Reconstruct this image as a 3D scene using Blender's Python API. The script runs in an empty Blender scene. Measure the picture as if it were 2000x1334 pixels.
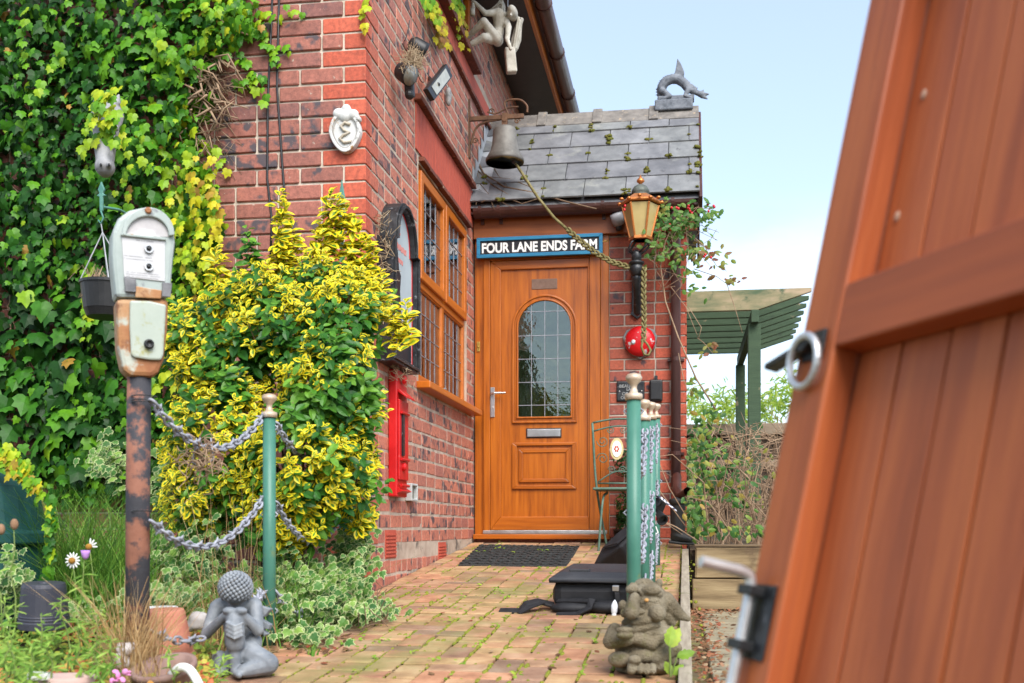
import bpy, bmesh, math, random
import numpy as np
from mathutils import Vector, Matrix, Quaternion

random.seed(7); rng = np.random.default_rng(7)
sc = bpy.context.scene
col = sc.collection
R = math.radians

# ------------------------------------------------------------------ camera
YAW = R(8.5); CY, SY = math.cos(YAW), math.sin(YAW)
F = 2050.0; PX = 1032.0; PY = 1030.0; H = 0.9
cd = bpy.data.cameras.new('camera'); cam = bpy.data.objects.new('camera', cd); col.objects.link(cam)
cam.location = (0, 0, H); cam.rotation_euler = (R(90), 0, YAW)
cd.sensor_width = 36; cd.lens = 36 * F / 2000; cd.shift_x = -(PX - 1000) / 2000; cd.shift_y = (PY - 667) / 2000
cd.clip_start = 0.05; cd.clip_end = 3000
cd.dof.use_dof = True; cd.dof.focus_distance = 5.6; cd.dof.aperture_fstop = 3.6
sc.camera = cam

# ------------------------------------------------------------------ sky, sun, exposure
SUN_EL, SUN_AZ = R(46), R(150)          # azimuth clockwise from +Y (north): behind the camera, to the right, through thin bright cloud
w = bpy.data.worlds.new('World'); sc.world = w; w.use_nodes = True
nt = w.node_tree; N = nt.nodes; L = nt.links; N.clear()
wo = N.new('ShaderNodeOutputWorld'); bg = N.new('ShaderNodeBackground'); sk = N.new('ShaderNodeTexSky')
sk.sky_type = 'NISHITA'; sk.sun_disc = False; sk.sun_elevation = SUN_EL; sk.sun_rotation = SUN_AZ
sk.air_density = 1.0; sk.dust_density = 1.2; sk.ozone_density = 1.0
tc = N.new('ShaderNodeTexCoord'); mp = N.new('ShaderNodeMapping'); mp.inputs['Scale'].default_value = (1, 1, 2.6)
no = N.new('ShaderNodeTexNoise'); no.inputs['Scale'].default_value = 2.6; no.inputs['Detail'].default_value = 7; no.inputs['Roughness'].default_value = .58
cr = N.new('ShaderNodeValToRGB'); cr.color_ramp.elements[0].position = .45; cr.color_ramp.elements[1].position = .68
sx = N.new('ShaderNodeSeparateXYZ'); el = N.new('ShaderNodeMapRange')
el.inputs['From Min'].default_value = .30; el.inputs['From Max'].default_value = .08; el.inputs['To Min'].default_value = .0; el.inputs['To Max'].default_value = 1.0
mu = N.new('ShaderNodeMath'); mu.operation = 'MULTIPLY'
ad = N.new('ShaderNodeMath'); ad.operation = 'MULTIPLY_ADD'; ad.inputs[1].default_value = .80; ad.inputs[2].default_value = .17; ad.use_clamp = True
mx = N.new('ShaderNodeMix'); mx.data_type = 'RGBA'
mx.inputs['B'].default_value = (8.6, 9.6, 10.6, 1)
L.new(tc.outputs['Generated'], mp.inputs['Vector']); L.new(mp.outputs['Vector'], no.inputs['Vector'])
L.new(no.outputs['Fac'], cr.inputs['Fac']); L.new(tc.outputs['Generated'], sx.inputs['Vector']); L.new(sx.outputs['Z'], el.inputs['Value'])
L.new(cr.outputs['Color'], mu.inputs[0]); L.new(el.outputs['Result'], mu.inputs[1]); L.new(mu.outputs[0], ad.inputs[0])
L.new(sk.outputs['Color'], mx.inputs['A']); L.new(ad.outputs[0], mx.inputs['Factor'])
L.new(mx.outputs['Result'], bg.inputs['Color']); bg.inputs['Strength'].default_value = .066; L.new(bg.outputs['Background'], wo.inputs['Surface'])
ld = bpy.data.lights.new('sun', 'SUN'); sun = bpy.data.objects.new('sun', ld); col.objects.link(sun)
ld.energy = 1.5; ld.angle = R(42); ld.color = (1, .96, .90)
sd = Vector((math.sin(SUN_AZ) * math.cos(SUN_EL), math.cos(SUN_AZ) * math.cos(SUN_EL), math.sin(SUN_EL)))
sun.rotation_euler = (-sd).to_track_quat('-Z', 'Y').to_euler(); sun.location = sd * 20
sc.view_settings.view_transform = 'Standard'; sc.view_settings.look = 'None'; sc.view_settings.gamma = 1
sc.view_settings.use_curve_mapping = False; sc.view_settings.exposure = 1.92
sc.cycles.max_bounces = 6; sc.cycles.diffuse_bounces = 4; sc.cycles.glossy_bounces = 3; sc.cycles.transparent_max_bounces = 8
sc.cycles.use_denoising = True; sc.cycles.caustics_reflective = False; sc.cycles.caustics_refractive = False

# ------------------------------------------------------------------ places: a photo pixel at a known depth -> a world point
def dr(px, py):
    a = (px - PX) / F; b = (PY - py) / F
    return Vector((CY * a - SY, SY * a + CY, b))
def _p(d, t): return Vector((d.x * t, d.y * t, H + d.z * t))
def atY(px, py, Y): d = dr(px, py); return _p(d, Y / d.y)
def atX(px, py, X): d = dr(px, py); return _p(d, X / d.x)
def atD(px, py, D): return _p(dr(px, py), D)
GZ0, GZ1 = .14, .0835
def pz(y): return GZ0 + GZ1 * y                      # the sloping path
def onpath(px, py, up=0):
    d = dr(px, py); t = (GZ0 + up - H) / (d.z - GZ1 * d.y); return _p(d, t)

# ------------------------------------------------------------------ objects
ORG = {}
def tag(o, label=None, cat=None, group=None, kind=None):
    if label: o['label'] = label
    if cat: o['category'] = cat
    if group: o['group'] = group
    if kind: o['kind'] = kind
    return o
def thing(name, loc, label=None, cat=None, group=None, kind=None, rot=None):
    o = bpy.data.objects.new(name, None); col.objects.link(o); o.location = loc; o.empty_display_size = .1
    if rot is not None: o.rotation_euler = rot
    ORG[o] = Vector(loc); return tag(o, label, cat, group, kind)
def link(name, me, parent=None, m=None, world=True):
    o = bpy.data.objects.new(name, me); col.objects.link(o)
    if parent is not None: o.parent = parent; ORG[o] = ORG.get(parent, Vector())
    else: ORG[o] = Vector()
    if m is not None and not me.materials: me.materials.append(m)
    return o

def frame(d, up=(0, 0, 1)):
    d = Vector(d).normalized(); up = Vector(up)
    if abs(d.dot(up)) > .98: up = Vector((0, 1, 0))
    x = up.cross(d).normalized(); y = d.cross(x)
    return x, y, d
def rotm(rx=0, ry=0, rz=0): return (Matrix.Rotation(rz, 3, 'Z') @ Matrix.Rotation(ry, 3, 'Y') @ Matrix.Rotation(rx, 3, 'X'))

def spl(P_, k=6):
    """smooth curve through points"""
    P_ = [Vector(p) for p in P_]; Q = [P_[0] * 2 - P_[1]] + P_ + [P_[-1] * 2 - P_[-2]]; out = []
    for i in range(1, len(Q) - 2):
        a, b, c, d = Q[i - 1:i + 3]
        for j in range(k):
            t = j / k; out.append(.5 * ((2 * b) + (c - a) * t + (2 * a - 5 * b + 4 * c - d) * t * t + (3 * b - a - 3 * c + d) * t ** 3))
    return out + [P_[-1]]

class MB:
    def __init__(s): s.v = []; s.f = []
    def add(s, v, f):
        n = len(s.v); s.v += [Vector(q) for q in v]; s.f += [tuple(i + n for i in q) for q in f]; return s
    def box(s, c, d, M=None):
        c = Vector(c); v = []
        for z in (-1, 1):
            for y in (-1, 1):
                for x in (-1, 1):
                    q = Vector((x * d[0] / 2, y * d[1] / 2, z * d[2] / 2)); v.append(c + (M @ q if M is not None else q))
        return s.add(v, [(0, 2, 3, 1), (4, 5, 7, 6), (0, 1, 5, 4), (2, 6, 7, 3), (0, 4, 6, 2), (1, 3, 7, 5)])
    def bb(s, x0, x1, y0, y1, z0, z1): return s.box(((x0 + x1) / 2, (y0 + y1) / 2, (z0 + z1) / 2), (abs(x1 - x0), abs(y1 - y0), abs(z1 - z0)))
    def beam(s, p, q, wd, ht, up=(0, 0, 1)):
        p = Vector(p); q = Vector(q); x, y, d = frame(q - p, up); M = Matrix((x, y, d)).transposed()
        return s.box((p + q) / 2, (wd, ht, (q - p).length), M)
    def tube(s, pts, r, n=8, cap=True):
        pts = [Vector(p) for p in pts]; rr = r if isinstance(r, (list, tuple)) else [r] * len(pts)
        T = [(pts[min(i + 1, len(pts) - 1)] - pts[max(i - 1, 0)]).normalized() for i in range(len(pts))]
        x, y, _ = frame(T[0]); v = []; f = []
        for i, p in enumerate(pts):
            if i:
                q = T[i - 1].rotation_difference(T[i]); x = q @ x; y = q @ y
            for k in range(n):
                a = 2 * math.pi * k / n; v.append(p + (x * math.cos(a) + y * math.sin(a)) * rr[i])
        for i in range(len(pts) - 1):
            for k in range(n): f.append((i * n + k, i * n + (k + 1) % n, (i + 1) * n + (k + 1) % n, (i + 1) * n + k))
        if cap: f.append(tuple(range(n - 1, -1, -1))); f.append(tuple((len(pts) - 1) * n + k for k in range(n)))
        return s.add(v, f)
    def lathe(s, prof, c, ax=(0, 0, 1), n=20, sx=1, sy=1):
        x, y, d = frame(ax) if tuple(ax) != (0, 0, 1) else (Vector((1, 0, 0)), Vector((0, 1, 0)), Vector((0, 0, 1)))
        c = Vector(c); v = []; f = []
        for r, z in prof:
            for k in range(n):
                a = 2 * math.pi * k / n; v.append(c + d * z + x * (r * math.cos(a) * sx) + y * (r * math.sin(a) * sy))
        m = len(prof)
        for i in range(m - 1):
            for k in range(n): f.append((i * n + k, i * n + (k + 1) % n, (i + 1) * n + (k + 1) % n, (i + 1) * n + k))
        if prof[0][0] > 1e-6: f.append(tuple(range(n - 1, -1, -1)))
        if prof[-1][0] > 1e-6: f.append(tuple((m - 1) * n + k for k in range(n)))
        return s.add(v, f)
    def prism(s, poly, o, ux, uy, un, dep):
        o = Vector(o); ux = Vector(ux); uy = Vector(uy); un = Vector(un); n = len(poly)
        v = [o + ux * a + uy * b for a, b in poly] + [o + ux * a + uy * b + un * dep for a, b in poly]
        f = [tuple(range(n)), tuple(range(2 * n - 1, n - 1, -1))] + [(i, i + n, (i + 1) % n + n, (i + 1) % n) for i in range(n)]
        return s.add(v, f)
    def ring(s, outer, inner, o, ux, uy, un, dep):
        """A frame between two outlines with the same number of points, given depth."""
        o = Vector(o); ux = Vector(ux); uy = Vector(uy); un = Vector(un); n = len(outer); v = []
        for d in (0, dep):
            for P in (outer, inner): v += [o + ux * a + uy * b + un * d for a, b in P]
        f = []
        for i in range(n):
            j = (i + 1) % n
            f += [(i, j, n + j, n + i), (2 * n + j, 2 * n + i, 3 * n + i, 3 * n + j), (i, 2 * n + i, 2 * n + j, j), (n + j, 3 * n + j, 3 * n + i, n + i)]
        return s.add(v, f)
    def ell(s, c, r, M=None, nu=12, nv=8):
        c = Vector(c); r = (r, r, r) if not isinstance(r, (tuple, list)) else r; v = []; f = []
        def P(a, b):
            q = Vector((r[0] * math.sin(b) * math.cos(a), r[1] * math.sin(b) * math.sin(a), r[2] * math.cos(b)))
            return c + (M @ q if M is not None else q)
        v.append(P(0, 0))
        for j in range(1, nv):
            for i in range(nu): v.append(P(2 * math.pi * i / nu, math.pi * j / nv))
        v.append(P(0, math.pi)); e = len(v) - 1
        for i in range(nu):
            f.append((0, 1 + i, 1 + (i + 1) % nu)); b = 1 + (nv - 2) * nu; f.append((e, b + (i + 1) % nu, b + i))
            for j in range(nv - 2):
                a = 1 + j * nu; f.append((a + i, a + nu + i, a + nu + (i + 1) % nu, a + (i + 1) % nu))
        return s.add(v, f)
    def cap(s, p, q, r0, r1, n=10):
        """tapered rounded limb"""
        p = Vector(p); q = Vector(q); d = q - p; l = d.length; u = d / l; P = []; rr = []
        for k in range(4): a = R(80 - 80 * k / 3); P.append(p - u * r0 * math.sin(a)); rr.append(r0 * math.cos(a))
        for k in range(4): a = R(80 * k / 3); P.append(q + u * r1 * math.sin(a)); rr.append(r1 * math.cos(a))
        return s.tube(P, rr, n)
    def build(s, name, m, parent=None, smooth=False, bevel=0, world=True, remesh=0, smoothit=0, autos=False, sub=0):
        o0 = ORG.get(parent, Vector()) if (parent is not None and world) else Vector()
        me = bpy.data.meshes.new(name); me.from_pydata([tuple(q - o0) for q in s.v], [], s.f); me.update()
        if smooth: me.polygons.foreach_set('use_smooth', [True] * len(me.polygons))
        o = link(name, me, parent, m)
        if not world: ORG[o] = Vector()
        if remesh:
            md = o.modifiers.new('r', 'REMESH'); md.mode = 'VOXEL'; md.voxel_size = remesh; md.use_smooth_shade = True
            if smoothit: ms = o.modifiers.new('s', 'SMOOTH'); ms.iterations = smoothit; ms.factor = .5
        if bevel:
            md = o.modifiers.new('b', 'BEVEL'); md.width = bevel; md.segments = 2; md.limit_method = 'ANGLE'; md.angle_limit = R(40)
        if sub: md = o.modifiers.new('u', 'SUBSURF'); md.levels = sub; md.render_levels = sub
        return o
def one(name, mb, m, label, cat, group=None, kind=None, base=None, **k):
    """a thing that is one mesh, its origin at its base"""
    if base is None:
        xs = [q.x for q in mb.v]; ys = [q.y for q in mb.v]; base = Vector(((min(xs) + max(xs)) / 2, (min(ys) + max(ys)) / 2, min(q.z for q in mb.v)))
    else: base = Vector(base)
    mb.v = [q - base for q in mb.v]; o = mb.build(name, m, None, **k); o.location = base; ORG[o] = base
    return tag(o, label, cat, group, kind)

# ------------------------------------------------------------------ materials
def lin(c):
    """sRGB 0-255 -> linear"""
    return tuple(((v / 255) / 12.92 if v / 255 <= .04045 else ((v / 255 + .055) / 1.055) ** 2.4) for v in c)
def ramp(nt, cols, pos=None, interp='LINEAR'):
    r = nt.nodes.new('ShaderNodeValToRGB'); e = r.color_ramp.elements; r.color_ramp.interpolation = interp
    pos = pos or [i / max(1, len(cols) - 1) for i in range(len(cols))]
    while len(e) < len(cols): e.new(.5)
    for i, c in enumerate(cols): e[i].position = pos[i]; e[i].color = (*c[:3], 1)
    return r
def mixc(nt, f, a, b, mode='MIX'):
    m = nt.nodes.new('ShaderNodeMix'); m.data_type = 'RGBA'; m.blend_type = mode
    for k, v in (('Factor', f), ('A', a), ('B', b)):
        if hasattr(v, 'links'): nt.links.new(v, m.inputs[k])
        else: m.inputs[k].default_value = v if k == 'Factor' else (*v[:3], 1)
    return m.outputs['Result']
def noise(nt, vec, scale, detail=5, rough=.55):
    n = nt.nodes.new('ShaderNodeTexNoise'); n.inputs['Scale'].default_value = scale; n.inputs['Detail'].default_value = detail; n.inputs['Roughness'].default_value = rough
    nt.links.new(vec, n.inputs['Vector']); return n.outputs['Fac']
def attr(nt, name):
    a = nt.nodes.new('ShaderNodeAttribute'); a.attribute_name = name; return a.outputs['Fac']
def base_mat(name):
    m = bpy.data.materials.new(name); m.use_nodes = True; nt = m.node_tree
    return m, nt, nt.nodes['Principled BSDF']
def vec(nt, coord='P', stretch=(1, 1, 1)):
    if coord == 'P': g = nt.nodes.new('ShaderNodeNewGeometry'); v = g.outputs['Position']
    else: g = nt.nodes.new('ShaderNodeTexCoord'); v = g.outputs['Object']
    if stretch != (1, 1, 1):
        mpn = nt.nodes.new('ShaderNodeMapping'); mpn.inputs['Scale'].default_value = stretch; nt.links.new(v, mpn.inputs['Vector']); v = mpn.outputs['Vector']
    return v
def pm(name, cols, scale=8, rough=.7, metal=0, bump=.25, bscale=70, spec=.4, stretch=(1, 1, 1), coord='P', wear=(), rvar=.12, rnd=None, lo=.32, hi=.68, bdist=.004):
    """noise-mixed colours, any number of wear layers (colour, scale, threshold, softness), relief"""
    m, nt, b = base_mat(name); v = vec(nt, coord, stretch)
    n = noise(nt, v, scale, 7, .6); k = len(cols)
    r = ramp(nt, cols, [lo + (hi - lo) * i / max(1, k - 1) for i in range(k)]); nt.links.new(n, r.inputs['Fac']); c = r.outputs['Color']
    if rnd:
        rr = ramp(nt, rnd); nt.links.new(attr(nt, 'rnd'), rr.inputs['Fac']); c = mixc(nt, 1.0, c, rr.outputs['Color'], 'MULTIPLY')
    v0 = vec(nt, coord)
    for (wc, ws, th, so) in wear:
        q = ramp(nt, [(0, 0, 0), (1, 1, 1)], [th, min(1, th + so)]); nt.links.new(noise(nt, v0, ws, 8, .65), q.inputs['Fac']); c = mixc(nt, q.outputs['Color'], c, wc)
    nt.links.new(c, b.inputs['Base Color'])
    b.inputs['Metallic'].default_value = metal; b.inputs['Specular IOR Level'].default_value = spec
    mr = nt.nodes.new('ShaderNodeMapRange'); mr.inputs['To Min'].default_value = max(0, rough - rvar); mr.inputs['To Max'].default_value = min(1, rough + rvar)
    nt.links.new(n, mr.inputs['Value']); nt.links.new(mr.outputs['Result'], b.inputs['Roughness'])
    if bump:
        bu = nt.nodes.new('ShaderNodeBump'); bu.inputs['Strength'].default_value = bump; bu.inputs['Distance'].default_value = bdist
        nt.links.new(noise(nt, v, bscale, 4), bu.inputs['Height']); nt.links.new(bu.outputs['Normal'], b.inputs['Normal'])
    return m
def brickmat(name, cols, patch=(.030, .034, .045), pscale=13, pth=.56, bump=.5, dirt=None, patched=True):
    m, nt, b = base_mat(name); v = vec(nt)
    r = ramp(nt, cols); nt.links.new(attr(nt, 'rnd'), r.inputs['Fac']); c = r.outputs['Color']
    g = ramp(nt, [(.55, .55, .55), (1.25, 1.2, 1.15)], [.3, .7]); nt.links.new(noise(nt, v, 55, 8, .7), g.inputs['Fac']); c = mixc(nt, 1.0, c, g.outputs['Color'], 'MULTIPLY')
    if patched:
        n = noise(nt, v, pscale, 3, .5)
        md = nt.nodes.new('ShaderNodeMath'); md.operation = 'MULTIPLY_ADD'; md.inputs[1].default_value = 7.31; md.inputs[2].default_value = 0
        nt.links.new(attr(nt, 'rnd'), md.inputs[0]); fr = nt.nodes.new('ShaderNodeMath'); fr.operation = 'FRACT'; nt.links.new(md.outputs[0], fr.inputs[0])
        ma = nt.nodes.new('ShaderNodeMath'); ma.operation = 'MULTIPLY_ADD'; ma.inputs[1].default_value = .16; nt.links.new(fr.outputs[0], ma.inputs[0]); nt.links.new(n, ma.inputs[2])
        q = ramp(nt, [(0, 0, 0), (.9, .9, .9)], [pth + .04, pth + .13]); nt.links.new(ma.outputs[0], q.inputs['Fac'])
        c = mixc(nt, q.outputs['Color'], c, patch)
    q = ramp(nt, [(0, 0, 0), (1, 1, 1)], [.64, .72]); nt.links.new(noise(nt, v, 38, 6, .7), q.inputs['Fac'])
    c = mixc(nt, q.outputs['Color'], c, dirt or (.42, .34, .27))
    nt.links.new(c, b.inputs['Base Color']); b.inputs['Roughness'].default_value = .72; b.inputs['Specular IOR Level'].default_value = .45
    bu = nt.nodes.new('ShaderNodeBump'); bu.inputs['Strength'].default_value = bump; bu.inputs['Distance'].default_value = .004
    nt.links.new(noise(nt, v, 120, 6, .7), bu.inputs['Height']); nt.links.new(bu.outputs['Normal'], b.inputs['Normal'])
    return m
def leafmat(name, cols, edge=None, rough=.42, trans=.28, epos=(.45, .62), vein=True):
    m, nt, b = base_mat(name); v = vec(nt)
    r = ramp(nt, cols); nt.links.new(attr(nt, 'rnd'), r.inputs['Fac']); c = r.outputs['Color']
    if edge:
        e = nt.nodes.new('ShaderNodeMath'); e.operation = 'MULTIPLY_ADD'; e.inputs[1].default_value = .5; e.inputs[2].default_value = -.25
        nt.links.new(noise(nt, v, 90, 3), e.inputs[0]); s = nt.nodes.new('ShaderNodeMath'); s.operation = 'ADD'; nt.links.new(e.outputs[0], s.inputs[0]); nt.links.new(attr(nt, 'edge'), s.inputs[1])
        q = ramp(nt, [(0, 0, 0), (1, 1, 1)], list(epos)); nt.links.new(s.outputs[0], q.inputs['Fac']); c = mixc(nt, q.outputs['Color'], c, edge)
    g = ramp(nt, [(.72, .74, .7), (1.2, 1.18, 1.1)], [.3, .7]); nt.links.new(noise(nt, v, 28, 4), g.inputs['Fac']); c = mixc(nt, 1.0, c, g.outputs['Color'], 'MULTIPLY')
    nt.links.new(c, b.inputs['Base Color']); b.inputs['Roughness'].default_value = rough + .05; b.inputs['Specular IOR Level'].default_value = .22
    t = nt.nodes.new('ShaderNodeBsdfTranslucent'); nt.links.new(c, t.inputs['Color']); ms = nt.nodes.new('ShaderNodeMixShader'); ms.inputs['Fac'].default_value = trans
    nt.links.new(b.outputs['BSDF'], ms.inputs[1]); nt.links.new(t.outputs['BSDF'], ms.inputs[2]); nt.links.new(ms.outputs['Shader'], nt.nodes['Material Output'].inputs['Surface'])
    if vein:
        bu = nt.nodes.new('ShaderNodeBump'); bu.inputs['Strength'].default_value = .3; bu.inputs['Distance'].default_value = .002
        nt.links.new(noise(nt, v, 120, 2), bu.inputs['Height']); nt.links.new(bu.outputs['Normal'], b.inputs['Normal'])
    return m
def glassmat(name, tint=(.8, .85, .85), refl=.28, rough=.015, wav=.06):
    m, nt, b = base_mat(name); nt.nodes.remove(b); v = vec(nt)
    t = nt.nodes.new('ShaderNodeBsdfTransparent'); t.inputs['Color'].default_value = (*tint, 1)
    g = nt.nodes.new('ShaderNodeBsdfGlossy'); g.inputs['Roughness'].default_value = rough; g.inputs['Color'].default_value = (.95, .97, 1, 1)
    lw = nt.nodes.new('ShaderNodeFresnel'); lw.inputs['IOR'].default_value = 1.5
    ad = nt.nodes.new('ShaderNodeMath'); ad.operation = 'ADD'; ad.inputs[1].default_value = refl; ad.use_clamp = True; nt.links.new(lw.outputs['Fac'], ad.inputs[0])
    ms = nt.nodes.new('ShaderNodeMixShader'); nt.links.new(ad.outputs[0], ms.inputs['Fac']); nt.links.new(t.outputs['BSDF'], ms.inputs[1]); nt.links.new(g.outputs['BSDF'], ms.inputs[2])
    bu = nt.nodes.new('ShaderNodeBump'); bu.inputs['Strength'].default_value = wav; bu.inputs['Distance'].default_value = .01; nt.links.new(noise(nt, v, 9, 3), bu.inputs['Height']); nt.links.new(bu.outputs['Normal'], g.inputs['Normal'])
    nt.links.new(ms.outputs['Shader'], nt.nodes['Material Output'].inputs['Surface']); return m

M = {}
M['mortar'] = pm('mortar', [(.42, .35, .27), (.64, .55, .45)], 14, .9, bump=.6, bscale=90, wear=[((.16, .14, .11), 5, .60, .12)])
M['mortar_side'] = pm('side_mortar', [(.34, .26, .20), (.52, .43, .34)], 10, .9, bump=.6, bscale=90, wear=[((.12, .10, .08), 6, .56, .12)])
M['mortar_dark'] = pm('mortar_grey', [(.30, .25, .21), (.48, .41, .34)], 14, .9, bump=.6, bscale=90)
M['brick'] = brickmat('brown_brick', [(.335, .122, .088), (.265, .102, .080), (.39, .138, .098), (.23, .095, .080), (.355, .128, .092)], pth=.60, patch=(.05, .05, .06))
M['brick_side'] = brickmat('side_brick', [(.50, .178, .118), (.44, .16, .112), (.56, .20, .13), (.47, .17, .118), (.36, .14, .11)], pth=.60, patch=(.055, .05, .058))  # side wall copy of the brick: its paler, pinker light is put into the colour
M['quoin'] = brickmat('orange_quoin_brick', [(.50, .10, .050), (.44, .086, .045), (.54, .115, .060)], patched=False, bump=.25, dirt=(.5, .2, .12))
M['quoin_side'] = brickmat('side_lit_quoin_brick', [(.46, .12, .07), (.40, .10, .06), (.50, .14, .085)], patched=False, bump=.25, dirt=(.5, .3, .22))  # quoin copy for side faces, with the pink cast of the light painted in
M['porch_brick'] = brickmat('porch_brick', [(.36, .085, .045), (.30, .075, .05), (.42, .10, .05), (.20, .065, .055), (.38, .09, .05)], pth=.63, bump=.3)
M['red_paint'] = pm('faded_red_masonry_paint', [(.42, .075, .045), (.50, .10, .06)], 20, .75, bump=.3, bscale=120, wear=[((.55, .25, .18), 30, .66, .1)])
M['tile_ledge'] = pm('dark_red_tile', [(.10, .032, .022), (.20, .06, .035)], 18, .8, bump=.5, wear=[((.45, .32, .22), 40, .62, .06)])
M['wood'] = pm('golden_oak_foil', [(.23, .053, .002), (.36, .090, .003), (.44, .120, .005)], 1.0, .36, bump=.06, bscale=3, stretch=(38, 38, 2.2), rvar=.05, spec=.5)
M['wood_h'] = pm('golden_oak_foil_across', [(.26, .060, .002), (.36, .088, .003), (.43, .114, .005)], 1.0, .36, bump=.06, bscale=3, stretch=(2.2, 38, 38), rvar=.05, spec=.5)
M['wood_y'] = pm('golden_oak_foil_along', [(.42, .105, .007), (.54, .145, .010)], 1.0, .36, bump=.05, bscale=3, stretch=(38, 2.2, 38), rvar=.05, spec=.5)
M['fascia'] = pm('stained_fascia_board', [(.20, .055, .014), (.33, .095, .02)], 1.0, .5, bump=.1, bscale=3, stretch=(2, 30, 30))
M['brown_plastic'] = pm('brown_plastic', [(.048, .017, .013), (.075, .027, .02)], 12, .42, bump=.05, wear=[((.20, .15, .13), 16, .66, .12)])
M['pipe'] = pm('faded_brown_pipe', [(.085, .042, .040), (.14, .075, .075)], 3, .38, bump=.05, stretch=(6, 6, 1))
M['slate'] = pm('grey_slate', [(.105, .108, .115), (.155, .158, .165), (.215, .218, .225)], 6, .62, bump=.3, bscale=40, rnd=[(.75, .75, .78), (1.1, 1.1, 1.12), (.95, .97, .93)], wear=[((.28, .285, .25), 3.2, .60, .16), ((.05, .05, .055), 11, .62, .12)])
M['ridge'] = pm('ridge_tile_concrete', [(.11, .10, .09), (.22, .20, .18)], 14, .85, bump=.5, wear=[((.40, .30, .20), 22, .60, .1)])
M['lead_grey'] = pm('lead_flashing', [(.28, .30, .33), (.50, .52, .54)], 8, .55, bump=.2, metal=.2)
M['lead_line'] = pm('lead_came', [(.28, .28, .30), (.42, .42, .44)], 30, .4, metal=.6, bump=0)
M['moss'] = pm('moss', [(.12, .15, .01), (.24, .26, .02), (.20, .15, .03)], 30, .95, bump=1, bscale=160, bdist=.01)
M['roof_moss'] = pm('roof_moss', [(.05, .055, .008), (.12, .125, .012), (.14, .095, .02)], 40, .95, bump=1, bscale=200, bdist=.01)
M['black'] = pm('black_plastic', [(.010, .010, .011), (.02, .02, .022)], 12, .45, bump=.1)
M['iron'] = pm('black_painted_iron', [(.012, .013, .015), (.04, .042, .045)], 20, .4, bump=.5, bscale=50, wear=[((.20, .21, .23), 26, .60, .08)], metal=.3)
M['steel'] = pm('satin_steel', [(.45, .45, .45), (.62, .62, .62)], 10, .32, metal=.9, bump=.05)
M['galv'] = pm('galvanised_steel', [(.50, .51, .52), (.68, .69, .70)], 20, .42, metal=.75, bump=.1)
M['brass'] = pm('brass', [(.45, .30, .06), (.6, .42, .12)], 14, .35, metal=.9, bump=.1)
M['dark_room'] = pm('dark_interior', [(.035, .03, .025), (.06, .05, .04)], 3, .9, bump=0)
M['curtain'] = pm('tan_curtain', [(.30, .19, .13), (.48, .33, .24)], 2, .9, bump=.1, stretch=(1, 14, .3))
M['glass'] = glassmat('window_glass', refl=.16)
M['glass_door'] = glassmat('door_glass', tint=(.70, .78, .68), refl=.05, wav=.25)
M['obscure'] = pm('mottled_door_backing', [(.07, .075, .05), (.15, .16, .11), (.26, .25, .20)], 4, .8, bump=.5)  # mottled grey-green colour of the panel close behind the door glass
M['white_paint'] = pm('white_paint', [(.70, .70, .68), (.82, .82, .80)], 10, .5, bump=.1)
M['asphalt'] = pm('soil', [(.045, .03, .018), (.09, .06, .035), (.13, .09, .05)], 12, .95, bump=1, bscale=50, bdist=.02, wear=[((.10, .11, .02), 9, .58, .1)])

# templates -------------------------------------------------------------
def set_attr(me, name, vals):
    a = me.attributes.get(name) or me.attributes.new(name, 'FLOAT', 'POINT'); a.data.foreach_set('value', np.asarray(vals, dtype=np.float32))
def chamfer(seed, jit=.03, ch=.07, prop=(1, 1, 1)):
    """unit block with softened, slightly uneven edges; returns verts, faces"""
    bm = bmesh.new(); bmesh.ops.create_cube(bm, size=1)
    for vv in bm.verts: vv.co = Vector([vv.co[i] * prop[i] for i in range(3)])
    bmesh.ops.bevel(bm, geom=list(bm.edges), offset=ch * min(prop), segments=1, affect='EDGES', profile=.5)
    rd = random.Random(seed)
    for vv in bm.verts: vv.co = Vector([(vv.co[i] + (rd.random() - .5) * jit * min(prop)) / prop[i] for i in range(3)])
    bm.verts.index_update(); v = np.array([vv.co[:] for vv in bm.verts]); f = [[q.index for q in ff.verts] for ff in bm.faces]; bm.free()
    return v, f
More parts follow.
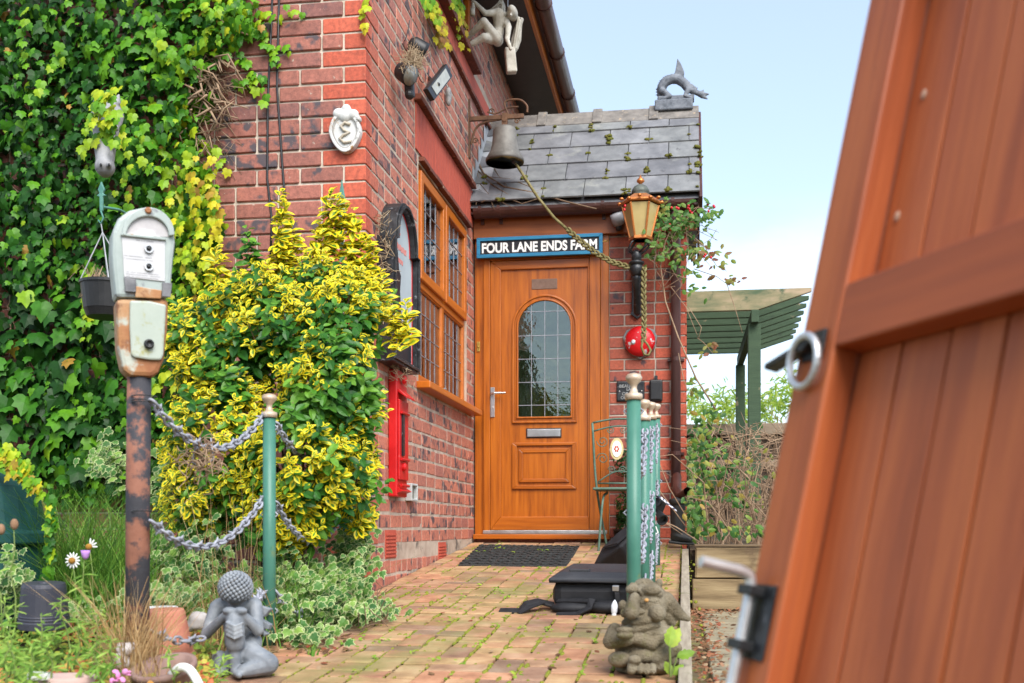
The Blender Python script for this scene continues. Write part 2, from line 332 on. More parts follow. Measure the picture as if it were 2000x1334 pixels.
class Blocks:
    """many alike blocks: the first ones as objects sharing mesh data, the rest as one mesh"""
    def __init__(s, name, m, prop, nvar=10, ch=.08, jit=.05):
        s.name = name; s.m = m; s.T = [chamfer(100 + i, jit, ch, prop) for i in range(nvar)]; s.me = []; s.items = []
        for i, (v, f) in enumerate(s.T):
            me = bpy.data.meshes.new(name); me.from_pydata(v.tolist(), [], f); set_attr(me, 'rnd', [(i + .5) / nvar] * len(v)); me.materials.append(m); me.update(); s.me.append(me)
    def add(s, c, size, M3=None, var=None): s.items.append((Vector(c), Vector(size), M3, random.randrange(len(s.T)) if var is None else var))
    def place(s, it, parent, name=None):
        c, d, M3, k = it; o = bpy.data.objects.new(name or s.name, s.me[k]); col.objects.link(o); o.parent = parent
        mm = Matrix.Translation(c - ORG.get(parent, Vector())) @ ((M3 if M3 is not None else Matrix.Identity(3)).to_4x4()) @ Matrix.Diagonal((*d, 1)); o.matrix_local = mm
        return o
    def merged(s, items, parent, name):
        if not items: return None
        V = []; Fc = []; A = []; n = 0; o0 = np.array(ORG.get(parent, Vector())) if parent is not None else np.zeros(3)
        for c, d, M3, k in items:
            v, f = s.T[k]; q = v * np.array(d)
            if M3 is not None: q = q @ np.array(M3).T
            V.append(q + np.array(c) - o0); Fc += [[i + n for i in ff] for ff in f]; n += len(v); A += [random.random()] * len(v)
        me = bpy.data.meshes.new(name); me.from_pydata(np.vstack(V).tolist(), [], Fc); set_attr(me, 'rnd', A); me.update()
        o = link(name, me, parent, s.m); o['kind'] = 'stuff'; return o
# ================================================================== the setting
WX, WY, DY = -1.568, 5.02, 7.716
g = MB(); n = 60
g.add([(-400, -60, -4.0), (400, -60, -4.0), (400, 3, .14), (-400, 3, .14), (-400, 9, .20), (400, 9, .20), (400, 900, .6), (-400, 900, .6)], [(0, 1, 2, 3), (3, 2, 5, 4), (4, 5, 6, 7)])
gr = g.build('ground', M['asphalt']); tag(gr, kind='structure')

# ================================================================== brick house
house = thing('brick_house', (WX, WY, .4), 'two-storey red brick house with ivy-clad front and leaded windows', 'house')
ROW, BH, BL, BD, J = .082, .071, .215, .102, .0115
Z0 = .40
fw = MB().bb(-5.2, WX, WY, WY + .1, -.2, 4.95).build('front_wall', M['mortar'], house)
wy0, wy1, wz0, wz1 = 6.07, 7.455, 1.767, 3.065           # the ground-floor window
uy0, uy1, uz0, uz1 = 6.05, 7.62, 4.32, 5.3               # the upper window
b = MB(); x0, x1 = WX - .1, WX
b.bb(x0, x1, WY + .1, wy0, -.2, 4.95).bb(x0, x1, wy1, 11, -.2, 4.05).bb(x0, x1, wy0, wy1, -.2, wz0).bb(x0, x1, wy0, wy1, wz1, 4.05)
b.bb(x0, x1, wy0, wy1, 4.05, uz0).bb(x0, x1, wy1, 11, 4.05, uz0).bb(x0, x1, uy1, 11, uz0, 4.95)
sw = b.build('side_wall', M['mortar_side'], house)
MB().bb(-5.2, WX - 1.6, WY + .3, 11, -.2, 4.9).build('inner_walls', M['dark_room'], house)

def spans(a, b_, holes):
    out = [(a, b_)]
    for h0, h1 in holes:
        nx = []
        for s, e in out:
            if h1 <= s or h0 >= e: nx.append((s, e)); continue
            if h0 > s: nx.append((s, h0))
            if h1 < e: nx.append((h1, e))
        out = nx
    return [(s, e) for s, e in out if e - s > .03]
def row(start, end, first, step):
    """brick intervals along one course"""
    out = []; a = start; l = first
    while a < end - .03: out.append((a, min(a + l, end))); a += l + J; l = step
    return out
BF = Blocks('brick', M['brick'], (.215, .06, .07)); BS = Blocks('brick', M['brick_side'], (.06, .215, .07)); BQ = Blocks('brick', M['quoin'], (.2, .1, .07), ch=.04, jit=.02); BQS = Blocks('brick', M['quoin_side'], (.1, .2, .07), ch=.04, jit=.02)
PR = .006
airb = []
for (ax, ay0, ay1) in ((762, 1046, 1102), (863, 1050, 1094)):
    p0 = atX(ax, ay1, WX); k0 = Z0 + ROW * round((p0.z - Z0) / ROW); airb.append((p0.y - .11, p0.y + .11, k0, k0 + 2 * ROW))
nrow = int((4.92 - Z0) / ROW)
for r in range(nrow):
    z = Z0 + r * ROW + ROW / 2; ev = r % 2 == 0
    lx, ly = (BL, BD) if ev else (BD, BL)
    BQ.add((WX + PR - (lx + PR) / 2, WY - PR + .035, z), (lx + PR, .07, BH)); BQS.add((WX + PR - .0352, WY - PR + .0702 + (ly - .07) / 2, z), (.07, ly - .0704, BH))
    if z < 4.5:
        for (a, e) in row(WX * -1 + lx + J, 3.75, BL if r % 5 else BD, BL):
            j = random.uniform(-.002, .002)
            BF.add((-(a + e) / 2, WY - PR + .02 + j, z + random.uniform(-.0015, .0015)), (e - a, .05, BH))
    holes = []
    for (h0, h1, k0, k1) in [(wy0 - .012, wy1 + .012, wz0 - .02, 3.40), (wy0 - .10, 7.62, wz1 + .05, 3.42), (uy0 - .15, 8.45, 4.10, 4.32), (uy0, uy1, uz0, 6)] + airb:
        if k0 - .035 < z < k1 + .035 and not (h1 - h0 < .25 and not k0 < z < k1): holes.append((h0, h1))
    if r == 4: holes.append((5.34, 7.7))
    end = 10.4 if z > 3.6 else DY
    for (a, e) in row(WY + ly + J, end, BL if r % 3 else BD, BL if r % 4 != 3 else BD):
        for (s, t) in spans(a, e, holes):
            BS.add((WX + .0022 - .025 + random.uniform(-.0015, .0015), (s + t) / 2, z + random.uniform(-.0015, .0015)), (.05, t - s, BH))
def vis_front(it):
    c = it[0]; d = -SY * c.x + CY * c.y; px = PX + F * (CY * c.x + SY * c.y) / d; py = PY - F * (c.z - H) / d
    return px, py
fa = [i for i in BF.items if vis_front(i)[0] > 400 and -20 < vis_front(i)[1] < 760]; fb = [i for i in BF.items if i not in fa]
for i in fa[:150]: BF.place(i, fw)
BF.merged(fa[150:] + fb, fw, 'brickwork')
qa = [i for i in BQ.items if -20 < vis_front(i)[1] < 1150]; 
for i in qa: BQ.place(i, fw)
BQ.merged([i for i in BQ.items if i not in qa], fw, 'quoin_brickwork')
BQS.merged(BQS.items, sw, 'quoin_brickwork')
sv = [i for i in BS.items if vis_front(i)[1] > -10 and not (vis_front(i)[1] > 1120)]; sv.sort(key=lambda i: i[0].y + (0 if i[0].z < 3.4 else .6))
k = max(60, 300 - len(fa[:150]) - len(qa))
for i in sv[:k]: BS.place(i, sw)
ids = set(id(i) for i in sv[:k]); BS.merged([i for i in BS.items if id(i) not in ids], sw, 'brickwork')
for (h0, h1, k0, k1) in airb:
    o = MB().bb(WX - .03, WX + .004, h0 + .006, h1 - .006, k0 + .006, k1 - .006).build('air_brick', M['red_paint'], sw)
    s = MB(); nz = 7
    for i in range(nz):
        for q in range(5): s.bb(WX + .0045, WX + .012, h0 + .018 + q * .038, h0 + .046 + q * .038, k0 + .014 + i * (k1 - k0 - .03) / nz, k0 + .024 + i * (k1 - k0 - .03) / nz)
    s.build('air_brick_grille', M['red_paint'], sw)
# lintel of painted soldier bricks between two tile ledges
li = MB().bb(WX - .05, WX + .002, wy0 - .09, 7.61, wz1 + .052, 3.40).build('lintel', M['mortar_dark'], house)
bs = Blocks('soldier_brick', M['red_paint'], (.06, .075, .3), nvar=3, ch=.04, jit=.02); y = wy0 - .085
while y < 7.58:
    bs.place((Vector((WX - .005, y + .036, (wz1 + 3.40) / 2 + .026)), Vector((.03, .073, 3.40 - wz1 - .06)), None, random.randrange(3)), li); y += .0795
def ledge(y0, y1, z, out, th=.03, nm='drip_ledge'):
    rt = Blocks('ledge_tile', M['tile_ledge'], (.1, .2, .03), nvar=4, ch=.1, jit=.1); it = []; yy = y0
    pr = None
    while yy < y1 - .02:
        e = min(yy + .165, y1); rt.add((WX + out / 2 - .02, (yy + e) / 2, z + random.uniform(-.003, .003)), (out + .04, e - yy - .006, th)); yy = e
    return rt
for (a, e, z, o_, t_) in ((wy0 - .11, 7.63, 3.415, .045, .034), (wy0 + .0, 7.50, 3.09, .035, .028), (uy0 - .2, 8.45, 4.10, .03, .03)):
    rt = ledge(a, e, z, o_, t_)
    for it in rt.items: rt.place(it, li if z < 4 else sw)
us = MB().bb(WX - .05, WX + .07, uy0 - .08, uy1 + .06, 4.27, 4.318).build('window_sill', M['tile_ledge'], house, bevel=.006)
MB().bb(WX - .03, WX + .008, uy0 - .15, 8.4, 4.118, 4.268).build('sill_band', M['red_paint'], house)

def light_(parent, X, y0, y1, z0, z1, nv, nh, m, gm, sash=.05, out=.012, mg='glass'):
    """one leaded light in a wall that faces +X"""
    fr_ = MB().ring([(y0, z0), (y1, z0), (y1, z1), (y0, z1)], [(y0 + sash, z0 + sash), (y1 - sash, z0 + sash), (y1 - sash, z1 - sash), (y0 + sash, z1 - sash)], (X - .04, 0, 0), (0, 1, 0), (0, 0, 1), (1, 0, 0), .04 + out)
    f_ = fr_.build('sash', m, parent, bevel=.006)
    a, b_, c, d = y0 + sash, y1 - sash, z0 + sash, z1 - sash
    MB().bb(X - .014, X - .010, a - .01, b_ + .01, c - .01, d + .01).build('pane', gm, parent)
    l = MB()
    for i in range(1, nv + 1): yy = a + (b_ - a) * i / (nv + 1); l.bb(X - .0095, X - .0065, yy - .0028, yy + .0028, c, d)
    for i in range(1, nh + 1): zz = c + (d - c) * i / (nh + 1); l.bb(X - .0098, X - .0061, a, b_, zz - .0028, zz + .0028)
    l.build('lead_lines', M['lead_line'], parent)
win = MB().ring([(wy0, wz0), (wy1, wz0), (wy1, wz1), (wy0, wz1)], [(wy0 + .05, wz0 + .05), (wy1 - .05, wz0 + .05), (wy1 - .05, wz1 - .04), (wy0 + .05, wz1 - .04)], (WX - .085, 0, 0), (0, 1, 0), (0, 0, 1), (1, 0, 0), .07)
ym = (wy0 + wy1) / 2; zm = 2.375
win.bb(WX - .08, WX - .014, ym - .03, ym + .03, wz0 + .05, wz1 - .04).bb(WX - .079, WX - .010, wy0 + .05, wy1 - .05, zm - .03, zm + .03)
wf = win.build('window', M['wood_y'], house, bevel=.005)
tag(wf, 'four-light leaded casement window in orange oak-effect frame')
for (a, e) in ((wy0 + .035, ym - .012), (ym + .012, wy1 - .035)):
    light_(wf, WX - .005, a, e, zm + .01, wz1 - .03, 3, 3, M['wood_y'], M['glass'], .06, .016)
    light_(wf, WX - .022, a + .016, e - .014, wz0 + .045, zm - .026, 4, 3, M['wood_y'], M['glass'], .012, .003)
MB().bb(WX - .05, WX + .085, wy0 - .05, wy1 + .16, wz0 - .045, wz0 - .003).build('sill', M['wood_y'], wf, bevel=.006)
for i in range(22):
    yy = wy0 + .08 + i * (wy1 - wy0 - .16) / 21
    MB().box((WX - .17, yy, (wz0 + zm) / 2), (.004, .055, zm - wz0 - .08), rotm(rz=R(25))).build('blind_slat', M['curtain'], wf)
MB().bb(WX - .32, WX - .30, wy0 - .1, wy1 + .1, wz0 - .1, wz1 + .1).build('room', M['dark_room'], wf)
uw = MB().ring([(uy0, uz0), (uy1, uz0), (uy1, uz1), (uy0, uz1)], [(uy0 + .06, uz0 + .06), (uy1 - .06, uz0 + .06), (uy1 - .06, uz1 - .05), (uy0 + .06, uz1 - .05)], (WX - .085, 0, 0), (0, 1, 0), (0, 0, 1), (1, 0, 0), .075)
uwf = uw.build('upper_window', M['wood_y'], house, bevel=.005)
light_(uwf, WX - .012, uy1 - .62, uy1 - .04, uz0 + .05, uz1 - .04, 3, 5, M['wood_y'], M['glass'], .06, .014)
light_(uwf, WX - .012, uy0 + .04, uy1 - .63, uz0 + .05, uz1 - .04, 5, 5, M['wood_y'], M['glass'], .06, .014)
MB().bb(WX - .32, WX - .30, uy0 - .1, uy1 + .1, uz0 - .1, uz1 + .1).build('upper_room', M['dark_room'], uwf)
# eaves
MB().bb(WX, -1.19, 5.6, 11, 4.86, 4.88).build('soffit', M['black'], house)
MB().bb(-1.19, -1.165, 5.6, 11, 4.83, 5.02).build('fascia_board', M['wood_y'], house)
gt = MB().tube([(-1.085, 5.6, 4.96), (-1.085, 11, 4.96)], .062, 16).build('gutter', M['pipe'], house, smooth=True)
for i in range(5): MB().tube([(-1.085, 7.2 + i * .85, 4.96), (-1.085, 7.225 + i * .85, 4.96)], .068, 16).build('gutter_bracket', M['brown_plastic'], gt)
MB().add([(-1.06, 5.5, 5.04), (-1.06, 11.1, 5.04), (-4.6, 11.1, 7.4), (-4.6, 5.5, 7.4), (-1.06, 5.5, 5.08), (-1.06, 11.1, 5.08), (-4.6, 11.1, 7.46), (-4.6, 5.5, 7.46)], [(0, 1, 2, 3), (7, 6, 5, 4), (0, 4, 5, 1), (1, 5, 6, 2), (2, 6, 7, 3), (3, 7, 4, 0)]).build('roof', M['slate'], house)

# ================================================================== porch
porch = thing('brick_porch', (-.78, DY, .78), 'slate-roofed brick entrance porch with orange wooden door', 'porch')
PXL = atY(1190, 700, DY).x; PXR = 0.0
zt = 3.24
pw = MB().bb(PXL, PXR, DY, DY + .14, .3, zt).bb(PXR - .14, PXR, DY + .14, 9.2, .3, zt).bb(WX + .001, PXL, DY + .05, DY + .15, 3.02, zt).build('porch_wall', M['mortar_dark'], porch)
BP = Blocks('brick', M['porch_brick'], (.215, .06, .07), ch=.05, jit=.03); BPQ = Blocks('brick', M['quoin'], (.2, .1, .07), ch=.04, jit=.02)
z = .66; r = 0
while z < zt - .05:
    q = BD if r % 2 else BL
    BPQ.place((Vector((PXR - q / 2 + .005, DY - .006 + .05, z + .036)), Vector((q + .01, .1, BH)), None, random.randrange(10)), pw)
    a = PXL + .004; l = [BL, BD][r % 2]
    while a < PXR - q - .03:
        e = min(a + l, PXR - q - J)
        if e - a > .02: BP.place((Vector(((a + e) / 2, DY + .019 + random.uniform(-.002, .002), z + .036)), Vector((e - a, .05, BH)), None, random.randrange(10)), pw)
        a = e + J; l = BL
    z += ROW; r += 1
MB().add([(PXR - .02, DY, zt), (PXR - .02, 9.1, zt), (PXR - .02, 8.40, 4.14), (PXR - .12, DY, zt), (PXR - .12, 9.1, zt), (PXR - .12, 8.40, 4.14)], [(0, 1, 2), (5, 4, 3), (0, 2, 5, 3), (1, 4, 5, 2)]).build('gable', M['porch_brick'], porch)
# roof
EY, EZ, RY, RZ = 7.55, 3.27, 8.40, 4.19
RXL, RXR = WX + .004, .105
sl = Vector((0, RY - EY, RZ - EZ)); SL = sl.length; su = sl.normalized(); sn = Vector((0, -su.z, su.y)); MS = Matrix((Vector((1, 0, 0)), su, sn)).transposed()
rf = MB()
rf.add([(RXL, EY, EZ - .03), (RXR - .01, EY, EZ - .03), (RXR - .01, RY, RZ - .03), (RXL, RY, RZ - .03), (RXL, 2 * RY - EY, EZ), (RXR - .01, 2 * RY - EY, EZ)], [(0, 1, 2, 3), (3, 2, 5, 4), (0, 4, 5, 1), (1, 5, 2), (0, 3, 4)])
rfo = rf.build('roof', M['slate'], porch)
BSl = Blocks('slate', M['slate'], (.3, .3, .016), nvar=12, ch=.12, jit=.10); EXP = SL / 5.12
moss_pts = []
def rv0(s): return Vector((random.gauss(0, s), random.gauss(0, s), random.gauss(0, s * .4)))
for i in range(6):
    xx = RXL - (.22 if i % 2 else .07); s0 = i * EXP
    if s0 > SL - .04: break
    while xx < RXR:
        a = max(xx, RXL); e = min(xx + .302, RXR); ln = min(EXP * 1.18, SL - s0 + .02)
        if e - a > .02:
            tl = Matrix.Rotation(R(-2.6), 3, 'X'); c = Vector(((a + e) / 2, EY, EZ)) + su * (s0 + ln / 2) + sn * (.016 + random.uniform(-.002, .002))
            BSl.place((c, Vector((e - a - .005, ln, .013)), MS @ tl @ Matrix.Rotation(R(random.uniform(-.35, .35)), 3, 'Z'), random.randrange(12)), rfo)
        moss_pts.append((e, s0, ln)); xx += .302
ms_ = MB()
for (e, s0, ln) in moss_pts:
    if e > RXR - .01: e = RXR - .012
    if random.random() < .72:
        for q in range(random.choice((1, 1, 2, 3, 4))):
            rr_ = random.uniform(.009, .026); c = Vector((e + random.uniform(-.008, .008), EY, EZ)) + su * (s0 + random.choice((.0, .02, .05, .09, .13))) + sn * .026
            [ms_.ell(c + rv0(rr_ * .55), (rr_ * random.uniform(.35, .8), rr_ * random.uniform(.5, 1.2), rr_ * .5), MS @ rotm(0, 0, random.uniform(0, 3)), 7, 5) for _ in range(5)]
o = ms_.build('moss', M['roof_moss'], rfo, smooth=True); o['kind'] = 'stuff'
rx = RXL; k = 0
while rx < RXR - .05:
    e = min(rx + .445, RXR + .004)
    pr = [(-.125, -.095), (0, .045), (.125, -.095), (.105, -.108), (0, .022), (-.105, -.108)]
    t_ = MB().prism(pr, (rx, RY, RZ), (0, 1, 0), (0, 0, 1), (1, 0, 0), e - rx - .004)
    ro = t_.build('ridge_tile', M['ridge'], rfo, bevel=.004)
    if e < RXR: MB().prism([(a * 1.10, b_ * 1.12 + .012) for a, b_ in pr], (e - .055, RY, RZ + .004), (0, 1, 0), (0, 0, 1), (1, 0, 0), .075).build('ridge_collar', M['ridge'], rfo, bevel=.006)
    rx = e; k += 1
# stepped lead flashing up the house wall
fl = MB()
for i in range(8):
    s0 = i * .16; p = Vector((0, EY, EZ)) + su * s0; fl.bb(WX + .007 + .0004 * i, WX + .0095 + .0004 * i, p.y - .02, p.y + .16, p.z + .02, p.z + .17 + (i % 2) * .02)
fl.add([(WX + .011, EY, EZ + .03), (WX + .13, EY, EZ + .036), (WX + .13, RY, RZ + .036), (WX + .011, RY, RZ + .03)], [(0, 1, 2, 3)])
fl.build('lead_flashing', M['lead_grey'], porch)
MB().beam((RXR + .006, EY - .02, EZ - .085), (RXR + .006, RY, RZ - .07), .02, .13).beam((RXR + .006, 2 * RY - EY, EZ - .085), (RXR + .006, RY, RZ - .07), .02, .13).build('bargeboard', M['brown_plastic'], porch)
MB().bb(WX + .01, RXR - .02, DY - .055, DY - .025, 3.045, 3.25).build('fascia_board', M['fascia'], porch, bevel=.003)
MB().bb(WX + .01, RXR - .02, DY - .15, DY - .056, 3.20, 3.215).build('soffit', M['brown_plastic'], porch)
gy, gz = DY - .12, 3.235; gp = [(math.cos(R(a)) * .062, math.sin(R(a)) * .062) for a in range(180, 361, 20)]; gq = [(a * .93, b_ * .93 + .0) for a, b_ in gp]
og = MB().prism(gp + gq[::-1], (WX + .03, gy, gz), (0, 1, 0), (0, 0, 1), (1, 0, 0), 1.60).build('gutter', M['brown_plastic'], porch, smooth=False)
for xx in (-1.5, -1.36, -.60, -.1):
    MB().prism([(math.cos(R(a)) * .066, math.sin(R(a)) * .066) for a in range(170, 371, 20)] + [(math.cos(R(a)) * .0625, math.sin(R(a)) * .0625) for a in range(370, 169, -20)], (xx, gy, gz), (0, 1, 0), (0, 0, 1), (1, 0, 0), .024).bb(xx, xx + .024, gy + .05, DY - .02, gz - .09, gz - .02).build('gutter_bracket', M['brown_plastic'], og)
pp = atY(1320, 700, DY - .055)
dp = MB().tube([(pp.x, gy, gz - .05), (pp.x, gy, gz - .13), (pp.x, pp.y, gz - .26), (pp.x, pp.y, 1.18)], .035, 16).build('downpipe', M['pipe'], porch, smooth=True)
for zz in (3.0, 2.1, 1.42):
    MB().tube([(pp.x, pp.y, zz), (pp.x, pp.y, zz + .03)], .039, 16).bb(pp.x - .06, pp.x + .06, pp.y + .02, DY, zz + .006, zz + .024).build('pipe_clip', M['brown_plastic'], dp)

# ------------------------------------------------------------------ door
FY = DY - .035                     # face of the frame
def P(px, py, Y=DY): q = atY(px, py, Y); return q.x, q.z
def rect(px0, py0, px1, py1, Y):
    """axis-aligned rectangle of a feature seen at these pixels"""
    x0, _ = P(px0, (py0 + py1) / 2, Y); x1, _ = P(px1, (py0 + py1) / 2, Y); _, z0 = P((px0 + px1) / 2, py1, Y); _, z1 = P((px0 + px1) / 2, py0, Y)
    return x0, x1, z0, z1
fx0, fx1, fz0, fz1 = rect(927, 458, 1189, 1051, FY); fx0 = WX + .012
df = MB()
df.bb(fx0, P(945, 700, FY)[0], FY + .02, DY + .06, fz0, fz1 + .02).bb(P(944, 700, FY)[0], P(957, 700, FY)[0], FY, DY + .06, fz0, fz1 + .02)
df.bb(P(1151, 700, FY)[0], P(1172, 700, FY)[0], FY + .002, DY + .06, fz0, fz1 + .02).bb(P(1172.3, 700, FY)[0], P(1189, 700, FY)[0], FY + .016, DY + .06, fz0, fz1 + .02)
dfo = df.build('door_frame', M['wood'], porch, bevel=.004)
MB().bb(P(957.3, 700, FY)[0], P(1150.8, 700, FY)[0], FY + .004, DY + .06, P(1050, 506, FY)[1], fz1 + .02).build('door_frame_head', M['wood_h'], dfo, bevel=.004)
MB().bb(fx0, fx1 + .01, FY - .05, DY + .05, P(1050, 1053, FY)[1], P(1050, 1043.5, FY)[1]).build('door_sill', M['wood_h'], dfo, bevel=.005)
MB().bb(P(944, 1040, FY)[0], P(1186, 1040, FY)[0], FY - .02, DY + .05, P(1050, 1043, FY)[1] + .001, P(1050, 1036, FY)[1]).build('threshold_strip', M['steel'], dfo, bevel=.003)
MB().bb(WX + .003, PXL + .02, DY - .01, DY + .3, .5, P(1050, 1053.4, FY)[1]).build('door_step', M['brick'], porch)
LY = FY + .012                     # face of the leaf
x0, x1, z0, z1 = rect(957.5, 507, 1150.5, 1035.5, LY)
door = MB().bb(x0 + .001, x1 - .001, LY + .012, LY + .05, z0, z1).build('door', M['wood'], porch)
tag(door, 'orange oak-effect front door with arched leaded glass')
def mitre(pxo, pxi, Y, dep, nm, mts, par, bev=.004):
    """a mitred four-sided moulding: stiles and rails as pieces"""
    a0, a1, c0, c1 = rect(*pxo, Y); b0, b1, d0, d1 = rect(*pxi, Y)
    for pl, mt, nn in (([(a0, c0), (a0, c1), (b0, d1), (b0, d0)], 'wood', 'stile'), ([(a1, c1), (a1, c0), (b1, d0), (b1, d1)], 'wood', 'stile'), ([(a0, c1), (a1, c1), (b1, d1), (b0, d1)], 'wood_h', 'rail'), ([(a1, c0), (a0, c0), (b0, d0), (b1, d0)], 'wood_h', 'rail')):
        MB().prism(pl, (0, Y, 0), (1, 0, 0), (0, 0, 1), (0, 1, 0), dep).build(nm + '_' + nn, M[mt], par, bevel=bev)
mitre((957.5, 507, 1150.5, 1035.5), (978, 524, 1148, 1009), LY - .006, .018, 'door', M, door)
# arched glass with mouldings
def arch(px0, px1, ptop, pbot, Y, n=18):
    xa, xb, za, _ = rect(px0, pbot - 10, px1, pbot, Y); _, zt_ = P((px0 + px1) / 2, ptop, Y); rr = (xb - xa) / 2; cx = (xa + xb) / 2; zc = zt_ - rr
    return [(xa, za), (xb, za)] + [(cx + rr * math.cos(math.pi * i / n), zc + rr * math.sin(math.pi * i / n)) for i in range(n + 1)]
A = [arch(*q, LY) for q in ((1000, 1127, 575, 826), (1004, 1123, 579, 822), (1009, 1118, 583.5, 817), (1012.5, 1114.5, 587, 813.5))]
U = ((1, 0, 0), (0, 0, 1), (0, 1, 0))
MB().ring(A[0], A[1], (0, LY - .004, 0), *U, .03).build('glazing_bead', M['wood'], door, bevel=.004)
MB().ring(A[1], A[2], (0, LY + .004, 0), *U, .03).build('glazing_bead', M['wood'], door, bevel=.003)
MB().ring(A[2], A[3], (0, LY - .008, 0), *U, .03).build('glazing_bead', M['wood'], door, bevel=.004)
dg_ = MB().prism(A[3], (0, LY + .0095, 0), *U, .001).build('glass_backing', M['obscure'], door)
MB().prism(A[3], (0, LY + .004, 0), *U, .0025).build('glass_pane', M['glass_door'], door)
xa, xb, za, _ = rect(1012.5, 800, 1114.5, 813.5, LY); _, zt_ = P(1063.5, 587, LY); rr = (xb - xa) / 2; zc = zt_ - rr; l = MB()
for px in (1038, 1064, 1089.5):
    x_ = P(px, 700, LY)[0]; l.bb(x_ - .0022, x_ + .0022, LY + .0012, LY + .0042, za, zc + math.sqrt(max(0, rr * rr - (x_ - (xa + xb) / 2) ** 2)))
for py in (608, 655, 700.5, 746, 791):
    z_ = P(1064, py, LY)[1]; h_ = rr if z_ < zc else math.sqrt(max(0, rr * rr - (z_ - zc) ** 2)); l.bb((xa + xb) / 2 - h_, (xa + xb) / 2 + h_, LY + .0009, LY + .0045, z_ - .0022, z_ + .0022)
l.build('lead_lines', M['lead_line'], door)
mitre((1000, 864, 1126, 955), (1009, 870, 1117, 948), LY - .006, .02, 'panel_outer', M, door)
mitre((1013, 876, 1112, 942), (1021, 884, 1105, 935), LY - .002, .016, 'panel_inner', M, door)
a, e, c, d = rect(1021, 884, 1105, 935, LY); MB().bb(a, e, LY + .006, LY + .02, c, d).build('panel', M['wood'], door)
a, e, c, d = rect(1027.5, 836, 1096.5, 855, LY)
lp = MB().bb(a, e, LY + .004, LY + .02, c, d).build('letter_plate', M['black'], door, bevel=.003)
MB().bb(a + .008, e - .008, LY - .003, LY + .006, c + .008, d - .008).build('letter_flap', M['steel'], door, bevel=.003)
a, e, c, d = rect(1038, 544, 1088, 564, LY); MB().bb(a, e, LY + .008, LY + .02, c, d).build('name_plate', pm('weathered_plate', [(.13, .075, .05), (.20, .12, .09)], 20, .6), door, bevel=.002)
a, e, c, d = rect(958.5, 757, 966.5, 815, LY); hx = (a + e) / 2; hz = P(962, 769.5, LY)[1]
MB().bb(a, e, LY - .014, LY - .004, c, d).tube([(hx, LY - .012, hz), (hx, LY - .05, hz), (hx + .02, LY - .055, hz), (hx + .105, LY - .05, hz)], [.011, .010, .009, .0085], 10).tube([(hx, LY - .016, c + .07), (hx, LY - .013, c + .07)], .008, 10).build('door_handle', M['steel'], door, bevel=.003, smooth=False)
a, e, c, d = rect(931.5, 668, 937.5, 687, FY + .02); MB().bb(a, e, FY + .012, FY + .022, c, d).ell(((a + e) / 2, FY + .010, (c + d) / 2), (.006, .005, .006)).build('bell_push', M['brass'], porch, bevel=.002)
# ================================================================== path, kerb, deck
M['joint'] = pm('mossy_sand_joint', [(.10, .075, .045), (.16, .125, .06), (.17, .18, .03)], 16, .95, bump=.8, bscale=80)
M['paver'] = pm('clay_paver', [(.25, .145, .088), (.37, .225, .140), (.46, .320, .215)], 9, .78, bump=.5, bscale=110, rnd=[(1.0, .86, .80), (.95, 1.0, .78), (1.1, .82, .72), (.55, .58, .62), (1.15, 1.05, .88), (.9, .98, .70)], wear=[((.18, .175, .055), 1.6, .50, .2), ((.07, .055, .045), 16, .66, .1)])
PXA, PXB = -1.56, -.022
pa = MB().add([(PXA - .2, -.5, pz(-.5) - .012), (PXB, -.5, pz(-.5) - .012), (PXB, DY + .02, pz(DY + .02) - .012), (PXA - .2, DY + .02, pz(DY + .02) - .012)], [(0, 1, 2, 3)]).build('path', M['joint'])
tag(pa, kind='structure')
BPv = Blocks('paving_block', M['paver'], (.2, .1, .05), nvar=12, ch=.08, jit=.06)
SLP = Matrix.Rotation(math.atan(GZ1), 3, 'X'); u_ = .1035; its = []
for i in range(-1, 16):
    for j in range(0, 50):
        hz_ = (i - j) % 4 == 0; vt = (i - j) % 4 == 3
        if not (hz_ or vt): continue
        xa = PXB - .004 - i * u_; ya = 2.75 + j * u_
        dx, dy = (2 * u_, u_) if hz_ else (u_, 2 * u_)
        xl, xr, yl, yr = max(xa - dx, PXA), min(xa, PXB - .002), ya, min(ya + dy, DY - .01)
        if xr - xl < .03 or yr - yl < .03: continue
        c = Vector(((xl + xr) / 2, (yl + yr) / 2, pz((yl + yr) / 2) - .018 + random.uniform(-.003, .003)))
        wob = SLP @ rotm(R(random.uniform(-.9, .9)), R(random.uniform(-.9, .9)), R(random.uniform(-1.2, 1.2)))
        its.append((c, Vector((xr - xl - .008, yr - yl - .008, .05)), wob, random.randrange(12)))
its.sort(key=lambda q: q[0].y); its_in = [q for q in its if q[0].y > 3.1]
for q in its_in[:300]: BPv.place(q, pa)
BPv.merged(its_in[300:] + [q for q in its if q[0].y <= 3.1], pa, 'paving')
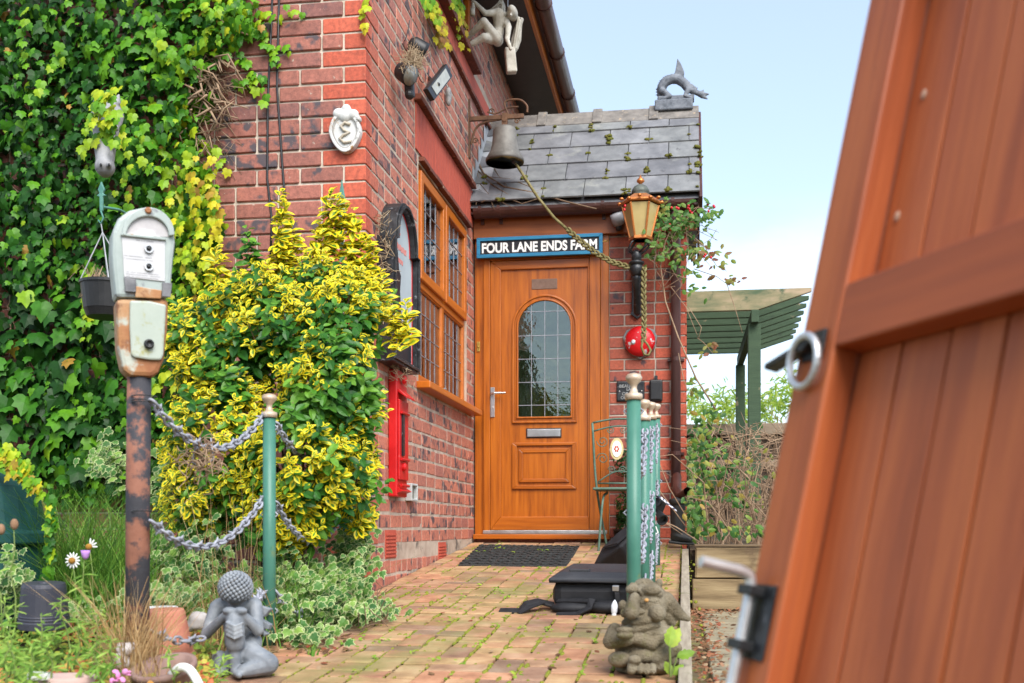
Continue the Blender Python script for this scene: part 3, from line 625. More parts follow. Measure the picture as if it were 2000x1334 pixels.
# moss and tiny weeds in the joints
mo = MB()
for k in range(2600):
    X = PXB - .004 - random.randrange(0, 15) * u_; Y = random.uniform(3.2, 7.5)
    if random.random() < .3: X += random.uniform(0, u_); Y = 2.75 + u_ * round((Y - 2.75) / u_)
    r_ = random.uniform(.003, .0085) * (1.25 if math.sin(X * 5 + Y * 3) > 0 else .7); l_ = random.uniform(1, 5)
    mo.ell((X, Y, pz(Y) + .004), (r_, r_ * l_, r_ * .8), SLP, 6, 4)
o = mo.build('moss', M['moss'], pa, smooth=True); o['kind'] = 'stuff'
M['edging'] = pm('weathered_timber_edging', [(.22, .18, .13), (.36, .31, .23)], 3, .85, bump=.5, bscale=20, stretch=(20, 1.5, 20), wear=[((.12, .12, .05), 8, .6, .1)])
kb = MB()
for (ya, yb) in ((1.2, 4.6), (4.603, 6.9)):
    kb.add([(x, y, z) for x in (-.021, .021) for y, z in ((ya, pz(ya) - .35), (yb, pz(yb) - .35), (yb, pz(yb) + .045), (ya, pz(ya) + .045))], [(0, 1, 2, 3), (7, 6, 5, 4), (0, 4, 5, 1), (1, 5, 6, 2), (2, 6, 7, 3), (3, 7, 4, 0)])
tag(kb.build('kerb', M['edging'], bevel=.004), kind='structure')
DZ = .40
M['deckwood'] = pm('grey_green_sleeper', [(.16, .13, .08), (.25, .21, .135), (.33, .285, .19)], 1, .85, bump=.6, bscale=4, stretch=(2.5, 26, 26), wear=[((.10, .11, .03), 5, .58, .15), ((.06, .045, .03), 9, .64, .1)])
M['sleeper'] = pm('oak_sleeper', [(.10, .065, .03), (.22, .155, .08), (.32, .24, .13)], 1, .8, bump=.6, bscale=4, stretch=(2.0, 22, 22), wear=[((.09, .055, .03), 6, .60, .12)])
dk = MB().bb(.0215, 2.2, 1.0, 6.42, DZ - .15, DZ - .03).build('lower_path', M['joint']); tag(dk, kind='structure')
BDk = Blocks('deck_board', M['deckwood'], (1.2, .4, .05), nvar=5, ch=.1, jit=.05)
y = 2.6
while y < 6.35:
    wd = random.uniform(.36, .44); e = min(y + wd, 6.40)
    BDk.place((Vector((.70, (y + e) / 2, DZ - .025 + random.uniform(-.004, .004))), Vector((1.22, e - y - .016, .05)), rotm(rz=R(random.uniform(-.6, .6))), random.randrange(5)), dk); y = e
M['fence_dk'] = pm('damp_board', [(.10, .065, .035), (.18, .125, .07)], 1, .85, bump=.5, bscale=4, stretch=(2, 20, 20))
slw = thing('sleeper_wall', (.6, 6.5, DZ), 'low retaining wall of two stacked timber sleepers beside the kerb', 'retaining wall')
BSw = Blocks('sleeper', M['sleeper'], (1.2, .12, .19), nvar=3, ch=.06, jit=.04)
BSw.place((Vector((.66, 6.49, DZ + .095)), Vector((1.24, .14, .186)), rotm(rz=R(.4)), 0), slw); BSw.place((Vector((.68, 6.50, DZ + .285)), Vector((1.24, .14, .188)), rotm(rz=R(-.3)), 1), slw)
MB().bb(.055, 1.29, 6.435, 6.58, DZ + .383, DZ + .396).build('capping_board', M['fence_dk'], slw, bevel=.004)
bed = MB().add([(.03, 6.57, .2), (5, 6.57, .2), (5, 13, .2), (.03, 13, .2), (.03, 6.57, .76), (5, 6.57, .76), (5, 13, .82), (.03, 13, .82)], [(4, 5, 6, 7), (0, 1, 5, 4), (1, 2, 6, 5), (2, 3, 7, 6), (3, 0, 4, 7)]).build('raised_bed', M['asphalt']); tag(bed, kind='structure')
lb = MB().add([(-6, -.5, pz(-.5) - .02), (PXA + .02, -.5, pz(-.5) - .02), (PXA + .02, WY + .05, pz(WY) + .0), (-6, WY + .05, pz(WY) + .06)], [(0, 1, 2, 3)]).build('garden_bed', M['asphalt']); tag(lb, kind='structure')

# ================================================================== pergola and fence behind
M['green_wood'] = pm('peeling_green_timber', [(.030, .058, .030), (.050, .085, .046)], 1, .8, bump=.5, bscale=4, stretch=(3, 20, 20), wear=[((.36, .27, .17), 9, .63, .07), ((.025, .04, .025), 5, .62, .1)])
M['green_wood_bare'] = pm('bleached_green_timber', [(.42, .31, .21), (.24, .21, .12), (.07, .11, .06)], 1.0, .85, bump=.5, bscale=4, stretch=(2.2, 8, 8), wear=[((.05, .09, .05), 6, .58, .1)])
perg = thing('pergola', atD(1472, 1040, 8.5) + Vector((0, 0, -.1)), 'weathered green timber pergola with slatted top beyond the porch', 'pergola')
p0 = atD(1473, 600, 8.55); p1 = atD(1446, 600, 10.7); BZ = 2.66
for q, hw in ((p0, .05), (p1, .046)): MB().bb(q.x - hw, q.x + hw, q.y - hw, q.y + hw, .6, BZ - .11).build('post', M['green_wood'], perg, bevel=.004)
MB().beam((p0.x, p0.y - .12, BZ - .06), (p1.x, p1.y + .1, BZ - .06), .06, .10).build('beam', M['green_wood'], perg, bevel=.004)
for i in range(8):
    Y = p0.y - .10 + i * .30; xr = atD(1582 - i * 5, 600, 8.5 + .3 * i).x; hgt = .165; za, zb = BZ - .008, BZ - .008 + hgt
    pl = [(-1.0, za), (xr - .42, za), (xr, zb - .03), (xr, zb), (-1.0, zb)] if i else [(-1.0, za), (xr - .42, za), (xr, zb - .03), (xr, zb), (-1.0, zb)]
    MB().prism(pl, (0, Y, 0), (1, 0, 0), (0, 0, 1), (0, 1, 0), .045).build('rafter', M['green_wood_bare'] if i == 0 else M['green_wood'], perg, bevel=.003)
M['fence'] = pm('dark_fence_timber', [(.035, .022, .015), (.07, .045, .03)], 1, .85, bump=.4, bscale=4, stretch=(24, 24, 2))
M['fence_rail'] = pm('grey_fence_rail', [(.16, .12, .08), (.27, .21, .15)], 1, .85, bump=.5, bscale=4, stretch=(2.5, 20, 20))
fen = thing('fence', (1.2, 11.6, .8), 'dark brown boarded fence with pale capping rail behind the bramble', 'fence')
BFn = Blocks('fence_board', M['fence'], (.13, .02, 1.2), nvar=4, ch=.1, jit=.03); x = -.3; fi = 0
while x < 4.2: BFn.place((Vector((x + .066, 11.6 + (.024 if fi % 2 else 0), 1.28 + random.uniform(-.008, .008))), Vector((.15, .02, 1.36)), None, random.randrange(4)), fen); x += .125; fi += 1
MB().bb(-.3, 4.3, 11.52, 11.66, 1.90, 2.02).build('capping_rail', M['fence_rail'], fen, bevel=.006)
MB().bb(-.3, 4.3, 11.55, 11.585, 1.55, 1.63).build('rail', M['fence_rail'], fen, bevel=.004)

# ================================================================== open gate in the foreground
M['gate'] = pm('red_brown_gate_stain', [(.27, .062, .020), (.37, .088, .027), (.46, .120, .035), (.39, .096, .032)], 1.0, .5, bump=.25, bscale=6, stretch=(17, 17, 1.1), wear=[((.10, .03, .018), 7, .68, .08)], coord='O', rvar=.08, spec=.35)
M['gate_h'] = pm('red_brown_gate_stain_across', [(.27, .060, .020), (.39, .092, .028)], 1.0, .5, bump=.12, bscale=3, stretch=(1.6, 24, 24), coord='O', rvar=.08, spec=.35)
rt = Vector((CY, SY, 0)); fwd = Vector((-SY, CY, 0)); up = Vector((0, 0, 1))
gu = (rt * .308 - fwd).normalized(); gn = (rt + fwd * .308).normalized(); tl = R(12.7)
gv = up * math.cos(tl) + gn * math.sin(tl); gnt = gn * math.cos(tl) - up * math.sin(tl)
D0 = 1.55; G0 = atD(1431, 1334, D0)
gate = bpy.data.objects.new('gate', None); col.objects.link(gate); ORG[gate] = Vector()
gate.matrix_world = Matrix.Translation(G0 - gv * .32) @ Matrix((gu, gnt, gv)).transposed().to_4x4()
tag(gate, 'red-brown boarded timber gate leaning open in the foreground', 'gate')
b0 = .32; GT = b0 + 1.22; GL = 1.35
def gp_(mb, nm, m, bev=.004): return mb.build(nm, m, gate, bevel=bev, world=False)
M['plug'] = pm('pale_filler', [(.42, .24, .16), (.5, .3, .2)], 30)
gp_(MB().bb(0, .092, 0, .045, 0, GT), 'stile', M['gate']); gp_(MB().bb(GL - .09, GL, 0, .045, 0, GT), 'stile', M['gate'])
for (a, e) in ((b0 + .50, b0 + .594), (GT - .09, GT - .001), (.0, .1)): gp_(MB().bb(.0925, GL - .0905, .001, .044, a, e), 'rail', M['gate_h'])
x = .0925; i = 0
while x < GL - .1:
    e = min(x + .098, GL - .09); gp_(MB().bb(x, e - .005, .046 + .0008 * (i % 2), .064, .0, GT).bb(e - .0055, min(e + .002, GL - .09), .055, .061, .001, GT - .001), 'plank', M['gate'], .0012); x = e; i += 1
gp_(MB().bb(.0, .088, .046, .064, 0, GT), 'plank', M['gate'], .004)
lat = MB().bb(.02, .072, -.006, -.0005, b0 + .485, b0 + .53).beam((-.06, -.010, b0 + .487), (.07, -.010, b0 + .512), .010, .024, (0, 1, 0)).tube([(.04, -.004, b0 + .508), (.04, -.022, b0 + .508)], .013, 14)
gp_(lat, 'latch', M['iron'], .002)
gp_(MB().tube([(.048 + .037 * math.sin(a), -.017 - .006 * math.cos(a), b0 + .480 + .037 * math.cos(a)) for a in [2 * math.pi * k / 24 for k in range(25)]], .0058, 10), 'latch_ring', M['galv'], 0)
hb = b0 + .162
gp_(MB().tube([(.030, -.105, hb)] + spl([(.030, -.04, hb), (.030, -.024, hb - .005), (.030, -.018, hb - .022)], 5) + [(.030, -.018, -.12)], .0085, 12), 'drop_bolt', M['galv'], 0)
gp_(MB().bb(.016, .075, -.005, -.0005, b0 + .04, b0 + .15).bb(.012, .05, -.030, -.005, b0 + .13, b0 + .145).bb(.012, .05, -.030, -.005, b0 + .05, b0 + .065), 'bolt_plate', M['iron'], .002)
for (xx, zz) in ((.125, b0 + .88), (.118, b0 + .70)): gp_(MB().ell((xx, .045, zz), (.006, .003, .008)), 'screw_plug', M['plug'], 0)

# ================================================================== foliage tools
def leaf_shape(kind):
    if kind == 'ivy':
        half = [(.10, -.08), (.30, -.12), (.50, .10), (.36, .26), (.44, .52), (.20, .60), (.0, 1.0)]
    elif kind == 'vine':
        half = [(.16, -.14), (.36, -.10), (.55, .18), (.42, .34), (.50, .62), (.24, .66), (.0, 1.05)]
    elif kind == 'oval':
        half = [(.13, .08), (.25, .30), (.27, .55), (.17, .82), (.0, 1.0)]
    elif kind == 'round':
        half = [(.22, .02), (.44, .25), (.46, .55), (.25, .85), (.0, .95)]
    elif kind == 'tooth':
        half = [(.14, .10), (.26, .28), (.22, .34), (.30, .52), (.20, .60), (.20, .76), (.0, 1.0)]
    elif kind == 'lance':
        half = [(.06, .15), (.10, .45), (.07, .8), (.0, 1.0)]
    def z(x, y): return -.30 * abs(x) ** 1.0 * .8 - .22 * y * y + .05 * y if kind not in ('oval', 'lance') else .35 * abs(x) - .18 * y * y
    outl = [(0, 0)] + half + [(-a, b) for a, b in half[-2::-1]]
    mid = [(0, .35)] if kind in ('ivy', 'vine', 'round', 'tooth') else [(0, .45)]
    pts = mid + outl; v = np.array([(x, y, z(x, y)) for x, y in pts]); nO = len(outl)
    f = [(0, 1 + i, 1 + (i + 1) % nO) for i in range(nO)]; e = np.array([0.] + [.0 if i == 0 else 1. for i in range(nO)])
    return v, f, e
SH = {k: leaf_shape(k) for k in ('ivy', 'vine', 'oval', 'round', 'tooth', 'lance')}
LM = {}
class Leaves:
    def __init__(s): s.p = []; s.n = []; s.t = []; s.s = []; s.r = []
    def add(s, p, n, t, size, rnd): s.p.append(tuple(p)); s.n.append(tuple(n)); s.t.append(tuple(t)); s.s.append(size); s.r.append(min(.999, max(0, rnd)))
    def build(s, parent, shape, m, n_ind=0, mass='foliage', part='leaf', pick=None):
        v, f, ed = SH[shape]; P_ = np.array(s.p); n = np.array(s.n); t = np.array(s.t); sz = np.array(s.s); rn = np.array(s.r)
        n /= np.linalg.norm(n, axis=1)[:, None]; t = t - n * (t * n).sum(1)[:, None]; t /= (np.linalg.norm(t, axis=1) + 1e-9)[:, None]; x = np.cross(t, n)
        o0 = np.array(ORG.get(parent, Vector())); P_ = P_ - o0
        W = P_ + o0; dep = -SY * W[:, 0] + CY * W[:, 1]; px = PX + F * (CY * W[:, 0] + SY * W[:, 1]) / dep; py = PY - F * (W[:, 2] - H) / dep
        inv = (px > -20) & (px < 2000) & (py > -20) & (py < 1340); face = np.abs((n * np.stack([-W[:, 0], -W[:, 1], H - W[:, 2]], 1)).sum(1)) / np.linalg.norm(W - np.array([0, 0, H]), axis=1)
        score = np.where(inv, sz / dep * face, 0) * (1 + .0 * dep) - (0 if pick is None else 0)
        order = np.argsort(-score); ind = order[:n_ind]; rest = order[n_ind:]
        for i in ind:
            key = (shape, m.name, int(rn[i] * 8))
            if key not in LM:
                me = bpy.data.meshes.new(part); me.from_pydata(v.tolist(), [], f); set_attr(me, 'rnd', [(key[2] + .5) / 8] * len(v)); set_attr(me, 'edge', ed); me.materials.append(m); me.update(); LM[key] = me
            o = bpy.data.objects.new(part, LM[key]); col.objects.link(o); o.parent = parent
            mm = np.eye(4); mm[:3, 0] = x[i] * sz[i]; mm[:3, 1] = t[i] * sz[i]; mm[:3, 2] = n[i] * sz[i]; mm[:3, 3] = P_[i]; o.matrix_local = Matrix(mm.tolist())
        if len(rest):
            B = np.stack([x[rest], t[rest], n[rest]], 1) * sz[rest][:, None, None]; V = (v[None] @ B) + P_[rest][:, None]; k = len(v)
            Fc = (np.array(f)[None] + (np.arange(len(rest)) * k)[:, None, None]).reshape(-1, 3)
            me = bpy.data.meshes.new(mass); me.from_pydata(V.reshape(-1, 3).tolist(), [], Fc.tolist()); set_attr(me, 'rnd', np.repeat(rn[rest], k)); set_attr(me, 'edge', np.tile(ed, len(rest))); me.update()
            o = link(mass, me, parent, m); o['kind'] = 'stuff'; return o
U_ = random.uniform
def rv(s=1): return Vector((random.gauss(0, s), random.gauss(0, s), random.gauss(0, s)))
def curve(p, q, sag=0, n=8, wob=0):
    p = Vector(p); q = Vector(q); out = []
    for i in range(n + 1):
        t = i / n; c = p.lerp(q, t); c.z -= sag * 4 * t * (1 - t)
        if 0 < i < n and wob: c += rv(wob)
        out.append(c)
    return out
def shoots(L, tips, n=11, ln=.13, size=(.03, .05), rnd=lambda: random.random(), up=.6):
    """rosette shoots: tips = [(point, direction)]"""
    for (p, d) in tips:
        d = Vector(d).normalized(); x, y, _ = frame(d); rr_ = rnd(); a0 = U_(0, 6)
        for k in range(n):
            t = (k / (n - 1)); a = a0 + k * 2.4; rad = x * math.cos(a) + y * math.sin(a)
            sp = .35 + .9 * (1 - t); dirn = (d * (1.0 - .55 * (1 - t)) + rad * sp); nrm = (d * .5 - rad * .3 * t + rad * .1 + Vector((0, -.75, .3)) + rv(.28))
            L.add(Vector(p) - d * ln * (1 - t) + rad * .004, nrm, dirn, U_(*size) * (1 - .35 * t * t), rr_ + U_(-.12, .12))
M['stem'] = pm('brown_stem', [(.10, .06, .035), (.20, .13, .08)], 20, .85, bump=.5)
M['twig'] = pm('pale_dead_twig', [(.22, .14, .085), (.36, .25, .16)], 14, .85, bump=.4)
M['greenstem'] = pm('green_stem', [(.12, .18, .04), (.20, .26, .07)], 14, .7, bump=.1)

# ------------------------------------------------------------------ climbing vine on the front wall
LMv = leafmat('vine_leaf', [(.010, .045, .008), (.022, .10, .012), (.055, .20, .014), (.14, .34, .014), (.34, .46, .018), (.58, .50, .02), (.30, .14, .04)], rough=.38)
ivy = thing('wall_vine', (-2.9, WY - .1, .55), 'dense green climbing vine covering the left of the brick front', 'climbing plant')
Lv = Leaves(); Lv2 = Leaves()
def xr(y):
    pts = [(0, 490), (50, 510), (90, 455), (140, 405), (260, 392), (330, 415), (430, 425), (560, 415), (950, 400)]
    for (a, b_), (c, d) in zip(pts, pts[1:]):
        if a <= y <= c: return b_ + (d - b_) * (y - a) / (c - a)
    return 400
for k in range(700):
    px = U_(90, 330); py = U_(760, 985); p = atY(px, py, WY - U_(.02, .16)); Lv2.add(p, (random.gauss(0, .5), -1, random.gauss(.3, .5)), (U_(-.6, .6), -.2, -1), U_(.03, .065), .05 + .45 * random.random())
for k in range(8800):
    px = U_(-90, 520); py = U_(-60, 930); lim = xr(max(0, py)) + random.gauss(0, 10)
    if px > lim: continue
    low = px < 250 and py > 560
    if low and random.random() < .55: continue
    if not low and py > 640 and random.random() < .3: continue
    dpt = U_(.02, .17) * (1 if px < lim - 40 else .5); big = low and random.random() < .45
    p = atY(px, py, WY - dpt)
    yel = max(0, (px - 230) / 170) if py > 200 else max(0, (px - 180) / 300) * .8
    rn = .02 + .36 * random.random() ** 1.3 * (.15 + dpt * 7) + .55 * min(1.1, yel) * random.random() ** .45 + (.25 if random.random() < .06 else 0)  # leaves closer to the wall get darker tones: depth shade put into their colour
    nn = Vector((random.gauss(0, .55), -1, random.gauss(.3, .5))); tt = Vector((U_(-.6, .6), -.25, -1))
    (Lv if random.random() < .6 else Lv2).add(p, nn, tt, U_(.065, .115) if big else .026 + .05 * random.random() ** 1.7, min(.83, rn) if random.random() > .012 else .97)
# trailing sprays
for (a, b_, k, n_) in (((455, 20), (590, 25), 14, .55), ((440, 60), (520, 190), 14, .5), ((470, 120), (510, 150), 8, .45), ((225, 160), (245, 420), 22, .62), ((195, 180), (160, 300), 14, .62), ((420, 300), (440, 330), 5, .7), ((120, 90), (60, 220), 12, .5), ((170, 520), (165, 650), 20, .6), ((60, 10), (45, 120), 12, .5), ((712, 0), (714, 55), 8, .75), ((430, 10), (560, 100), 16, .5), ((500, 60), (545, 130), 9, .45), ((455, 150), (500, 170), 9, .5), ((400, 10), (480, 40), 16, .55), ((405, 330), (425, 470), 26, .82), ((370, 300), (395, 520), 30, .78), ((330, 380), (380, 560), 26, .7), ((300, 30), (330, 110), 12, .5), ((270, 250), (285, 330), 12, .6)):
    for i in range(k):
        t = i / (k - 1); px = a[0] + (b_[0] - a[0]) * t + random.gauss(0, 6); py = a[1] + (b_[1] - a[1]) * t + random.gauss(0, 6)
        Lv.add(atY(px, py, WY - U_(.17, .24) if px < 430 else WY - U_(.015, .06)), (U_(-.6, .6), -1, U_(0, .8)), (U_(-.5, .5), -.2, -1), U_(.028, .055), n_ + U_(-.15, .15))
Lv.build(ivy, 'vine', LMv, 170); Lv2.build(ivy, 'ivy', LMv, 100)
tw = MB()
for (pts, r_) in (([(330, 215), (385, 235), (420, 300), (400, 235)], .006), ([(385, 85), (420, 60), (470, 50), (490, 62)], .008), ([(420, 25), (445, 55), (485, 68)], .006), ([(400, 90), (440, 105), (470, 150), (500, 190)], .003), ([(365, 140), (400, 150), (425, 200), (415, 235)], .007), ([(372, 150), (395, 200), (385, 235)], .006), ([(395, 150), (430, 185), (452, 205)], .006), ([(370, 165), (372, 210), (372, 300)], .006), ([(330, 140), (370, 148), (410, 140)], .004), ([(20, 360), (60, 400), (105, 420)], .004), ([(50, 20), (45, 70), (38, 110)], .003), ([(178, 560), (190, 640), (198, 720)], .006), ([(395, 110), (400, 160), (380, 190)], .004), ([(365, 250), (350, 262), (368, 305)], .005), ([(405, 185), (440, 215), (430, 250)], .003), ([(412, 165), (450, 180), (475, 190)], .003)):
    P3 = [atY(a, b_, WY - U_(.03, .08)) for a, b_ in pts]; tw.tube(P3, [r_ * (1 - .5 * i / len(P3)) for i in range(len(P3))], 7)
for k in range(24):
    a = U_(375, 440); b_ = U_(110, 240); tw.tube([atY(a, b_, WY - U_(.05, .14)), atY(a + U_(-35, 45), b_ + U_(-10, 35), WY - U_(.06, .14)), atY(a + U_(-45, 70), b_ + U_(-10, 70), WY - U_(.02, .08))], [.0065, .005, .003], 6)
for k in range(70):
    a = U_(370, 440); b_ = U_(90, 290); tw.tube([atY(a, b_, WY - U_(.02, .1)), atY(a + U_(-25, 45), b_ + U_(-15, 55), WY - U_(.01, .1)), atY(a + U_(-35, 60), b_ + U_(5, 85), WY - U_(.005, .05))], [.003, .002, .001], 5)
for k in range(40):
    a = U_(0, 330); b_ = U_(50, 880); tw.tube([atY(a, b_, WY - .01), atY(a + U_(-25, 25), b_ + U_(20, 60), WY - .03), atY(a + U_(-30, 30), b_ + U_(70, 150), WY - .015)], [.006, .005, .003], 6)
tw.build('stem', M['twig'], ivy, smooth=True)['kind'] = 'stuff'

# ------------------------------------------------------------------ golden euonymus
LMe = leafmat('variegated_leaf', [(.035, .11, .014), (.07, .18, .02), (.15, .28, .03), (.34, .42, .03)], edge=(.76, .62, .022), rough=.32, epos=(.40, .56))
LMg = leafmat('plain_green_leaf', [(.02, .09, .018), (.04, .15, .02), (.08, .23, .025), (.15, .33, .04)], rough=.28)
bush = thing('variegated_shrub', atD(560, 1125, 4.6) - Vector((0, 0, .05)), 'large yellow and green variegated shrub by the house corner', 'shrub')
Le = Leaves(); Lg = Leaves(); blobs = [(395, 670, 80, 100, 4.55), (560, 640, 115, 90, 4.5), (670, 625, 85, 115, 4.55), (640, 740, 110, 120, 4.4), (440, 850, 125, 150, 4.4), (590, 890, 140, 130, 4.35), (690, 930, 75, 100, 4.55), (400, 960, 80, 80, 4.45), (540, 560, 75, 50, 4.6), (470, 700, 75, 100, 4.5), (470, 600, 60, 60, 4.6), (650, 545, 65, 50, 4.65), (560, 1010, 110, 60, 4.4), (725, 590, 40, 60, 4.65), (700, 810, 70, 70, 4.5)]
cen = atD(560, 950, 4.6); tips = []
for (bx, by, rx_, ry_, d) in blobs:
    sc_ = d / F; ntip = int(rx_ * ry_ / 88)
    for k in range(ntip):
        u = rv().normalized(); u.y = -abs(u.y) if random.random() < .8 else u.y; rad = U_(.72, 1.03)
        p = atD(bx, by, d) + Vector((u.x * rx_ * sc_ * rad, u.y * .28 * rad, u.z * ry_ * sc_ * rad))
        tips.append((p, Vector((u.x * .8, u.y * .7 - .15, u.z * .5 + .75)) + rv(.22)))
green_c = [(690, 720, 90), (520, 660, 60), (450, 700, 60), (600, 800, 60), (640, 640, 50)]
ty = []; tg = []; tz = []
for q in tips:
    d = -SY * q[0].x + CY * q[0].y; px = PX + F * (CY * q[0].x + SY * q[0].y) / d; py = PY - F * (q[0].z - H) / d
    (tg if random.random() < .27 or any(math.hypot(px - a, py - b_) < r_ and random.random() < .6 for a, b_, r_ in green_c) else ty).append(q)
for (a, b_, n_) in ((548, 362, 12), (655, 358, 8), (672, 372, 7), (690, 395, 6), (642, 372, 7), (632, 400, 5), (722, 445, 8), (575, 420, 6), (700, 430, 7), (715, 460, 6), (615, 440, 5), (440, 520, 6), (792, 575, 4), (768, 580, 4), (425, 470, 4), (742, 520, 5), (595, 470, 5), (520, 490, 4), (770, 610, 3), (548, 400, 8), (545, 440, 6)):
    for k in range(n_): tz.append((atD(a + random.gauss(0, 5), b_ + k * 16 + 12, 4.60), Vector((U_(-.25, .25), U_(-.2, .2), 1))))
for (a, b_, n_) in ((490, 445, 6), (500, 600, 5), (520, 560, 6), (600, 770, 3), (480, 560, 5)):
    for k in range(n_): tg.append((atD(a + random.gauss(0, 6), b_ + k * 15, 4.5), Vector((U_(-.3, .3), U_(-.3, .1), 1))))
shoots(Le, ty, 10, .075, (.028, .050)); shoots(Lg, tg, 9, .10, (.045, .072)); shoots(Le, tz, 9, .085, (.042, .066), rnd=lambda: U_(.2, .95))
Le.build(bush, 'oval', LMe, 170); Lg.build(bush, 'oval', LMg, 60, mass='green_foliage')
sb = MB(); root = bush.location
for k in range(26):
    q = random.choice(tips)[0]; m_ = root.lerp(q, .45) + Vector((0, .08, .05)); sb.tube([root + rv(.04), m_, q], [.012, .008, .003], 6)
for k in range(150):
    q, d = random.choice(ty + tg); sb.tube([q - Vector(d).normalized() * .26 + Vector((0, .08, 0)), q - Vector(d).normalized() * .05], [.004, .002], 5)
sb.build('branch', M['stem'], bush, smooth=True)['kind'] = 'stuff'
# ================================================================== things
def text(s, name, m, parent, x0, x1, z0, z1, Y, ext=.002, bold=.0):
    """flat lettering facing the camera (-Y), fitted to a box"""
    cu = bpy.data.curves.new(name, 'FONT'); cu.body = s; cu.size = 1; cu.extrude = .01; cu.offset = bold
    t = bpy.data.objects.new(name, cu); col.objects.link(t); bpy.context.view_layer.update()
    me = bpy.data.meshes.new_from_object(t.evaluated_get(bpy.context.evaluated_depsgraph_get())); bpy.data.objects.remove(t); me.materials.clear()
    v = np.zeros(len(me.vertices) * 3); me.vertices.foreach_get('co', v); v = v.reshape(-1, 3); lo = v.min(0); hi = v.max(0); q = (v - lo) / (hi - lo); o0 = ORG.get(parent, Vector())
    w_ = np.stack([x0 + q[:, 0] * (x1 - x0) - o0.x, Y + (1 - q[:, 2]) * ext - ext - o0.y, z0 + q[:, 1] * (z1 - z0) - o0.z], 1); me.vertices.foreach_set('co', w_.ravel()); me.update()
    return link(name, me, parent, m)
# --- name board
M['blue'] = pm('blue_paint', [(.012, .13, .26), (.02, .20, .36)], 6, .45, bump=.1, stretch=(2, 10, 10), wear=[((.30, .36, .38), 30, .70, .05)])
M['board'] = pm('black_board', [(.008, .008, .011), (.016, .016, .02)], 9, .4, bump=.05)
SYg = DY - .085; a, e, c, d = rect(931, 460, 1177, 500, SYg)
sg = thing('name_board', ((a + e) / 2, SYg, c), 'blue-framed black house sign reading FOUR LANE ENDS FARM above the door', 'sign')
MB().bb(a + .02, e - .02, SYg + .006, SYg + .018, c + .02, d - .02).build('board', M['board'], sg)
for pl in ([(a, c), (e, c), (e - .026, c + .026), (a + .026, c + .026)], [(e, d), (a, d), (a + .026, d - .026), (e - .026, d - .026)], [(a, d), (a, c), (a + .026, c + .026), (a + .026, d - .026)], [(e, c), (e, d), (e - .026, d - .026), (e - .026, c + .026)]):
    MB().prism(pl, (0, SYg - .006, 0), (1, 0, 0), (0, 0, 1), (0, 1, 0), .028).build('frame', M['blue'], sg, bevel=.003)
text('FOUR LANE ENDS FARM', 'lettering', M['white_paint'], sg, P(941, 480, SYg)[0], P(1166, 480, SYg)[0], P(1050, 490.5, SYg)[1], P(1050, 470.5, SYg)[1], SYg + .006, .002, .034)
MB().tube([(e, SYg + .01, d - .06), (e + .03, SYg + .01, d - .06), (e + .04, SYg + .01, d - .05)], .004, 6).tube([(a + .2, SYg + .02, d - .02), (a + .2, DY - .03, d - .02)], .005, 6).build('hook', M['brass'], sg)

# --- dragon finial
M['dragon'] = pm('weathered_grey_terracotta', [(.065, .075, .09), (.13, .145, .17), (.20, .215, .24)], 22, .75, bump=.8, bscale=90, wear=[((.30, .29, .26), 26, .66, .1)])
def Z8(zx, zy, dy=0): q = atY(1250 + zx / 10.26, 100 + zy / 10.26, RY + dy); return q
s8 = 8.4 / F / 10.26
dr_ = thing('dragon_finial', Z8(690, 1130), 'grey arched dragon ornament standing on the porch ridge', 'ornament')
b = MB(); pts = [(420, 900), (430, 740), (500, 620), (620, 560), (760, 565), (880, 640), (960, 740), (1030, 790), (1130, 830), (1230, 870)]; rs = [70, 92, 95, 92, 92, 90, 88, 66, 50, 62]
for (p, q, r0, r1) in zip(pts, pts[1:], rs, rs[1:]): b.cap(Z8(*p), Z8(*q), r0 * s8, r1 * s8)
b.cap(Z8(1230, 865), Z8(1375, 860), 50 * s8, 18 * s8).cap(Z8(1240, 900), Z8(1350, 955), 45 * s8, 16 * s8)
for (x_, y_) in ((1275, 770), (1220, 790)): b.cap(Z8(x_ - 20, y_ + 50), Z8(x_, y_), 26 * s8, 10 * s8)
for sy_ in (-.05, .05):
    b.cap(Z8(450, 800, sy_ * .6), Z8(600, 900, sy_), 75 * s8, 45 * s8).cap(Z8(600, 900, sy_), Z8(430, 970, sy_), 45 * s8, 35 * s8)
    b.cap(Z8(960, 780, sy_ * .6), Z8(900, 890, sy_), 60 * s8, 35 * s8).cap(Z8(900, 890, sy_), Z8(1040, 940, sy_), 36 * s8, 28 * s8)
b.prism([(0, 0)] and [(Z8(x_, y_).x, Z8(x_, y_).z) for x_, y_ in ((680, 560), (700, 440), (725, 320), (750, 160), (800, 230), (850, 330), (890, 440), (860, 560))], (0, RY - .02, 0), (1, 0, 0), (0, 0, 1), (0, 1, 0), .04)
for (p, q) in zip(pts[:8], pts[1:9]):
    for t in (.1, .45, .8):
        m_ = Vector(p).lerp(Vector(q), t); dd = (Vector(q) - Vector(p)).normalized(); nrm = Vector((dd.y, -dd.x)); e_ = m_ + nrm * 118; i_ = m_ + nrm * 70
        b.cap(Z8(*i_), Z8(*e_), 20 * s8, 7 * s8, 6)
b.build('dragon', M['dragon'], dr_, remesh=.006, smoothit=2)
b = MB(); xa, xb = Z8(300, 0).x, Z8(1060, 0).x; zb = Z8(0, 1150).z; b.bb(xa, xb, RY - .075, RY + .075, zb - .05, Z8(0, 1060).z).bb(xa + .02, xb + .01, RY - .05, RY + .05, Z8(0, 1061).z, Z8(0, 965).z); b.build('plinth', M['dragon'], dr_, bevel=.01)
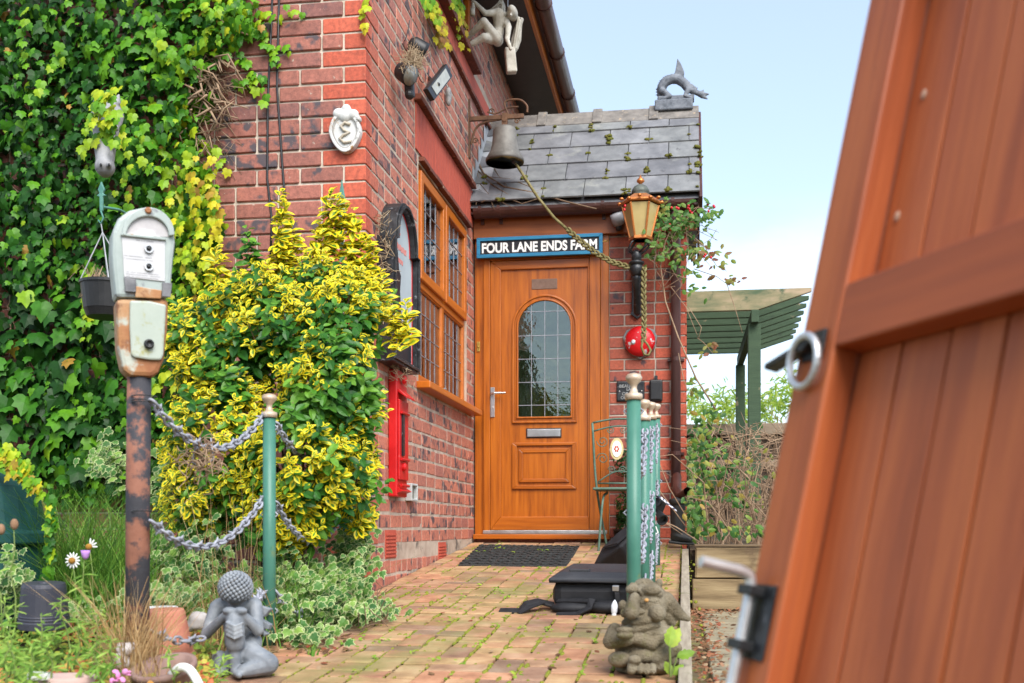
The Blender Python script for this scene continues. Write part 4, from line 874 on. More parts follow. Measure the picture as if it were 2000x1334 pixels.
MB().ell(Z8(700, 1010, -.055), (.035, .012, .012)).build('moss', M['moss'], dr_, smooth=True)

# --- bell on its bracket, with rope
M['bell'] = pm('tarnished_bronze', [(.10, .093, .082), (.165, .155, .14), (.23, .22, .20)], 9, .62, metal=.2, bump=.15, wear=[((.25, .26, .24), 14, .62, .15)])
M['bell_in'] = pm('bronze_inside', [(.30, .17, .04), (.42, .26, .07)], 9, .5, metal=.6, bump=.1)
BY = 7.53; m1 = 7.6 / F
bl = thing('hanging_bell', atY(986, 320, BY), 'tarnished bronze bell hanging from a scrolled iron wall bracket', 'bell')
c0 = atY(986, 0, BY); zf = lambda py: atY(986, py, BY).z
prof = [(.001, zf(249)), (.074, zf(250.5)), (.086, zf(256)), (.088, zf(268)), (.093, zf(282)), (.104, zf(295)), (.123, zf(304)), (.141, zf(313)), (.139, zf(318)), (.122, zf(317)), (.10, zf(300)), (.08, zf(280)), (.07, zf(262)), (.001, zf(258))]
MB().lathe([(r_, z_) for r_, z_ in prof[:9]], (c0.x, BY, 0), n=32).build('bell', M['bell'], bl, smooth=True)
MB().lathe([(r_, z_) for r_, z_ in prof[8:]], (c0.x, BY, 0), n=32).build('bell_mouth', M['bell_in'], bl, smooth=True)
MB().tube([(c0.x + .02, BY, zf(262)), (c0.x + .075, BY - .02, zf(318))], [.008, .012], 8).ell((c0.x + .075, BY - .02, zf(318)), .022).build('clapper', M['iron'], bl, smooth=True)
b = MB(); zA = zf(228); b.bb(WX + .004, c0.x + .14, BY - .012, BY + .012, zA - .018, zA + .012).bb(WX + .001, WX + .012, BY - .015, BY + .015, zf(305), zf(190))
b.tube(spl([(WX + .02, BY, zf(278)), (WX + .05, BY, zf(250)), (WX + .12, BY, zf(237)), (WX + .3, BY, zA - .01)]), .009, 8)
b.tube(spl([(WX + .3, BY, zA), (c0.x + .0, BY, zf(200)), (c0.x + .1, BY, zf(196)), (c0.x + .16, BY, zf(208)), (c0.x + .165, BY, zf(222))]), .008, 8)
b.tube(spl([(WX + .14, BY, zf(217)), (WX + .2, BY, zf(221)), (WX + .3, BY, zf(211)), (c0.x + .1, BY, zf(210))]), .006, 8)
for (x_, y_) in ((WX + .17, 216), (WX + .05, 272), (c0.x + .09, 238)): b.tube([(x_ + .022 * (1 - k / 20) * math.cos(k * .5), BY, zf(y_) + .022 * (1 - k / 20) * math.sin(k * .5)) for k in range(18)], .005, 6)
b.bb(c0.x - .02, c0.x + .02, BY - .02, BY + .02, zf(252), zf(222)).tube([(c0.x, BY - .026, zf(236)), (c0.x, BY + .026, zf(236))], .014, 10)
b.build('bracket', pm('rusty_iron', [(.10, .05, .03), (.19, .10, .055)], 20, .7, bump=.5, metal=.3), bl)
M['rope'] = pm('weathered_rope', [(.09, .075, .025), (.17, .145, .055), (.24, .21, .10)], 30, .9, bump=.8, bscale=120)
rp = thing('bell_rope', atY(1262, 695, 7.36), 'olive plaited bell pull rope draped from the bell to the lantern bracket', 'rope')
MB().tube([(c0.x + .078, BY - .02, zf(320)), atY(1050, 385, 7.48), atY(1082, 425, 7.45), atY(1110, 450, 7.42)], .0105, 8).build('straight_length', M['rope'], rp, smooth=True)
def braid(path, rad, pitch, n, r_):
    P3 = []; L_ = [0]
    for p, q in zip(path, path[1:]): L_.append(L_[-1] + (q - p).length)
    steps = int(L_[-1] / .007); out = MB(); x0_, y0_, d0 = frame(path[-1] - path[0], (0, 1, 0))
    for k in range(n):
        pts = []
        for i in range(steps + 1):
            s_ = L_[-1] * i / steps; j = max(0, min(len(L_) - 2, int(np.searchsorted(L_, s_)) - 1)); t = (s_ - L_[j]) / (L_[j + 1] - L_[j]); c = path[j].lerp(path[j + 1], t)
            ph = 2 * math.pi * (s_ / pitch + k / n); pts.append(c + x0_ * math.sin(ph) * rad + y0_ * math.sin(2 * ph) * rad * .5)
        out.tube(pts, r_, 6)
    return out
path1 = [atY(px, py, 7.41) for px, py in ((1108, 448), (1130, 468), (1160, 492), (1195, 512), (1236, 524))]
braid(path1, .015, .13, 3, .0085).build('plaited_length', M['rope'], rp, smooth=True)
path2 = [atY(px, py, 7.36) for px, py in ((1258, 522), (1257, 570), (1258, 620), (1257, 668))]
braid(path2, .014, .12, 3, .0075).build('plaited_length', M['rope'], rp, smooth=True)
MB().tube([atY(px, py, 7.34) for px, py in ((1256, 662), (1253, 678), (1258, 692), (1267, 694), (1271, 684), (1264, 672), (1257, 664))], .0085, 7).build('loop', M['rope'], rp, smooth=True)

# --- winged figure under the eaves
M['stone_pale'] = pm('pale_weathered_resin', [(.36, .33, .27), (.52, .49, .42), (.62, .59, .52)], 16, .75, bump=.4, bscale=70, wear=[((.13, .11, .08), 20, .66, .1)])
def Z7(zx, zy, d=0): return atD(880 + zx / 7.41, zy / 7.41, 7.55 + d)
s7 = 7.55 / F / 7.41
b = MB(); b.cap(Z7(690, 210, -.05), Z7(700, 400), 92 * s7, 80 * s7).ell(Z7(670, 560), (95 * s7, .09, 85 * s7)).cap(Z7(700, 430), Z7(670, 540), 80 * s7, 85 * s7)
b.cap(Z7(660, 560, -.04), Z7(480, 310, -.14), 80 * s7, 58 * s7).cap(Z7(480, 310, -.14), Z7(260, 530, -.06), 58 * s7, 36 * s7).cap(Z7(260, 530, -.06), Z7(195, 430, -.08), 36 * s7, 24 * s7)
b.cap(Z7(600, 570, -.02), Z7(480, 540, -.12), 72 * s7, 60 * s7).cap(Z7(480, 540, -.12), Z7(300, 640, -.1), 55 * s7, 42 * s7)
b.cap(Z7(660, 190, -.06), Z7(500, 190, -.1), 55 * s7, 42 * s7).cap(Z7(500, 190, -.1), Z7(360, 40, -.12), 42 * s7, 26 * s7).cap(Z7(360, 40, -.12), Z7(320, 20, -.12), 28 * s7, 24 * s7)
b.cap(Z7(790, 300, -.02), Z7(840, 390, -.05), 60 * s7, 46 * s7).cap(Z7(840, 390, -.05), Z7(820, 570, -.12), 46 * s7, 38 * s7).cap(Z7(820, 570, -.12), Z7(870, 710, -.14), 34 * s7, 26 * s7)
b.cap(Z7(760, 230), Z7(860, 220), 52 * s7, 50 * s7).ell(Z7(895, 190, -.03), (78 * s7, .09, 88 * s7)).cap(Z7(870, 110, -.02), Z7(860, 85, -.02), 22 * s7, 12 * s7).ell(Z7(870, 225, -.09), (20 * s7, .02, 18 * s7))
wf_ = thing('winged_figure', Z7(690, 660), 'pale stone-coloured winged figure hanging under the house eaves', 'statue')
b.build('body', M['stone_pale'], wf_, remesh=.0065, smoothit=2)
def wing(pts, d0, d1):
    n_ = len(pts); w_ = MB(); v = [Z7(x_, y_, d0 + (d1 - d0) * i / n_) for i, (x_, y_) in enumerate(pts)]
    w_.add(v + [q + Vector((.012, .03, .0)) for q in v], [tuple(range(n_)), tuple(range(2 * n_ - 1, n_ - 1, -1))] + [(i, i + n_, (i + 1) % n_ + n_, (i + 1) % n_) for i in range(n_)]); return w_
wing([(980, 250), (1035, 245), (1010, 330), (1000, 450), (995, 560), (950, 690), (890, 780), (860, 660), (880, 540), (920, 400)], .02, .10).build('wing', M['stone_pale'], wf_, bevel=.006)
wing([(540, 150), (640, 80), (700, 0), (735, -20), (765, 60), (765, 180), (730, 205), (650, 150)], .06, .10).build('wing', M['stone_pale'], wf_, bevel=.006)
for (a, e) in (((985, 260), (900, 720)), ((1000, 300), (930, 700)), ((740, 0), (745, 190)), ((720, 40), (580, 140))): MB().cap(Z7(*a, .015), Z7(*e, .05), 20 * s7, 14 * s7, 8).build('wing_rib', M['stone_pale'], wf_, smooth=True)
MB().cap(Z7(325, 60, -.12), Z7(330, 130, -.12), 24 * s7, 26 * s7).lathe([(36 * s7, 0), (36 * s7, .04), (30 * s7, .05)], Z7(320, 225, -.12), n=12).build('goblet', M['stone_pale'], wf_, smooth=True)
q = Z7(870, 740, .02); MB().box(Z7(870, 880, .02), (.075, .07, .175), rotm(R(4), R(-6), R(15))).build('pedestal', M['stone_pale'], wf_, bevel=.01)
MB().tube([Z7(830, 170, .0), Z7(825, -60, .0), Z7(825, -200, .05)], .003, 6).build('hanging_wire', M['steel'], wf_)

# --- security lights
M['lens'] = pm('dusty_lamp_glass', [(.16, .16, .14), (.30, .30, .27)], 12, .12, bump=.02, spec=.8)
M['nest'] = pm('dry_nest', [(.26, .19, .11), (.42, .33, .22)], 40, .95, bump=1, bscale=150)
def Zs(px, py, off=.1): return atX(px, py, WX + off)
lt = thing('twin_security_light', Zs(803, 150, .01), 'old black twin-head security light with a dry nest on the side wall', 'light')
MB().box(Zs(800, 140, .03), (.06, .07, .10)).build('wall_box', M['black'], lt, bevel=.01)
for (p, d, nm) in ((Zs(802, 148, .12), (.80, -.30, -.52), 'lamp_head'), (Zs(828, 103, .10), (.70, .55, -.45), 'lamp_head')):
    d = Vector(d).normalized(); MB().lathe([(.02, -.10), (.045, -.08), (.055, -.02), (.058, .0)], p, d, 18).build(nm, M['black'], lt, smooth=True); MB().lathe([(.052, -.004), (.052, .002), (.001, .008)], p, d, 18).build('lamp_lens', M['lens'], lt, smooth=True)
MB().box(Zs(800, 175, .07), (.05, .05, .085), rotm(R(15), 0, 0)).ell(Zs(800, 185, .10), .026).build('sensor', M['black'], lt, bevel=.01)
b = MB()
for k in range(260):
    c = Zs(808 + random.gauss(0, 8), 118 + random.gauss(0, 9), .09 + random.gauss(0, .03)); b.tube([c, c + rv(.018), c + rv(.028)], .0016, 4, False)
o = b.build('nest', M['nest'], lt); o['kind'] = 'stuff'
fl_ = thing('floodlight', Zs(862, 180, .01), 'slim black LED floodlight angled over the window', 'light')
cq = [Zs(835, 173, .11), Zs(849, 196, .13), Zs(885, 149, .15), Zs(873, 124, .13)]; fn_ = (cq[1] - cq[0]).cross(cq[3] - cq[0]).normalized()
if fn_.dot(cq[0] - Vector((0, 0, H))) < 0: fn_ = -fn_
def quad_slab(c4, n_, d0, d1): return MB().add([q + n_ * d0 for q in c4] + [q + n_ * d1 for q in c4], [(0, 1, 2, 3), (7, 6, 5, 4), (0, 4, 5, 1), (1, 5, 6, 2), (2, 6, 7, 3), (3, 7, 4, 0)])
quad_slab(cq, fn_, 0, .032).build('housing', M['black'], fl_, bevel=.005)
cc_ = sum(cq, Vector()) / 4; quad_slab([cc_.lerp(q, .72) for q in cq], fn_, -.003, .002).build('lens', pm('led_panel_glass', [(.30, .30, .25), (.42, .42, .36)], 9, .15, bump=0), fl_)
MB().tube([Zs(838, 152, .0), Zs(845, 160, .06), Zs(856, 165, .13)], .012, 8).tube([Zs(835, 165, .02), Zs(838, 190, .05), Zs(842, 185, .1)], .004, 6).build('arm', M['black'], fl_, smooth=True)
MB().ell(Zs(876, 188, .03), (.022, .022, .065)).build('motion_sensor', pm('grey_sensor', [(.10, .10, .10), (.35, .35, .34)], 30, .5), fl_, smooth=True)
b = MB()
for k in range(5): b.tube(curve(Zs(790 + k * 6, 80 + k * 14, .012), Zs(800 + k * 7, 40 + k * 30, .012), U_(.02, .05), 8), .003, 5)
b.build('cable', M['black'], lt)

# --- shield plaque
M['plaque'] = pm('chipped_white_plaster', [(.46, .45, .43), (.60, .60, .58)], 14, .6, bump=.4, wear=[((.20, .18, .16), 20, .60, .06), ((.34, .20, .09), 9, .60, .06)])
YP = WY - .035
pq = thing('snake_plaque', atY(674, 298, YP), 'chipped white oval plaque with a snake emblem on the house corner', 'plaque')
def PQ(px, py): q = atY(px, py, YP); return (q.x, q.z)
out = [PQ(674 + 31 * math.cos(R(a)) * (1 - .22 * max(0, -math.sin(R(a)))), 258 - 40 * math.sin(R(a)) ) for a in range(0, 360, 12)]
out2 = [((x - PQ(674, 258)[0]) * .80 + PQ(674, 258)[0], (z - PQ(674, 258)[1]) * .82 + PQ(674, 258)[1]) for x, z in out]
MB().prism(out, (0, YP, 0), (1, 0, 0), (0, 0, 1), (0, 1, 0), .03).ring(out, out2, (0, YP - .01, 0), (1, 0, 0), (0, 0, 1), (0, 1, 0), .012).build('shield', M['plaque'], pq, bevel=.004)
MB().ring([(x * .985 + PQ(674, 258)[0] * .015, z * .985 + PQ(674, 258)[1] * .015) for x, z in out2], [((x - PQ(674, 258)[0]) * .9 + PQ(674, 258)[0], (z - PQ(674, 258)[1]) * .92 + PQ(674, 258)[1]) for x, z in out2], (0, YP - .004, 0), (1, 0, 0), (0, 0, 1), (0, 1, 0), .005).build('border', pm('grey_line', [(.25, .23, .21), (.4, .38, .35)], 20, .7), pq)
MB().tube([Vector((PQ(x, y)[0], YP - .004, PQ(x, y)[1])) for x, y in ((684, 244), (674, 240), (666, 247), (672, 255), (682, 259), (672, 264), (664, 271), (672, 279), (686, 276))], .008, 8).build('snake', pm('old_gilt', [(.38, .32, .24), (.5, .44, .36)], 20, .6), pq, smooth=True)
b = MB()
for (x, y, r_) in ((660, 222, 11), (676, 212, 9), (690, 224, 11), (674, 225, 14), (700, 233, 6)): b.ell((PQ(x, y)[0], YP + .005, PQ(x, y)[1]), (r_ * .0026, .022, r_ * .0026))
b.build('crest', M['plaque'], pq, remesh=.006, smoothit=1)
# --- cables on the front wall
for (pl, lb_) in ((((533, -30), (528, 90), (523, 200), (522, 350), (531, 430), (528, 520)), 'left of two black cables running down the brick front'), (((546, -30), (543, 80), (541, 170), (552, 330), (560, 430), (572, 520)), 'right of two black cables running down the brick front')):
    one('cable', MB().tube([atY(x, y, WY - .014) for x, y in pl], .0062, 8), M['black'], lb_, 'cable', smooth=True)

# --- arched board on the side wall
M['grey_panel'] = pm('pale_blue_grey_panel', [(.36, .42, .45), (.50, .56, .58)], 2.5, .45, bump=.05)
AX = WX + .055; y0, y1, zb, zs, ztp = 5.21, 5.73, 1.755, 2.40, 2.63
ab = thing('arched_board', (AX, (y0 + y1) / 2, zb), 'black-framed arched picture board with a grey panel on the side wall', 'sign')
def archo(k, n=14):
    ym_ = (y0 + y1) / 2; w_ = (y1 - y0) / 2 - k; ra = w_ - .05
    return [(y0 + k, zb + k), (y1 - k, zb + k), (y1 - k, zs - k * .4), (ym_ + ra, zs - k * .4 + .001)] + [(ym_ + ra * math.cos(math.pi * i / n), zs + .001 + (ztp - k - zs) * math.sin(math.pi * i / n)) for i in range(n + 1)] + [(y0 + k, zs - k * .4)]
UX = ((0, 1, 0), (0, 0, 1), (1, 0, 0))
MB().prism(archo(.03), (AX - .05, 0, 0), *UX, .055).build('panel', M['grey_panel'], ab)
MB().ring(archo(0), archo(.036), (AX - .054, 0, 0), *UX, .09).build('frame', M['iron'], ab, bevel=.008)
MB().ring(archo(.012), archo(.028), (AX + .037, 0, 0), *UX, .012).build('frame_bead', M['iron'], ab, bevel=.004)
MB().ring(archo(.038), archo(.045), (AX + .0055, 0, 0), *UX, .003).build('red_line', pm('red_line', [(.5, .02, .02), (.6, .03, .03)], 9), ab)
fig = [(.0, .0), (.42, .0), (.42, .12), (.38, .25), (.33, .12), (.30, .28), (.24, .14), (.18, .5), (.20, .62), (.16, .66), (.13, .80), (.10, .66), (.06, .62), (.10, .52), (.05, .3)]
MB().prism([(y0 + .06 + a * .95, zb + .055 + b_ * .70) for a, b_ in fig], (AX + .0055, 0, 0), *UX, .002).build('silhouette', M['board'], ab)
b = MB(); rr_ = [(.20, 2.46, .04, .012), (.214, 2.448, .012, .04)] + [(.12 + k * .028, 2.38 - (k % 2) * .004, .018, .03) for k in range(9)] + [(.17 + k * .026, 2.31, .016, .024) for k in range(5)]
for (a, z_, w_, h_) in rr_: b.bb(AX + .0055, AX + .0068, y0 + a, y0 + a + w_, z_, z_ + h_)
b.build('faded_lettering', pm('pink_red_paint', [(.62, .16, .13), (.70, .28, .24)], 9), ab)
b = MB()
for k in range(160):
    c = Vector((AX + U_(-.05, .03), y0 - .02 + random.gauss(0, .015), U_(1.95, 2.5))) if k < 120 else Vector((AX + U_(-.04, .04), y0 + U_(.1, .4), zb - U_(0, .07))); b.tube([c, c + rv(.02), c + rv(.03)], .0016, 4, False)
o = b.build('cobweb_debris', M['nest'], ab); o['kind'] = 'stuff'

# --- red wall cabinet
M['red'] = pm('bright_red_paint', [(.45, .008, .010), (.58, .014, .016)], 8, .38, bump=.08, wear=[((.42, .22, .20), 34, .68, .05)])
rc = thing('red_vending_cabinet', (WX + .03, 5.52, 1.06), 'narrow bright red metal vending cabinet fixed below the arched board', 'cabinet')
X0, X1, ya, yb, za, zb_ = WX + .003, WX + .05, 5.42, 5.63, 1.065, 1.745
MB().bb(X0, X1, ya, yb, za, zb_).build('case', M['red'], rc, bevel=.006)
MB().bb(X1, X1 + .012, ya + .015, yb - .015, za + .09, zb_ - .16).build('front_panel', M['red'], rc, bevel=.004)
MB().prism([(X1, 0), (X1 + .05, -.045), (X1 + .05, -.055), (X1, -.02)], (0, ya + .02, zb_ - .10), (1, 0, 0), (0, 0, 1), (0, 1, 0), .16).build('hood', M['red'], rc, bevel=.002)
MB().bb(X1 + .012, X1 + .022, ya + .05, ya + .085, za + .22, za + .44).build('slot', M['iron'], rc)
b = MB()
for z_ in (za + .20, za + .45, za + .06): b.tube([(X1 + .02, ya + .02, z_), (X1 + .02, yb - .04, z_)], .008, 8)
for z_ in (za + .16, zb_ - .05): b.lathe([(.022, 0), (.022, .012), (.014, .02)], (X1 + .012, ya + .08, z_), (1, 0, 0), 12)
b.build('handles', M['red'], rc)
MB().prism([(X1, 0), (X1 + .03, -.02), (X1, -.03)], (0, ya + .01, za + .05), (1, 0, 0), (0, 0, 1), (0, 1, 0), .19).build('tray', M['red'], rc)
# --- vent box
a = atX(804, 960, WX + .02); vb = thing('vent_box', (WX + .02, a.y, a.z - .05), 'small grey square vent box beside the red cabinet', 'vent')
MB().ring([(a.y - .07, a.z - .055), (a.y + .07, a.z - .055), (a.y + .07, a.z + .045), (a.y - .07, a.z + .045)], [(a.y - .055, a.z - .042), (a.y + .055, a.z - .042), (a.y + .055, a.z + .032), (a.y - .055, a.z + .032)], (WX, 0, 0), *UX, .04).build('frame', pm('pale_grey_plastic', [(.38, .39, .38), (.5, .51, .5)], 12, .6), vb, bevel=.004)
MB().bb(WX + .004, WX + .02, a.y - .055, a.y + .055, a.z - .042, a.z + .032).build('mesh', pm('dirty_mesh', [(.16, .15, .12), (.26, .25, .21)], 60, .8), vb)

# --- copper lantern
M['copper'] = pm('aged_copper', [(.42, .13, .035), (.58, .21, .06), (.50, .16, .05)], 16, .38, metal=.7, bump=.15, wear=[((.16, .07, .03), 14, .62, .12)])
M['frost'] = pm('frosted_yellow_glass', [(.36, .27, .10), (.50, .39, .17)], 5, .3, bump=.03)
YL = 7.42; ml = 7.45 / F
def LZ(py): return atY(1250, py, YL).z
cx = atY(1251, 430, YL).x
ln_ = thing('copper_lantern', (cx, YL, LZ(625)), 'copper coach lantern on a black iron wall bracket beside the door', 'lantern')
def hexp(r_, z_, a0=0): return [Vector((cx + r_ * math.cos(R(a0 + 60 * k)), YL + r_ * math.sin(R(a0 + 60 * k)), z_)) for k in range(6)]
T_, B_ = hexp(.128, LZ(403)), hexp(.072, LZ(466))
b = MB()
for k in range(6): b.beam(T_[k], B_[k], .02, .014, (1, 0, 0))
b.lathe([(.145, LZ(401)), (.152, LZ(398)), (.14, LZ(394)), (.08, LZ(383)), (.06, LZ(383)), (.055, LZ(394)), (.13, LZ(402))], (cx, YL, 0), n=6).lathe([(.085, LZ(470)), (.085, LZ(464)), (.06, LZ(464)), (.06, LZ(470))], (cx, YL, 0), n=6)
b.build('lantern_frame', M['copper'], ln_, bevel=.003)
for k in range(6):
    j = (k + 1) % 6; MB().add([T_[k] * 1, T_[j] * 1, B_[j] * 1, B_[k] * 1], [(0, 1, 2, 3)]).build('lantern_pane', M['frost'], ln_)
b = MB()
for k in range(12): b.ell((cx + .148 * math.cos(R(30 * k)), YL + .148 * math.sin(R(30 * k)), LZ(397) + (.012 if k % 2 else 0)), (.016, .016, .012), None, 8, 6)
b.build('scalloped_rim', M['copper'], ln_, smooth=True)
MB().lathe([(.07, LZ(385)), (.055, LZ(381)), (.064, LZ(378)), (.062, LZ(372)), (.045, LZ(365)), (.02, LZ(361)), (.001, LZ(361))], (cx, YL, 0), n=20).build('chimney', pm('verdigris', [(.07, .08, .07), (.15, .17, .15)], 20, .6, metal=.4), ln_, smooth=True)
MB().lathe([(.008, LZ(361)), (.010, LZ(359)), (.028, LZ(355)), (.026, LZ(352)), (.010, LZ(347)), (.001, LZ(341))], (cx, YL, 0), n=14).build('finial', M['copper'], ln_, smooth=True)
bx = atY(1243, 540, YL).x; b = MB()
for k in range(4):
    a = R(90 * k + 45); b.tube([Vector((cx + .045 * math.cos(a), YL + .045 * math.sin(a), LZ(468))), Vector((cx + .085 * math.cos(a), YL + .085 * math.sin(a), LZ(477))), Vector((bx + .075 * math.cos(a), YL + .075 * math.sin(a), LZ(488))), Vector((bx + .02 * math.cos(a), YL + .02 * math.sin(a), LZ(496)))], .007, 8)
b.lathe([(.034, LZ(514)), (.036, LZ(496)), (.03, LZ(492)), (.012, LZ(488))], (bx, YL, 0), n=16).lathe([(.03, LZ(520)), (.055, LZ(515)), (.055, LZ(512)), (.034, LZ(509))], (bx, YL, 0), n=18).lathe([(.02, LZ(541)), (.038, LZ(537)), (.052, LZ(528)), (.05, LZ(521)), (.03, LZ(515))], (bx, YL, 0), n=20)
b.cap((bx, YL, LZ(543)), (bx, YL + .05, LZ(566)), .03, .022).cap((bx, YL + .05, LZ(566)), (bx, YL + .16, LZ(600)), .022, .028)
b.build('bracket_arm', M['iron'], ln_, smooth=True)
a, e, c, d = rect(1231, 536, 1258, 624, DY - .02); MB().prism([(a + .01, c + .06), (a, c + .04), ((a + e) / 2, c), (e, c + .04), (e - .01, c + .06), (e - .012, d - .04), (e, d), (a, d), (a + .012, d - .04)], (0, DY - .03, 0), (1, 0, 0), (0, 0, 1), (0, 1, 0), .022).bb((a + e) / 2 - .012, (a + e) / 2 + .012, DY - .05, DY - .03, c + .05, d - .1).build('wall_plate', M['iron'], ln_, bevel=.005)
# --- sensor under the gutter
c = atY(1207, 428, DY - .11); b = thing('wall_sensor', c, 'small grey motion sensor under the porch gutter', 'sensor')
MB().lathe([(.001, -.04), (.045, -.038), (.05, 0), (.046, .045), (.001, .05)], c, (-.3, -.5, .8), 16).build('body', pm('grey_plastic', [(.20, .21, .23), (.34, .35, .37)], 12, .35), b, smooth=True); MB().tube([c + Vector((0, 0, -.035)), c + Vector((.01, .02, -.075))], .024, 10).tube([c + Vector((.01, .02, -.06)), Vector((c.x + .02, DY - .02, c.z - .04))], .012, 8).build('mount', M['black'], b, smooth=True)
# --- red alarm bell
M['red_chip'] = pm('chipped_red_enamel', [(.52, .006, .010), (.62, .010, .014)], 8, .3, bump=.05, wear=[((.55, .53, .52), 13, .60, .03)])
c = atY(1250, 667, DY - .03); fb_ = thing('alarm_bell', c - Vector((0, 0, .12)), 'round red alarm bell with chipped paint on a grey backplate', 'alarm bell')
sh = [(.125, .035), (.10, .085), (0, .12), (-.10, .085), (-.125, .035), (-.11, -.04), (-.07, -.09), (0, -.13), (.07, -.09), (.11, -.04)]
MB().prism(sh, (c.x, DY - .028, c.z), (1, 0, 0), (0, 0, 1), (0, 1, 0), .025).build('backplate', pm('grey_cast_metal', [(.15, .16, .16), (.25, .26, .26)], 20, .6, bump=.3), fb_, bevel=.006)
MB().lathe([(.108, 0), (.112, .012), (.104, .03), (.085, .045), (.05, .056), (.001, .06)], (c.x, DY - .028, c.z), (0, -1, 0), 32).build('gong', M['red_chip'], fb_, smooth=True)
q = Vector((c.x - .045, DY - .078, c.z - .012)); MB().lathe([(.018, -.02), (.018, .006), (.012, .008), (.011, .014), (.001, .014)], q, (0, -1, 0), 14).build('bolt', M['steel'], fb_)
# --- cast plaque and key safe
a, e, c, d = rect(1204, 744, 1259, 784, DY - .02); cp = thing('cast_plaque', ((a + e) / 2, DY - .02, c), 'small dark cast plaque with raised lettering behind the post knob', 'plaque')
MB().bb(a, e, DY - .022, DY - .002, c, d).build('plate', M['iron'], cp, bevel=.012)
mt_ = pm('worn_raised_letters', [(.25, .26, .26), (.42, .43, .42)], 30, .6)
for (t_, x0_, x1_, yy0, yy1) in (('BEAU', 1210, 1231, 751, 757), ('LAD', 1224, 1238, 757.5, 763), ('OR', 1215, 1228, 766, 772), ('OLD', 1212.5, 1229, 773.5, 779.5)): text(t_, 'lettering', mt_, cp, P(x0_, 760, DY - .02)[0], P(x1_, 760, DY - .02)[0], P(1230, yy1, DY - .02)[1], P(1230, yy0, DY - .02)[1], DY - .022, .003, .01)
MB().ell((a + .022, DY - .023, (c + d) / 2), .006).ell((e - .022, DY - .023, (c + d) / 2), .006).build('screw', M['steel'], cp)
a, e, c, d = rect(1268, 741, 1294, 784, DY - .05); ks = thing('key_safe', ((a + e) / 2, DY - .03, c), 'small black key safe to the right of the cast plaque', 'key safe')
MB().bb(a, e, DY - .055, DY - .002, c, d).build('case', M['black'], ks, bevel=.014); MB().bb(a + .012, e - .012, DY - .062, DY - .056, c + .015, d - .02).build('cover', M['black'], ks, bevel=.004); MB().bb((a + e) / 2 - .012, (a + e) / 2 + .012, DY - .04, DY - .01, d, d + .03).build('shackle', M['black'], ks, bevel=.004)
# --- green posts and chains
M['post'] = pm('sea_green_post_paint', [(.032, .125, .090), (.05, .165, .12), (.065, .195, .145)], 5, .42, bump=.1, wear=[((.20, .19, .04), 6, .66, .12), ((.30, .34, .30), 40, .72, .05)])
M['knob'] = pm('worn_brass_knob', [(.42, .30, .20), (.62, .50, .38)], 14, .45, metal=.35, bump=.2, wear=[((.70, .66, .60), 12, .58, .1)])
M['chain'] = pm('grey_plastic_chain', [(.20, .21, .25), (.34, .35, .40)], 14, .5, bump=.1)
def post(p, h, label, r_=.024, knob=True, grp=None):
    t = thing('chain_post', p, label, 'post', grp); x, y, z = p
    MB().lathe([(r_, -.1), (r_, h - .09)], (x, y, z), n=20).build('shaft', M['post'], t, smooth=True)
    if knob: MB().lathe([(r_ * 1.22, h - .092), (r_ * 1.25, h - .08), (r_ * 1.2, h - .072), (r_ * .62, h - .068), (r_ * .42, h - .05), (r_ * .55, h - .04), (r_ * 1.1, h - .026), (r_ * 1.2, h - .016), (r_ * .95, h - .006), (.001, h)], (x, y, z), n=20).build('knob', M['knob'], t, smooth=True)
    b = MB()
    for z_ in (h - .13, h * .52, h * .14):
        b.tube([(x + .034 * math.cos(a), y - .0 + .0 * a, z + z_ + .012 * math.sin(a)) for a in [k * math.pi / 4 for k in range(9)]], .003, 6)
    b.build('eye', M['chain'], t)
    return t
RP = []
for i, (d_, lb_) in enumerate(((3.6, 'nearest green chain post right of the path, behind the gargoyle'), (4.5, 'second green post from the front in the right-hand row'), (5.4, 'third green post from the front in the right-hand row'), (6.4, 'farthest green chain post in the right-hand row by the porch'))):
    Y = d_ / 1.012; h = (.985, .93, .95, .975)[i]; RP.append((Vector((-.172, Y, pz(Y))), h)); post(RP[-1][0], h, lb_, grp='green chain posts')
LPp = [(onpath(526, 1262), .0), (atD(672, 1150, 4.85), .0)]
lp0 = LPp[0][0]; lp0.z = pz(lp0.y); hL = atD(526, 768, (-SY * lp0.x + CY * lp0.y)).z - lp0.z
post(lp0, hL, 'green chain post left of the path in front of the yellow shrub', grp='green chain posts')
lp1 = Vector((LPp[1][0].x, LPp[1][0].y, pz(LPp[1][0].y))); post(lp1, .93, 'green chain post half hidden by the yellow shrub at the house corner', grp='green chain posts')
def link_mesh(spiked):
    b = MB(); n_ = 14; b.tube([(.0115 * math.cos(2 * math.pi * k / n_) , 0, .021 * math.sin(2 * math.pi * k / n_)) for k in range(n_ + 1)], .0048, 7, False)
    if spiked: b.tube([(-.026, 0, .0), (-.016, 0, 0), (-.006, 0, 0)], [.0006, .005, .007], 7).tube([(.026, 0, .0), (.016, 0, 0), (.006, 0, 0)], [.0006, .005, .007], 7).tube([(0, -.024, .0), (0, -.012, 0), (0, 0, 0)], [.0006, .005, .006], 7)
    me = bpy.data.meshes.new('link'); me.from_pydata([tuple(q) for q in b.v], [], b.f); me.polygons.foreach_set('use_smooth', [True] * len(me.polygons)); me.materials.append(M['chain']); me.update(); return me
LKm = (link_mesh(False), link_mesh(True))
